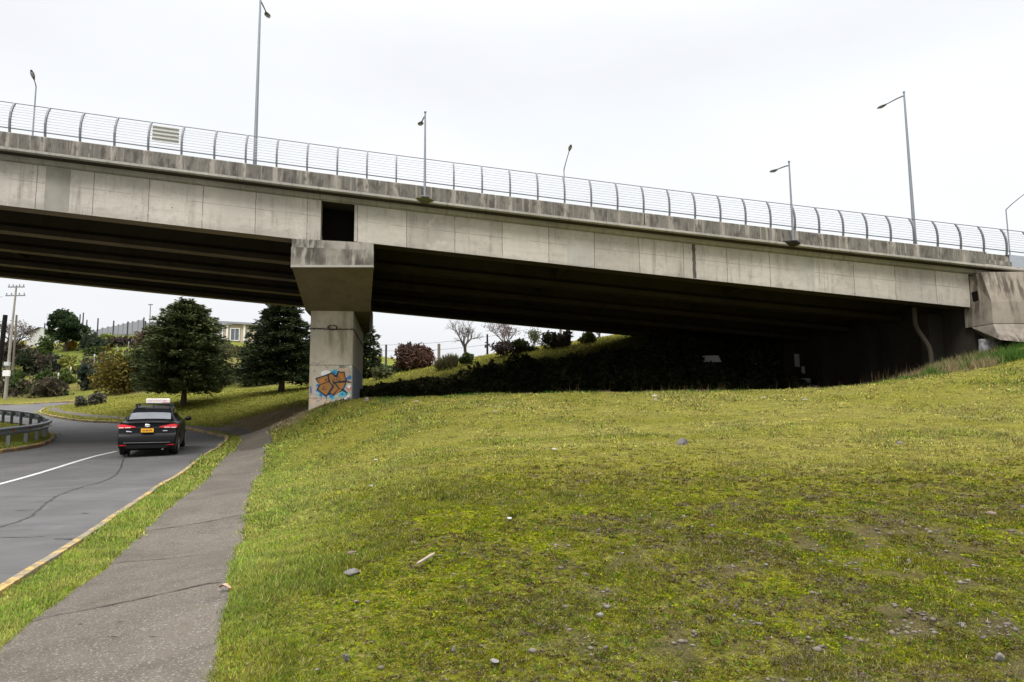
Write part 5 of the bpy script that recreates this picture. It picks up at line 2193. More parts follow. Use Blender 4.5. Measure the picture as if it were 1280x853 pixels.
# --- houses
M['housewhite'] = flat('pale_render', (.46, .46, .44), .8, var=.06)
M['houseyellow'] = flat('ochre_render', (.42, .36, .27), .8, var=.08)
M['housepink'] = flat('pinkish_render', (.36, .29, .23), .8, var=.08)
M['roofgrey'] = flat('grey_roof', (.22, .23, .26), .6, var=.08)
M['roofdark'] = flat('dark_roof_edge', (.05, .05, .05), .7)
M['pane'] = flat('window_pane', (.10, .12, .14), .1)

p = stand(42, 108)
root = empty('house', p)
tag(root, 'pale gabled house with a dark roof edge, half hidden on the left hilltop', 'house')
mb = MB()
q = p + Vector((0, 0, 0))
z1 = at(42, 418, 108).z
z2 = at(42, 411.5, 108).z
W_ = 3.3
P = [q + Vector((-W_ / 2, 0, -1)), q + Vector((W_ * .9, 0, -1)), Vector((q.x + W_ * .9, q.y, z2)), Vector((q.x + .2, q.y, z2 + .1)), Vector((q.x - W_ / 2, q.y, z1))]
bk2 = Vector((2, 7, 0))
mb.add(P + [v + bk2 for v in P], [(0, 1, 2, 3, 4), (9, 8, 7, 6, 5), (0, 4, 9, 5), (1, 6, 7, 2), (2, 7, 8, 3), (3, 8, 9, 4)])
mb.build('wall', M['housewhite'], root)
mb = MB()
up_ = Vector((0, 0, .18))
a, b_, c_ = P[4] + Vector((-.3, -.3, -.05)), P[3] + Vector((0, -.3, 0)), P[2] + Vector((.2, -.3, 0))
mb.add([a, b_, b_ + up_, a + up_, a + bk2 * 1.05, b_ + bk2 * 1.05, b_ + bk2 * 1.05 + up_, a + bk2 * 1.05 + up_], [(0, 1, 2, 3), (3, 2, 6, 7), (0, 4, 5, 1), (0, 3, 7, 4), (4, 7, 6, 5), (1, 5, 6, 2)])
mb.build('roof', M['roofdark'], root)

Yh = 118
root = empty('building', stand(290, Yh))
tag(root, 'ochre building with white pilasters and a grey roof between the two conifers', 'building')
A_, B_ = at(248, 437, Yh), at(318, 439, Yh)
zt_, zb_ = at(283, 405.5, Yh).z, at(283, 438, Yh).z
x0, x1, xm = A_.x, B_.x, at(284, 420, Yh).x
mb = MB()
mb.box(((x0 + xm) / 2, Yh + 4, (zt_ + zb_) / 2), (xm - x0, 8, zt_ - zb_))
mb.build('wall', M['housepink'], root)
mb = MB()
mb.box(((x1 + xm) / 2 + .002, Yh + 4.05, (zt_ + zb_) / 2), (x1 - xm, 8, zt_ - zb_ - .01))
mb.build('wall', M['houseyellow'], root)
mb = MB()
dz = .42
mb.add([(x0 - .5, Yh - .6, zt_ + dz), (x1 + .5, Yh - .6, zt_ - .25), (x1 + .5, Yh - .6, zt_ + .1), (x0 - .5, Yh - .6, zt_ + dz + .35),
        (x0 - .5, Yh + 9, zt_ + dz + 1.0), (x1 + .5, Yh + 9, zt_ + .7), (x1 + .5, Yh + 9, zt_ + 1.0), (x0 - .5, Yh + 9, zt_ + dz + 1.35)],
       [(0, 1, 2, 3), (3, 2, 6, 7), (7, 6, 5, 4), (0, 4, 5, 1), (0, 3, 7, 4), (1, 5, 6, 2)])
mb.build('roof', M['roofgrey'], root)
for px in (284.5, 306):
    mb = MB()
    x = at(px, 420, Yh).x
    mb.box((x, Yh - .1, (zt_ + zb_) / 2), (.30, .3, zt_ - zb_ - .05))
    mb.build('pilaster', M['whitepaint'], root)
for (a, b_, c_, d_) in ((271, 278, 409, 417), (271, 278, 418, 428), (289, 299, 411, 426)):
    xa, xb_ = at(a, 420, Yh).x, at(b_, 420, Yh).x
    za, zc_ = at(a, d_, Yh).z, at(a, c_, Yh).z
    fr_ = MB()
    e = .14
    for cx, cz, sx, sz in (((xa + xb_) / 2, zc_, xb_ - xa + 2 * e, e), ((xa + xb_) / 2, za, xb_ - xa + 2 * e, e), (xa - e / 2, (za + zc_) / 2, e, zc_ - za - e), (xb_ + e / 2, (za + zc_) / 2, e, zc_ - za - e), ((xa + xb_) / 2, (za + zc_) / 2, .07, zc_ - za - e)):
        fr_.box((cx, Yh - .06, cz), (sx, .16, sz))
    fo = fr_.build('window', M['whitepaint'], root)
    mb = MB()
    mb.box(((xa + xb_) / 2, Yh - .02, (za + zc_) / 2), (xb_ - xa - .02, .06, zc_ - za - e - .02))
    po = mb.build('pane', M['pane'], root)
    po.parent = fo

# white board lying tilted on the dark bank
c = at(886.5, 449, 35.5)
root_m = Matrix.Rotation(R(-12), 3, 'Z') @ Matrix.Rotation(R(38), 3, 'X')
mb = MB()
q = [root_m @ Vector(v) for v in ((-.50, -.30, 0), (.58, -.30, 0), (.48, .30, 0), (-.60, .30, 0))]
n_ = root_m @ Vector((0, 0, .02))
mb.add([c + v for v in q] + [c + v + n_ for v in q], [(3, 2, 1, 0), (4, 5, 6, 7), (0, 1, 5, 4), (1, 2, 6, 5), (2, 3, 7, 6), (3, 0, 4, 7)])
tag(mb.build('white_board', M['whitepaint']), 'white rectangular board propped on the dark bank under the bridge', 'board')

# ------------------------------------------------------------------ guard rail round the island
GR = [(-70, 574), (-30, 569), (0, 563.5), (20, 559.5), (36, 556), (50, 551.5), (59, 547.5), (62.5, 543.5), (60, 540.2), (50, 537.3), (38, 535.2), (22, 532.7), (4, 530), (-30, 525.5), (-70, 521)]
GRP = [Vector((*on_road(*p), 0)) for p in GR]
GRS = [p for p in smooth_line(GRP, 6)]
gz = T([p.x for p in GRS], [p.y for p in GRS], False)
GRS = [Vector((p.x, p.y, z)) for p, z in zip(GRS, gz)]
root = empty('guard_rail', GRS[len(GRS) // 2])
tag(root, 'galvanised guard rail curving round the traffic island at the left edge', 'guard rail')
wprof = [(.00, .42), (-.055, .46), (-.06, .51), (-.01, .545), (0, .58), (-.01, .615), (-.06, .65), (-.055, .70), (.0, .74)]
mb = MB()
vs_ = []
for i, p in enumerate(GRS):
    d = (GRS[min(i + 1, len(GRS) - 1)] - GRS[max(i - 1, 0)])
    d.z = 0
    d.normalize()
    n_ = Vector((-d.y, d.x, 0))          # towards the island
    for k_, off in ((0, 0), (1, .012)):
        for a, hh in wprof:
            q = p + n_ * (a + off)
            vs_.append((q.x, q.y, p.z + hh * .90))
K2 = len(wprof) * 2
k1 = len(wprof)
fs_ = []
for i in range(len(GRS) - 1):
    for j in range(k1 - 1):
        fs_.append((i * K2 + j, i * K2 + j + 1, (i + 1) * K2 + j + 1, (i + 1) * K2 + j))
        fs_.append((i * K2 + k1 + j, (i + 1) * K2 + k1 + j, (i + 1) * K2 + k1 + j + 1, i * K2 + k1 + j + 1))
    for j in (0, k1 - 1):
        fs_.append((i * K2 + j, (i + 1) * K2 + j, (i + 1) * K2 + k1 + j, i * K2 + k1 + j))
mb.add(vs_, fs_)
mb.build('rail', M['steel'], root, smooth=True)
rr = resample(GRS, .1)
acc, nxt = 0.0, 0.6
M['reflector'] = flat('orange_reflector', (.55, .16, .03), .4)
cnt = 0
for a, b_ in zip(rr[:-1], rr[1:]):
    acc += (b_ - a).length
    if acc >= nxt:
        nxt += 1.55
        d = (b_ - a)
        d.z = 0
        d.normalize()
        n_ = Vector((-d.y, d.x, 0))
        Rm = Matrix.Rotation(math.atan2(d.y, d.x), 3, 'Z')
        mb = MB()
        mb.box(a + n_ * .13 + Vector((0, 0, .18)), (.07, .12, .95), Rm)
        mb.box(a + n_ * .045 + Vector((0, 0, .52)), (.12, .07, .22), Rm)
        mb.build('post', M['railsteel'], root)
        cnt += 1
        if cnt % 1 == 0:
            mb = MB()
            mb.box(a - n_ * .03 + Vector((0, 0, .52)), (.10, .03, .07), Rm)
            mb.build('reflector', M['reflector'], root)
# ------------------------------------------------------------------ the car: black saloon, built along +Y with its tail at y = 0
M['carpaint'] = None
m = NT('black_car_paint', .3, .2)
m.color((.0055, .0055, .0062))
m.b.inputs['Coat Weight'].default_value = .06
m.b.inputs['Coat Roughness'].default_value = .05
M['carpaint'] = m.mat
m = NT('car_glass', .04, .6)
m.color((.012, .014, .016))
M['carglass'] = m.mat
M['blackplastic'] = flat('black_plastic', (.012, .012, .012), .6)
M['rubber'] = flat('tyre_rubber', (.014, .013, .013), .85)
M['alloy'] = flat('wheel_rim', (.30, .30, .31), .35, .7)
M['chrome'] = flat('chrome', (.62, .63, .65), .15, .9)
m = NT('red_tail_lens', .12, .5)
m.color((.62, .018, .025))
M['redlens'] = m.mat
m = NT('clear_tail_lens', .12, .5)
m.color((.62, .52, .50))
M['clearlens'] = m.mat
M['plate'] = flat('yellow_plate', (.62, .29, .012), .5, var=.05)
M['platetext'] = flat('plate_lettering', (.16, .06, .012), .6)
M['signwhite'] = flat('roof_sign_white', (.80, .76, .72), .5, var=.04)
M['signtext'] = flat('roof_sign_lettering', (.62, .24, .27), .6)

W = .865
#        y      belt deck  top   roof half-w  shoulder w
ST = [(0.00, .70, .98, 1.000, .60, .800), (.06, .80, 1.00, 1.035, .62, .835), (.25, .90, .99, 1.050, .64, .850), (.55, .94, .985, 1.075, .64, .860), (.90, .95, .99, 1.270, .585, .865), (1.30, .955, .99, 1.425, .545, .865),
      (1.75, .955, .985, 1.470, .55, .865), (2.25, .95, .98, 1.465, .55, .865), (2.65, .945, .97, 1.410, .545, .86), (3.05, .93, .95, 1.190, .60, .855), (3.40, .915, .93, 1.000, .66, .845), (3.85, .86, .88, .920, .64, .82), (4.20, .74, .76, .800, .55, .74), (4.38, .55, .60, .640, .40, .58)]


def section(row):
    y, sh, belt, top, rw, sw = row
    k_ = sw / W
    sh = min(sh, belt - .02)
    d1 = belt + (top - belt) * .45
    cabin = top > 1.12
    return [(0, .20), (.72 * k_, .20), (.80 * k_, .23), (.845 * k_, .34), (.862 * k_, .56), (sw, .78 if sh > .8 else sh), (sw * .985, sh + .01), (sw * .955, belt), ((rw + (sw * .955 - rw) * .42) if cabin else sw * .86, d1), (rw + .03 if cabin else rw, top - .045 if cabin else top - .02), (rw - .07, top - .012), (rw * .5, top), (0, top + .006)]


def tail_shift(z):
    """the tail is upright at the bumper and leans forward above it"""
    return float(np.interp(z, [.18, .26, .36, .55, .62, .80, .98, 1.05], [.16, .05, .0, .0, .05, .09, .11, .06]))


secs = []
for row in ST:
    f = math.exp(-row[0] / .22)
    g_ = math.exp(-(4.38 - row[0]) / .3)
    pts = []
    for (x, z) in section(row):
        bow = (x / W) ** 2 * .10
        y = row[0] + tail_shift(z) * f + bow * f - g_ * ((x / W) ** 2 * .35 + abs(z - .5) * .2)
        pts.append((x, y, z))
    secs.append(pts)
A = np.array(secs)


def cr(a, b, c, d, t):
    return .5 * (2 * b + (c - a) * t + (2 * a - 5 * b + 4 * c - d) * t * t + (3 * b - a - 3 * c + d) * t ** 3)


def surf(u, v):
    """smooth body surface: u along the stations, v round the half section"""
    nu, nv = A.shape[:2]
    u = min(max(u, 0), nu - 1 - 1e-6)
    v = min(max(v, 0), nv - 1 - 1e-6)
    iu, iv = int(u), int(v)
    tu, tv = u - iu, v - iv
    g = lambda i, j: A[min(max(i, 0), nu - 1), min(max(j, 0), nv - 1)]
    rows = []
    for di in (-1, 0, 1, 2):
        rows.append(cr(g(iu + di, iv - 1), g(iu + di, iv), g(iu + di, iv + 1), g(iu + di, iv + 2), tv))
    p = cr(rows[0], rows[1], rows[2], rows[3], tu)
    p[0] = max(p[0], 0)
    return p


car = empty('car', (0, 0, 0))
tag(car, 'black saloon car with a white and red roof sign and yellow number plate driving away', 'car')
NU, NV = 66, 48
nu, nv = A.shape[:2]
gridp = np.array([[surf(i / NU * (nu - 1), j / NV * (nv - 1)) for j in range(NV + 1)] for i in range(NU + 1)])
WY = (.88, 3.45)
WR = .315
mb = MB()
vs_ = []
for sgn in (1, -1):
    for i in range(NU + 1):
        for j in range(NV + 1):
            x, y, z = gridp[i, j]
            vs_.append((sgn * x, y, z))
Nn = (NU + 1) * (NV + 1)
fs_ = []
for sgn in (0, 1):
    for i in range(NU):
        for j in range(NV):
            q = gridp[i:i + 2, j:j + 2].reshape(-1, 3).mean(0)
            if any((q[1] - wy) ** 2 + (q[2] - WR) ** 2 < (WR + .055) ** 2 for wy in WY) and q[0] > .55:
                continue
            o_ = sgn * Nn + i * (NV + 1) + j
            fs_.append((o_, o_ + 1, o_ + NV + 2, o_ + NV + 1))
mb.add(vs_, fs_)
# close tail and nose
for i in (0, NU):
    for j in range(NV):
        a, b_ = i * (NV + 1) + j, i * (NV + 1) + j + 1
        mb.f.append((a, b_, Nn + b_, Nn + a))
        mb.m.append(0)
        mb.uv.append(None)
body = mb.build('body', M['carpaint'], car, smooth=True)
bm = bmesh.new()
bm.from_mesh(body.data)
bmesh.ops.remove_doubles(bm, verts=bm.verts, dist=.0005)
bmesh.ops.recalc_face_normals(bm, faces=bm.faces)
bm.to_mesh(body.data)
bm.free()


def tail_y(x, z):
    """y of the tail face"""
    return tail_shift(z) + (abs(x) / W) ** 2 * .10 - .0


def tail_patch(name, pts, mat, parent=car, off=.008, thick=.02, sub=1):
    """a piece set on the tail; pts are (x, z)"""
    mb = MB()
    f_ = [Vector((x, tail_y(x, z) - off, z)) for x, z in pts]
    b_ = [v + Vector((0, thick + off, 0)) for v in f_]
    n_ = len(pts)
    mb.add(f_ + b_, [tuple(range(n_))] + [(i, (i + 1) % n_, n_ + (i + 1) % n_, n_ + i) for i in range(n_)])
    return mb.build(name, mat, parent)


# tail lamps: wide red wedges, pale along the lower edge, wrapping onto the flanks
for sgn in (-1, 1):
    t = [(sgn * x, z) for x, z in ((.34, .905), (.50, .935), (.66, .968), (.79, .975), (.83, .95), (.835, .875), (.80, .850), (.60, .858), (.34, .880))]
    mb = MB()
    f_ = [Vector((x, tail_y(x, z) - .012, z)) for x, z in t]
    wrap = [Vector((sgn * .868, .30, .945)), Vector((sgn * .872, .28, .90))]
    n_ = len(f_)
    bk_ = [v + Vector((0, .06, 0)) for v in f_]
    fan = []
    mid = len(t) // 2
    # split the wedge into strips so that it follows the curve of the tail
    top_ = f_[:4]
    bot_ = [f_[8], f_[7].lerp(f_[8], .45), f_[7], f_[6]]
    mb.add(top_ + bot_, [(0, 1, 5, 4), (1, 2, 6, 5), (2, 3, 7, 6)])
    mb.add([f_[3], f_[4], f_[5], f_[6]], [(0, 1, 2, 3)])
    mb.add([f_[4], wrap[0], wrap[1], f_[5]], [(0, 1, 2, 3)])
    mb.add(f_ + bk_, [(i, (i + 1) % n_, n_ + (i + 1) % n_, n_ + i) for i in range(n_)])
    lo = mb.build('tail_light', M['redlens'], car)
    mb = MB()
    for (xa, xb_, za, zb2) in ((.48, .64, .866, .888), (.68, .82, .860, .886)):
        n2 = 4
        for i in range(n2):
            x_0, x_1 = xa + (xb_ - xa) * i / n2, xa + (xb_ - xa) * (i + 1) / n2
            mb.add([Vector((sgn * x, tail_y(x, z) - .018, z)) for x, z in ((x_0, za), (x_1, za), (x_1, zb2), (x_0, zb2))], [(0, 1, 2, 3)])
    cl = mb.build('clear_lens', M['clearlens'], car)
    cl.parent = lo
    tail_patch('reflector', [(sgn * .58, .345), (sgn * .78, .345), (sgn * .79, .375), (sgn * .58, .37)], M['redlens'])
pl = tail_patch('number_plate', [(-.18, .735), (.18, .735), (.18, .85), (-.18, .85)], M['plate'], off=.012)
mb = MB()
rs = random.Random(8)
x = -.145
for wd in (.035, .035, .012, .035, .035, .012, .035, .035):
    if wd > .02:
        for k_ in range(2):
            mb.box((x + wd * (.25 + .5 * k_), tail_y(x, .79) - .0155, .79 + rs.uniform(-.006, .006)), (wd * .25, .003, .055))
        mb.box((x + wd / 2, tail_y(x, .79) - .0155, .79 + rs.choice((-.02, 0, .02))), (wd * .6, .0026, .012))
    x += wd + .006
lt = mb.build('plate_lettering', M['platetext'], car)
lt.parent = pl
# recess above the plate, trim lines, badge
tail_patch('plate_recess', [(-.34, .862), (.34, .862), (.36, .880), (-.36, .880)], M['blackplastic'], off=.006)
mb = MB()
for k_, (rx_, rz_, cx) in enumerate(((.070, .036, 0), (.026, .030, 0), (.048, .012, .0))):
    P = [Vector((rx_ * math.cos(a), tail_y(0, .93) - .018, .935 + rz_ * math.sin(a) + (.014 if k_ == 2 else 0))) for a in np.linspace(0, 2 * math.pi, 19)]
    mb.tube(P, .009, 5)
mb.build('badge', M['chrome'], car)
tail_patch('badge_lettering', [(-.60, .755), (-.44, .745), (-.44, .762), (-.60, .785)], M['chrome'], off=.006)
tail_patch('badge_lettering', [(.44, .765), (.57, .765), (.57, .785), (.44, .785)], M['chrome'], off=.006)
tail_patch('bumper_trim', [(-.66, .425), (.66, .425), (.66, .437), (-.66, .437)], M['alloy'], off=.006)
tail_patch('bumper_insert', [(-.56, .26), (.56, .26), (.64, .36), (-.64, .36)], M['blackplastic'], off=.006)


def shell_patch(name, uv, mat, off, parent=car, n=10):
    """a patch lifted off the body surface, uv = corner (u, v) pairs in order; mirrored when it lies on one side"""
    mb = MB()
    c0, c1_, c2_, c3_ = [np.array(q, float) for q in uv]
    V = []
    for i in range(n + 1):
        for j in range(n + 1):
            a, b_ = i / n, j / n
            q = (c0 * (1 - a) + c1_ * a) * (1 - b_) + (c3_ * (1 - a) + c2_ * a) * b_
            p = surf(*q)
            e = 1e-2
            du = surf(q[0] + e, q[1]) - surf(q[0] - e, q[1])
            dv = surf(q[0], q[1] + e) - surf(q[0], q[1] - e)
            nn = np.cross(du, dv)
            nn = nn / (np.linalg.norm(nn) + 1e-9)
            ctr = np.array((0, p[1], .7))
            if nn.dot(p - ctr) < 0:
                nn = -nn
            V.append(p + nn * off)
    Fq = [(i * (n + 1) + j, i * (n + 1) + j + 1, (i + 1) * (n + 1) + j + 1, (i + 1) * (n + 1) + j) for i in range(n) for j in range(n)]
    return V, Fq


# side windows, one pane for each door, both sides
for sgn in (-1, 1):
    for (ua, ub, uc, ud) in ((4.35, 5.05, 6.35, 6.35), (6.47, 6.47, 8.1, 8.75)):
        V, Fq = shell_patch('w', [(ua, 7.25), (ud, 7.25), (uc, 8.75), (ub, 8.75)], None, .004)
        mb = MB()
        mb.add([(sgn * v[0], v[1], v[2]) for v in V], Fq)
        mb.build('side_window', M['carglass'], car, smooth=True)
    # door shut lines and handles
    V, Fq = shell_patch('w', [(6.39, 3.0), (6.43, 3.0), (6.43, 7.1), (6.39, 7.1)], None, .002, n=6)
    mb = MB().add([(sgn * v[0], v[1], v[2]) for v in V], Fq)
    mb.build('door_gap', M['blackplastic'], car)
    for y in (1.55, 2.5):
        mb = MB()
        mb.box((sgn * .868, y, .86), (.03, .17, .025), bev=.008)
        mb.build('door_handle', M['carpaint'], car)
# rear and front screens across the whole width
M['skyglass'] = flat('sky_sheen_glass', (.22, .23, .245), .12, spec=.6, var=.25, vscale=3)  # pale colour stands for sky reflected in the rear window
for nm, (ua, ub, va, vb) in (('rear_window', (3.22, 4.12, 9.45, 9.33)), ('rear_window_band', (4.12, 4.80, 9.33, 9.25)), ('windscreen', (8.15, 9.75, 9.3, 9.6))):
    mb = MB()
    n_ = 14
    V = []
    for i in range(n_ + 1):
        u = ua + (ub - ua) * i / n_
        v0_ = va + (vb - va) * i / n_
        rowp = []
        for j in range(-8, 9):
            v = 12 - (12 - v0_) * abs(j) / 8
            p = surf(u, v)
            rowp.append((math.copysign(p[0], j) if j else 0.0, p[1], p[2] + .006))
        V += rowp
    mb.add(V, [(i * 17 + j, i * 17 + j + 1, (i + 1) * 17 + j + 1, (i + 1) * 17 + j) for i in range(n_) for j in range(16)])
    mb.build(nm, M['skyglass'] if nm == 'rear_window' else M['carglass'], car, smooth=True)
# wheels
for wy in WY:
    for sgn in (-1, 1):
        wroot = MB()
        cx = sgn * .755
        prof = [(-.10, .20), (-.10, .27), (-.085, .305), (-.05, WR), (.05, WR), (.085, .305), (.10, .27), (.10, .20)]
        nseg = 28
        vs_ = [(cx + a, wy + rr_ * math.cos(t), WR + .002 + rr_ * math.sin(t)) for t in np.linspace(0, 2 * math.pi, nseg, endpoint=False) for a, rr_ in prof]
        k_ = len(prof)
        wroot.add(vs_, [(i * k_ + j, i * k_ + (j + 1) % k_, ((i + 1) % nseg) * k_ + (j + 1) % k_, ((i + 1) % nseg) * k_ + j) for i in range(nseg) for j in range(k_)])
        wo = wroot.build('wheel', M['rubber'], car, smooth=True)
        mb = MB()
        xo = cx + sgn * .085
        for q in range(5):
            a = q * 2 * math.pi / 5
            mb.box((xo, wy + .10 * math.cos(a), WR + .10 * math.sin(a)), (.03, .19, .05), Matrix.Rotation(a, 3, 'X'))
        P = [(xo, wy + .195 * math.cos(t), WR + .195 * math.sin(t)) for t in np.linspace(0, 2 * math.pi, 25)]
        mb.tube(P, .02, 6)
        mb.ell((xo, wy, WR), (.03, .05, .05), 10, 6)
        ro = mb.build('rim', M['alloy'], car)
        ro.parent = wo
        mb = MB()
        mb.tube([(sgn * .60, wy, WR), (sgn * .62, wy, WR)], [.36, .36], 20)
        mb.build('wheel_well', M['blackplastic'], car)
# underside so that no daylight shows through
mb = MB()
mb.box((0, 2.2, .27), (1.18, 3.9, .16))
mb.build('underbody', M['blackplastic'], car)
mb = MB()
mb.tube([(.45, .14, .22), (.45, .34, .22)], .03, 8)
mb.build('exhaust', M['alloy'], car)
# mirrors
for sgn in (-1, 1):
    mb = MB()
    mb.ell((sgn * .965, 3.02, 1.01), (.11, .06, .075), 12, 8)
    mb.tube([(sgn * .84, 3.05, .96), (sgn * .93, 3.03, .985)], .025, 6)
    mb.build('wing_mirror', M['carpaint'], car, smooth=True)
# aerial fin
mb = MB()
mb.add([(-.02, 1.42, 1.44), (.02, 1.42, 1.44), (.02, 1.62, 1.455), (-.02, 1.62, 1.455), (0, 1.42, 1.51)], [(0, 1, 4), (1, 2, 4), (2, 3, 4), (3, 0, 4)])
mb.build('aerial', M['carpaint'], car)
# roof bars and the sign they carry
for y in (1.62, 2.22):
    mb = MB()
    mb.box((0, y, 1.535), (1.16, .05, .03), bev=.01)
    for sgn in (-1, 1):
        mb.box((sgn * .53, y, 1.49), (.06, .07, .10))
    mb.build('roof_bar', M['blackplastic'], car)
mb = MB()
mb.box((.10, 1.72, 1.635), (.74, .14, .155), bev=.02)
sg = mb.build('roof_sign', M['signwhite'], car)
# its lettering is too small and blurred to read: a line of narrow red strokes, with a paler red block
mb = MB()
x = -.215
rs = random.Random(3)
while x < .40:
    wd = rs.uniform(.020, .034)
    y_ = 1.72 - .0715
    mb.box((x, y_, 1.648), (.007, .003, .062))
    if rs.random() < .8:
        mb.box((x + wd * .55, y_, 1.648 + rs.choice((-.027, 0, .027))), (wd * .7, .0026, .008))
    if rs.random() < .45:
        mb.box((x + wd, y_, 1.648), (.006, .0028, .062))
    x += wd + .014
mb.box((.34, 1.72 - .0708, 1.59), (.22, .002, .022))
lt = mb.build('sign_lettering', M['signtext'], car)
lt.parent = sg
# stand it on the road
cx_, cy_ = at(182.5, 571, 20.6).x, 20.6
hdg = R(21.5)
yw = 1.0
z_r, z_f = zr(cy_ + .9), zr(cy_ + 3.3)
pitch = math.atan2(z_f - z_r, 2.4)
car.location = (cx_, cy_, float(H([cx_], [cy_ + .8])[0]) - math.sin(pitch) * .8 + .004)
car.rotation_euler = (pitch, 0, hdg)
car.scale = (.94, 1, 1)
# ------------------------------------------------------------------ grass
def in_view(x, y, z, m=40):
    q = np.c_[x, y, z] - np.array(CAM)
    RT = np.array(RC.transposed())
    c = q @ RT.T
    d = np.maximum(-c[:, 2], 1e-3)
    u, v = 640 + F * c[:, 0] / d, 426.5 - F * c[:, 1] / d
    return (u > -m) & (u < 1280 + m) & (v < 853 + m * 2) & (c[:, 2] < -.5)


def on_grass(x, y, over=0.0):
    ok = ~inside(x, y, PATH_POLY)
    if over:
        m_ = ~ok & (y < 30)
        if m_.any():
            e_ = np.minimum(dist_line(x[m_], y[m_], PATH_LS[:120]), dist_line(x[m_], y[m_], PATH_RS[:120]))
            ok[m_] = e_ < over * fbm(x[m_], y[m_], 2.5, 3) * 2
    n_ = x < 3
    sd = np.full(len(x), 9.0)
    if n_.any():
        sd[n_] = road_sd(x[n_], y[n_])
    return ok & (sd > .15)


gr_ = np.random.default_rng(21)
BV, BC = [], []
for (y0, y1, tufts, nb, hh, ww, spread) in ((2.6, 5.2, 26000, 10, .015, .0026, .035), (5.2, 8, 26000, 10, .018, .0036, .05), (8, 12, 24000, 9, .022, .0060, .07), (12, 17, 18000, 8, .026, .010, .10), (17, 25.5, 17000, 7, .034, .016, .16)):
    n = int(tufts * 2.6)
    y = gr_.uniform(y0, y1, n)
    x = (gr_.random(n) * 1.66 - .86) * y
    keep = on_grass(x, y, .07)
    x, y = x[keep], y[keep]
    # short moss and bare soil carry few blades, the verge and the greener patches many
    lush = sstep(.48, .62, fbm(x + 40, y, .8, 4)) + .9 * sstep(.5, .62, fbm(x - 3, y + 8, 3.1, 3))
    dpath = np.full(len(x), 9.0)
    nr = x < 2
    dpath[nr] = np.where(inside(x[nr], y[nr], PATH_POLY), 0, dist_line(x[nr], y[nr], PATH_LS[:120] + PATH_RS[:120][::-1]))
    verge = np.zeros(len(x))
    verge[nr] = road_sd(x[nr], y[nr]) < 1.3
    edge = (1 - sstep(.05, .9, dpath))
    wear = sstep(0, 3.5, x) * (1 - sstep(6, 10, y))
    p = np.clip(.48 + .4 * lush + .6 * edge + .6 * verge - .24 * wear, .04, 1)
    p *= 1 - .85 * bare(x, y)
    keep = gr_.random(len(x)) < p
    x, y, lush, edge, verge = x[keep][:tufts], y[keep][:tufts], lush[keep][:tufts], edge[keep][:tufts], verge[keep][:tufts]
    z = T(x, y)
    n = len(x)
    col = turf(x, y) * 1.0
    hs = hh * (1 - .35 * (1 - sstep(6, 10, y)) * sstep(-1.5, 0, x) * (1 - edge)) * (.38 + .75 * lush + .8 * edge + .2 * verge) * (.6 + .8 * gr_.random(n))
    # blades
    X = np.repeat(x, nb) + gr_.normal(size=n * nb) * spread * .5
    Yv = np.repeat(y, nb) + gr_.normal(size=n * nb) * spread * .5
    Z = np.repeat(z, nb) - .004
    hb = np.repeat(hs, nb) * (.5 + .9 * gr_.random(n * nb))
    az = gr_.uniform(0, 6.283, n * nb)
    flatb = gr_.random(n * nb) < np.repeat(np.clip(.75 - .6 * lush - .6 * edge - .6 * verge, .1, .75), nb)
    lean = np.where(flatb, gr_.uniform(1.0, 3.2, n * nb), gr_.uniform(.2, 1.3, n * nb))
    wv = ww * (.6 + .8 * gr_.random(n * nb)) * np.where(flatb, 1.7, 1)
    hb = np.where(flatb, hb * .55, hb)
    side = np.c_[-np.sin(az), np.cos(az), np.zeros(n * nb)] * wv[:, None]
    tip = np.c_[np.cos(az) * hb * lean, np.sin(az) * hb * lean, hb]
    B = np.c_[X, Yv, Z]
    V = np.stack([B - side, B + side, B + tip], 1).reshape(-1, 3)
    cb = np.repeat(col, nb, 0)
    t = gr_.random(n * nb)[:, None]
    cb = cb * ((.7 + .6 * np.repeat(gr_.random(n), nb)) * (.75 + .95 * gr_.random(n * nb)))[:, None]
    dkb = (gr_.random(n * nb) < .16)[:, None]
    cb = np.where(dkb, np.array((.080, .064, .026)) * (.6 + .8 * gr_.random((n * nb, 1))), cb)
    straw = (gr_.random(n * nb) < .12)[:, None]
    cb = np.where(straw, np.array((.36, .31, .13)) * (.6 + .6 * t), cb)
    gsel = (gr_.random(n * nb) < .20)[:, None]
    cb = np.where(gsel & ~straw, cb * np.array((.62, 1.02, .85)), cb)
    BV.append(V)
    BC.append(np.repeat(cb, 3, 0))
# longer weeds at the crest, about the pier and on the slope to the abutment
n = 26000
y = gr_.uniform(21.5, 26.5, n)
x = gr_.uniform(-9, 20, n)
z = T(x, y)
k_ = fbm(x, y, .8, 3)
slope = sstep(12.5, 14.5, x)
p = np.clip((k_ - .45) * 3, 0, 1) * .35 + slope * .8 * sstep(.3, .6, fbm(x, y, 1.3, 3))
p *= np.where((x > 14) | (y < 25), 1, .25)
keep = (gr_.random(n) < p) & on_grass(x, y) & ~((x > -8) & (x < -5) & (y > 24.5))
x, y, z, slope = x[keep], y[keep], z[keep], slope[keep]
n = len(x)
nb = 8
X = np.repeat(x, nb) + gr_.normal(size=n * nb) * .09
Yv = np.repeat(y, nb) + gr_.normal(size=n * nb) * .09
Z = np.repeat(z, nb) - .02
hb = np.repeat(.10 + slope * .26 * gr_.random(n), nb) * (.4 + .9 * gr_.random(n * nb))
az = gr_.uniform(0, 6.283, n * nb)
lean = gr_.uniform(.1, .9, n * nb)
side = np.c_[-np.sin(az), np.cos(az), np.zeros(n * nb)] * .013
tip = np.c_[np.cos(az) * hb * lean, np.sin(az) * hb * lean, hb]
B = np.c_[X, Yv, Z]
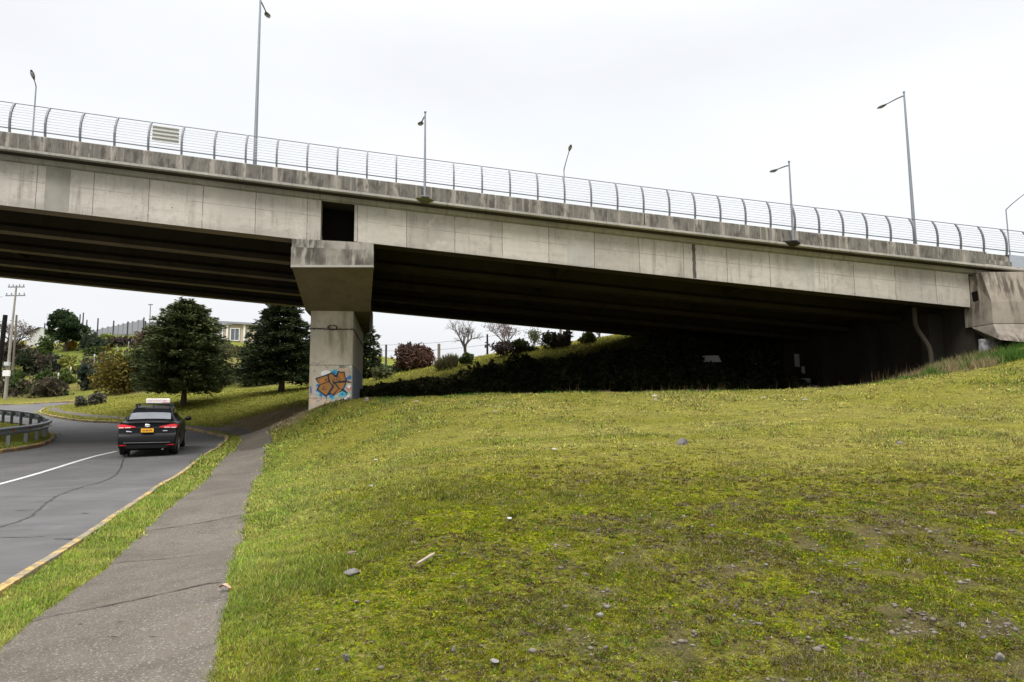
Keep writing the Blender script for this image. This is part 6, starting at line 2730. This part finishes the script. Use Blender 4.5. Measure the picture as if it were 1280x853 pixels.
BV.append(np.stack([B - side, B + side, B + tip], 1).reshape(-1, 3))
kind = np.repeat(fbm(x, y, 1.1, 2), nb)[:, None]
cb = np.where(kind > .56, np.array((.24, .19, .10)), np.array((.065, .125, .022))) * (.6 + .8 * gr_.random((n * nb, 1)))
BC.append(np.repeat(cb, 3, 0))
# reddish stalks standing along the foot of the dark bank
n = 330
pxs = gr_.uniform(690, 1150, n)
keep = gr_.random(n) < np.where((pxs > 1080) | ((pxs > 800) & (pxs < 920)), .9, .25)
pxs = pxs[keep]
n = len(pxs)
Y0_ = np.interp(pxs, [690, 1000, 1150], [23.6, 23.8, 24.6]) + gr_.normal(size=n) * .35
dk = np.array([tuple(ray(q, 490)) for q in pxs])
x = dk[:, 0] / dk[:, 1] * Y0_
z = T(x, Y0_)
hb = gr_.uniform(.15, .5, n)
hb[pxs > 1080] *= 1.2
az = gr_.uniform(0, 6.283, n)
side = np.c_[-np.sin(az), np.cos(az), np.zeros(n)] * .011
B = np.c_[x, Y0_, z - .02]
tip = np.c_[np.cos(az) * hb * .25, np.sin(az) * hb * .25, hb]
BV.append(np.stack([B - side, B + side, B + tip], 1).reshape(-1, 3))
BC.append(np.repeat(np.array((.12, .08, .045)) * (.6 + .8 * gr_.random((n, 1))), 3, 0))
# far lawn beyond the road, and the top of the bank beyond the bridge
n = 26000
pxs = gr_.uniform(60, 860, n)
Yf = gr_.uniform(27.5, 56, n)
dk = np.array([tuple(ray(q, 500)) for q in np.linspace(60, 860, 80)])
x = np.interp(pxs, np.linspace(60, 860, 80), dk[:, 0] / dk[:, 1]) * Yf
keep = on_grass(x, Yf) & ((pxs < 386) | (Yf > 37))
col = turf(x, Yf)
keep &= gr_.random(n) > soil(x, Yf) * 1.1
x, Yf, col = x[keep], Yf[keep], col[keep]
z = T(x, Yf)
n = len(x)
nb = 6
hb = np.repeat(.05 + .05 * gr_.random(n), nb) * (.5 + .8 * gr_.random(n * nb))
az = gr_.uniform(0, 6.283, n * nb)
lean = gr_.uniform(.2, 1.2, n * nb)
side = np.c_[-np.sin(az), np.cos(az), np.zeros(n * nb)] * .03
tip = np.c_[np.cos(az) * hb * lean, np.sin(az) * hb * lean, hb]
B = np.c_[np.repeat(x, nb) + gr_.normal(size=n * nb) * .2, np.repeat(Yf, nb) + gr_.normal(size=n * nb) * .2, np.repeat(z, nb) - .01]
BV.append(np.stack([B - side, B + side, B + tip], 1).reshape(-1, 3))
BC.append(np.repeat(np.repeat(col, nb, 0) * (.75 + .7 * gr_.random((n * nb, 1))), 3, 0))
V = np.concatenate(BV)
Cc = np.concatenate(BC)
print('blade tris', len(V) // 3)
# moss, matted thatch and small rosettes close to the camera: clumps of tiny leaves, each clump of one kind
MV, MC = [], []
for (y0, y1, nn, s0, s1, nl_, lf) in ((2.7, 4.2, 7500, .015, .05, 16, .0042), (4.2, 6.0, 8500, .018, .06, 15, .0052), (6.0, 8.5, 8500, .022, .075, 14, .0072), (8.5, 14.5, 11000, .03, .11, 12, .0115)):
    y = gr_.uniform(y0, y1, nn)
    x = (gr_.random(nn) * 1.66 - .86) * y
    keep = on_grass(x, y) & (x > -2.4) & (road_sd(x, y) > 1.6)
    dpl = dist_line(x, y, PATH_RS[:120])
    keep &= gr_.random(nn) < sstep(.1, 1.4, dpl) * (1 - sstep(6, 14.5, y))
    keep &= gr_.random(nn) < 1 - .9 * bare(x, y)
    x, y = x[keep], y[keep]
    n = len(x)
    s = s0 + (s1 - s0) * gr_.random(n) ** 1.6
    moss = sstep(.44, .58, fbm(x + 11, y - 7, 1.9, 4))
    worn_ = sstep(.44, .60, fbm(x, y + 60, 2.4, 4)) * sstep(-1.2, 2.0, x)
    t = gr_.random(n) + .55 * (moss - .5) - .50 * (worn_ - .35)
    far_ = sstep(6, 12, y)[:, None]
    pal = np.where((t > .80)[:, None], np.array((.20, .225, .006)), np.where((t > .58)[:, None], np.array((.078, .128, .010)), np.where((t > .30)[:, None], np.array((.135, .122, .016)), np.where((t > .06)[:, None], np.array((.070, .050, .019)), np.array((.150, .122, .080))))))
    pal = (pal * (1 - .6 * far_) + turf(x, y) * .6 * far_) * (.65 + .7 * gr_.random((n, 1)))
    m_ = n * nl_
    rad = np.repeat(s, nl_) * np.sqrt(gr_.random(m_))
    aa = gr_.uniform(0, 6.283, m_)
    X, Yv = np.repeat(x, nl_) + rad * np.cos(aa), np.repeat(y, nl_) + rad * np.sin(aa)
    Z = np.repeat(T(x, y), nl_) + .002 + np.repeat(s, nl_) * .30 * gr_.random(m_) * (1 - (rad / np.repeat(s, nl_)) ** 2 * .7)
    u_ = unit(gr_.normal(size=(m_, 3)) * np.array((1, 1, .7)) + np.array((0, 0, .25)))
    w_ = unit(np.cross(u_, unit(gr_.normal(size=(m_, 3)))))
    ls = (lf * (.6 + .9 * gr_.random(m_)))[:, None]
    V, _f, Cq = leaf_quads(np.c_[X, Yv, Z], u_ * ls * 1.5, w_ * ls * .8, np.repeat(pal, nl_, 0) * (.5 + 1.0 * gr_.random((m_, 1))))
    MV.append(V)
    MC.append(Cq)
V2 = np.concatenate(MV)
mobj = np_mesh('moss', V2, np.arange(len(V2)).reshape(-1, 4), M['blade'], {'col': np.clip(np.concatenate(MC), 0, 1)})
tag(mobj, 'moss cushions and matted brown thatch on the near lawn', 'moss', kind='stuff')
print('moss quads', len(V2) // 4)
V = np.concatenate(BV)
Cc = np.concatenate(BC)
gobj = np_mesh('grass', V, np.arange(len(V)).reshape(-1, 3), M['blade'], {'col': np.clip(Cc, 0, 1)})
tag(gobj, 'short patchy grass and moss growing over the lawn and the verge', 'grass', kind='stuff')

# ------------------------------------------------------------------ pebbles strewn in the bare patches
ico = bmesh.new()
bmesh.ops.create_icosphere(ico, subdivisions=1, radius=1)
IV = np.array([v.co[:] for v in ico.verts])
IF = np.array([[v.index for v in f.verts] for f in ico.faces])
ico.free()
n = 90000
y = 2.9 + 9 * gr_.random(n) ** 1.6
x = gr_.uniform(-1.5, 8.5, n)
b_ = bare(x, y)
keep = (gr_.random(n) < b_ * .55 * sstep(.42, .58, fbm(x, y, 6, 2)) + .006) & on_grass(x, y)
x, y = x[keep], y[keep]
z = T(x, y)
n = len(x)
s = .0025 + .018 * gr_.random(n) ** 4.0 + .0035 * gr_.random(n)
V = IV[None] * (1 + .28 * gr_.normal(size=(n, len(IV), 1)).clip(-1, 1))
V = V * (s[:, None] * np.c_[.8 + .7 * gr_.random(n), .8 + .5 * gr_.random(n), .4 + .35 * gr_.random(n)])[:, None, :]
a = gr_.uniform(0, 6.28, n)
ca, sa = np.cos(a)[:, None], np.sin(a)[:, None]
V = np.stack([V[..., 0] * ca - V[..., 1] * sa, V[..., 0] * sa + V[..., 1] * ca, V[..., 2]], -1)
V += np.c_[x, y, z + s * .25][:, None, :]
Fp = (IF[None] + (np.arange(n) * len(IV))[:, None, None]).reshape(-1, 3)
tone = gr_.random(n)
cols = np.where((tone < .55)[:, None], np.array((.135, .110, .084)), np.where((tone < .85)[:, None], np.array((.12, .095, .075)), np.array((.205, .185, .155)))) * (.7 + .6 * gr_.random((n, 1)))
m = NT('pebble', .85, .3)
a_ = m.n('ShaderNodeAttribute', attribute_name='col')
f = m.noise(m.coord('World'), 60, 4, .7)
m.color(m.mix(m.math('MULTIPLY', f, .6), a_.outputs['Color'], (.08, .07, .06)))
M['pebble'] = m.mat
o = np_mesh('gravel', V.reshape(-1, 3), Fp, M['pebble'], {'col': np.repeat(cols, len(IV), 0)}, smooth=False)
tag(o, 'scattered small pebbles in the bare patches of the lawn', 'gravel', kind='stuff')
print('pebbles', n)

# ------------------------------------------------------------------ stones and bits that one can point to
def stonemat(name, c):
    m = NT(name, .85, .3)
    cw = m.coord('World')
    n1, n2 = m.noise(cw, 14, 5, .65), m.noise(cw, 70, 3, .7)
    cc = m.mix(m.ramp(n1, .3, .7), tuple(x * .6 for x in c), tuple(min(1, x * 1.25) for x in c))
    m.color(m.mix(m.math('MULTIPLY', m.ramp(n2, .5, .75), .5), cc, tuple(x * .45 for x in c)))
    m.bump(n1, .6, .02)
    return m.mat


M['st_grey'] = stonemat('grey_stone', (.11, .10, .092))
M['st_dark'] = stonemat('dark_stone', (.10, .085, .085))
M['st_pale'] = stonemat('pale_stone', (.15, .14, .125))
M['st_blue'] = stonemat('bluish_stone', (.125, .12, .122))
M['st_brown'] = stonemat('brown_stone', (.16, .115, .085))


def stone(px, py, wpx, hpx, mat, label, seed, name='stone', group='stones on the lawn'):
    p = ground_px(px, py + hpx * .3)
    s = wpx * mpp(p.y) / 2 * .88
    hz = max(hpx * mpp(p.y) * .62, s * .28)
    bm = bmesh.new()
    bmesh.ops.create_icosphere(bm, subdivisions=3, radius=1)
    r = random.Random(seed)
    ph = [(Vector((r.uniform(-1, 1), r.uniform(-1, 1), r.uniform(-1, 1))).normalized(), r.uniform(.45, .85)) for _ in range(11)]
    for v in bm.verts:
        q = v.co.copy()
        for n_, d_ in ph + ph:
            k_ = q.dot(n_) - d_
            if k_ > 0:
                q -= n_ * k_ * .85
        q *= 1 + r.uniform(-.02, .02)
        w_ = 1 + .22 * (vnoise(q.x * 1.7 + seed, q.y * 1.7 + q.z, 1.0) - .5)
        v.co = Vector((q.x * s * float(w_), q.y * s * .8 * float(w_), q.z * hz))
    me = bpy.data.meshes.new(name)
    bm.to_mesh(me)
    bm.free()
    me.materials.append(M[mat])
    me.polygons.foreach_set('use_smooth', [True] * len(me.polygons))
    try:
        me.set_sharp_from_angle(angle=R(28))
    except Exception:
        pass
    o = bpy.data.objects.new(name, me)
    COL.objects.link(o)
    o.location = p + Vector((0, 0, hz * .05 + .004))
    o.rotation_euler = (0, 0, r.uniform(-.5, .5))
    return tag(o, label, 'stone', group)


for i, a in enumerate([
    (853, 553, 25, 10, 'st_dark', 'dark purplish rock half sunk high on the lawn under the right span'),
    (1125, 555, 13, 6, 'st_grey', 'flat grey stone on the right part of the lawn, level with the dark purplish rock'),
    (1212, 522, 10, 5, 'st_pale', 'pale stone high on the lawn near its right edge'),
    (1175, 786, 0, 0, None, None),
    (1197, 784, 24, 7, 'st_pale', 'long pale flat stone in the lower right of the lawn'),
    (1249, 822, 15, 11, 'st_pale', 'chunky pale stone close to the lower right corner'),
    (1132, 781, 9, 7, 'st_blue', 'round bluish stone left of the long pale flat stone'),
    (1040, 838, 12, 8, 'st_blue', 'bluish pebble at the lower edge beside a patch of gravel'),
    (1136, 702, 10, 5, 'st_pale', 'pale oval stone on bare soil in the right of the lawn'),
    (1123, 700, 6, 5, 'st_brown', 'small tan stone beside the pale oval stone'),
    (939, 793, 11, 6, 'st_pale', 'whitish angular stone in the lower middle of the lawn'),
    (750, 768, 12, 7, 'st_pale', 'pale stone among brown thatch at the lower middle, right of the gravel'),
    (733, 721, 14, 6, 'st_grey', 'flat grey stone left of the mossy middle of the lawn'),
    (441, 715, 24, 9, 'st_grey', 'broad grey stone patch sunk in the turf near the path'),
    (440, 691, 15, 5, 'st_brown', 'flat tan stone just beyond the broad grey sunken one'),
    (618, 826, 16, 5, 'st_pale', 'white flat stone at the bottom of the lawn, left of centre'),
    (567, 813, 8, 6, 'st_blue', 'small bluish stone in the gravelly patch at the bottom'),
    (433, 822, 10, 7, 'st_grey', 'grey stone in the gravelly corner near the path'),
    (917, 679, 8, 4, 'st_pale', 'small pale stone in the middle right of the lawn'),
    (1240, 642, 22, 7, 'st_brown', 'brown stone cluster by the right edge of the lawn'),
    (704, 744, 12, 6, 'st_brown', 'brownish stone right of the centre foreground moss'),
    (1230, 800, 12, 6, 'st_grey', 'grey stone between the long flat one and the chunky pale one'),
    (1080, 722, 12, 6, 'st_brown', 'brown lump beside bare soil on the right of the lawn'),
    (352, 0, 0, 0, None, None),
]):
    if a[4]:
        stone(*a, seed=40 + i)

M['litter'] = flat('white_litter', (.32, .315, .30), .7, var=.05)


def scrap(px, py, wpx, hpx, label, mat='litter', name='litter_scrap', seed=0, cat='litter', rz=0.0, grp='bits of litter on the lawn'):
    p = ground_px(px, py)
    s = wpx * mpp(p.y)
    h = hpx * mpp(p.y)
    r = random.Random(seed)
    mb = MB()
    n_ = 5
    V = []
    for i in range(n_ + 1):
        t = i / n_ - .5
        cx = t * s
        zz = .012 + h * .35 * abs(math.sin(i * 1.7 + seed)) + .3 * h
        wj = h * r.uniform(.5, 1.0) * 1.6
        q = Matrix.Rotation(rz, 3, 'Z')
        for sy in (-.5, .5):
            for dz in (0, .004):
                V.append(p + q @ Vector((cx, sy * wj + r.uniform(-.1, .1) * wj, zz + dz + sy * h * .3)))
    fs_ = []
    for i in range(n_):
        o_ = i * 4
        fs_ += [(o_, o_ + 2, o_ + 6, o_ + 4), (o_ + 1, o_ + 5, o_ + 7, o_ + 3), (o_, o_ + 4, o_ + 5, o_ + 1), (o_ + 2, o_ + 3, o_ + 7, o_ + 6)]
    fs_ += [(0, 1, 3, 2), (n_ * 4, n_ * 4 + 2, n_ * 4 + 3, n_ * 4 + 1)]
    mb.add(V, fs_)
    return tag(mb.build(name, M[mat]), label, cat, grp)


for i, a in enumerate([(520, 503.5, 5, 2.5, 'white scrap at the crest of the lawn right of the pier'), (693, 564, 5, 3, 'white scrap in the upper middle of the lawn'), (637, 653, 5, 4, 'lone white scrap in the middle of the lawn'),
                       (464, 610, 4, 3, 'white scrap on the left of the lawn, right of the path'), (470, 577, 3.5, 2.5, 'tiny white scrap further up the left of the lawn'), (818, 497, 7, 3, 'white scrap on the crest below the dark bank'),
                       (820, 503, 2.5, 6, 'thin white upright scrap just in front of the one on the crest'), (955, 499, 5, 2, 'pale scrap on the crest near the abutment end'), (619, 516, 4, 2, 'white fleck below the crest in the middle'), (1006, 502, 6, 2, 'flat pale scrap on the crest right of the white board')]):
    scrap(*a, seed=i)
M['drywood'] = flat('split_pale_wood', (.24, .20, .145), .7, var=.2, vscale=14)
p = ground_px(532, 708)
a, b_ = ground_px(521, 713) + Vector((0, 0, .03)), ground_px(543, 702.5) + Vector((0, 0, .045))
mb = MB()
d = (b_ - a).normalized()
sd_v = d.cross(Vector((0, 0, 1))).normalized()
V = []
for t, wd in ((0, .004), (.15, .013), (.5, .012), (.85, .016), (1, .006)):
    c = a.lerp(b_, t)
    for k_ in (-1, 1):
        V += [c + sd_v * wd * k_, c + sd_v * wd * k_ + Vector((0, 0, .014))]
fs_ = []
for i in range(4):
    o_ = i * 4
    fs_ += [(o_, o_ + 2, o_ + 6, o_ + 4), (o_ + 1, o_ + 5, o_ + 7, o_ + 3), (o_, o_ + 4, o_ + 5, o_ + 1), (o_ + 2, o_ + 3, o_ + 7, o_ + 6)]
fs_ += [(0, 1, 3, 2), (16, 18, 19, 17)]
mb.add(V, fs_)
tag(mb.build('wood_splinter', M['drywood']), 'pale split piece of wood lying on the lawn left of centre', 'wood piece')
M['dryleaf'] = flat('dry_leaf', (.36, .235, .17), .8, var=.25, vscale=30)
p = Vector((*on_road(280, 789), 0))
p.z = float(H([p.x], [p.y])[0]) + .122
mb = MB()
V = []
n_ = 8
for i in range(n_ + 1):
    t = i / n_
    wd = .024 * math.sin(math.pi * min(1, t * .92 + .06)) ** .7 * (1 + .25 * math.sin(i * 2.2))
    zc = .006 + .012 * math.sin(t * 3.1 * 1.5)
    for sy in (-1, 0, 1):
        V.append(p + Vector(((t - .5) * .085, sy * wd + .008 * math.sin(t * 4), zc + (.012 if sy else 0))))
mb.add(V, [(i * 3 + j, i * 3 + j + 1, (i + 1) * 3 + j + 1, (i + 1) * 3 + j) for i in range(n_) for j in range(2)])
V2 = [v - Vector((0, 0, .003)) for v in V]
mb.add(V2, [(i * 3 + j, (i + 1) * 3 + j, (i + 1) * 3 + j + 1, i * 3 + j + 1) for i in range(n_) for j in range(2)])
tag(mb.build('dry_leaf', M['dryleaf']), 'curled brown dry leaf lying on the footpath beside the grass edge', 'leaf')
# a block of rubble by the pier's right foot
stone(459, 500, 9, 8, 'st_pale', 'pale rubble block at the right foot of the pier', 91, 'rubble_block', None)
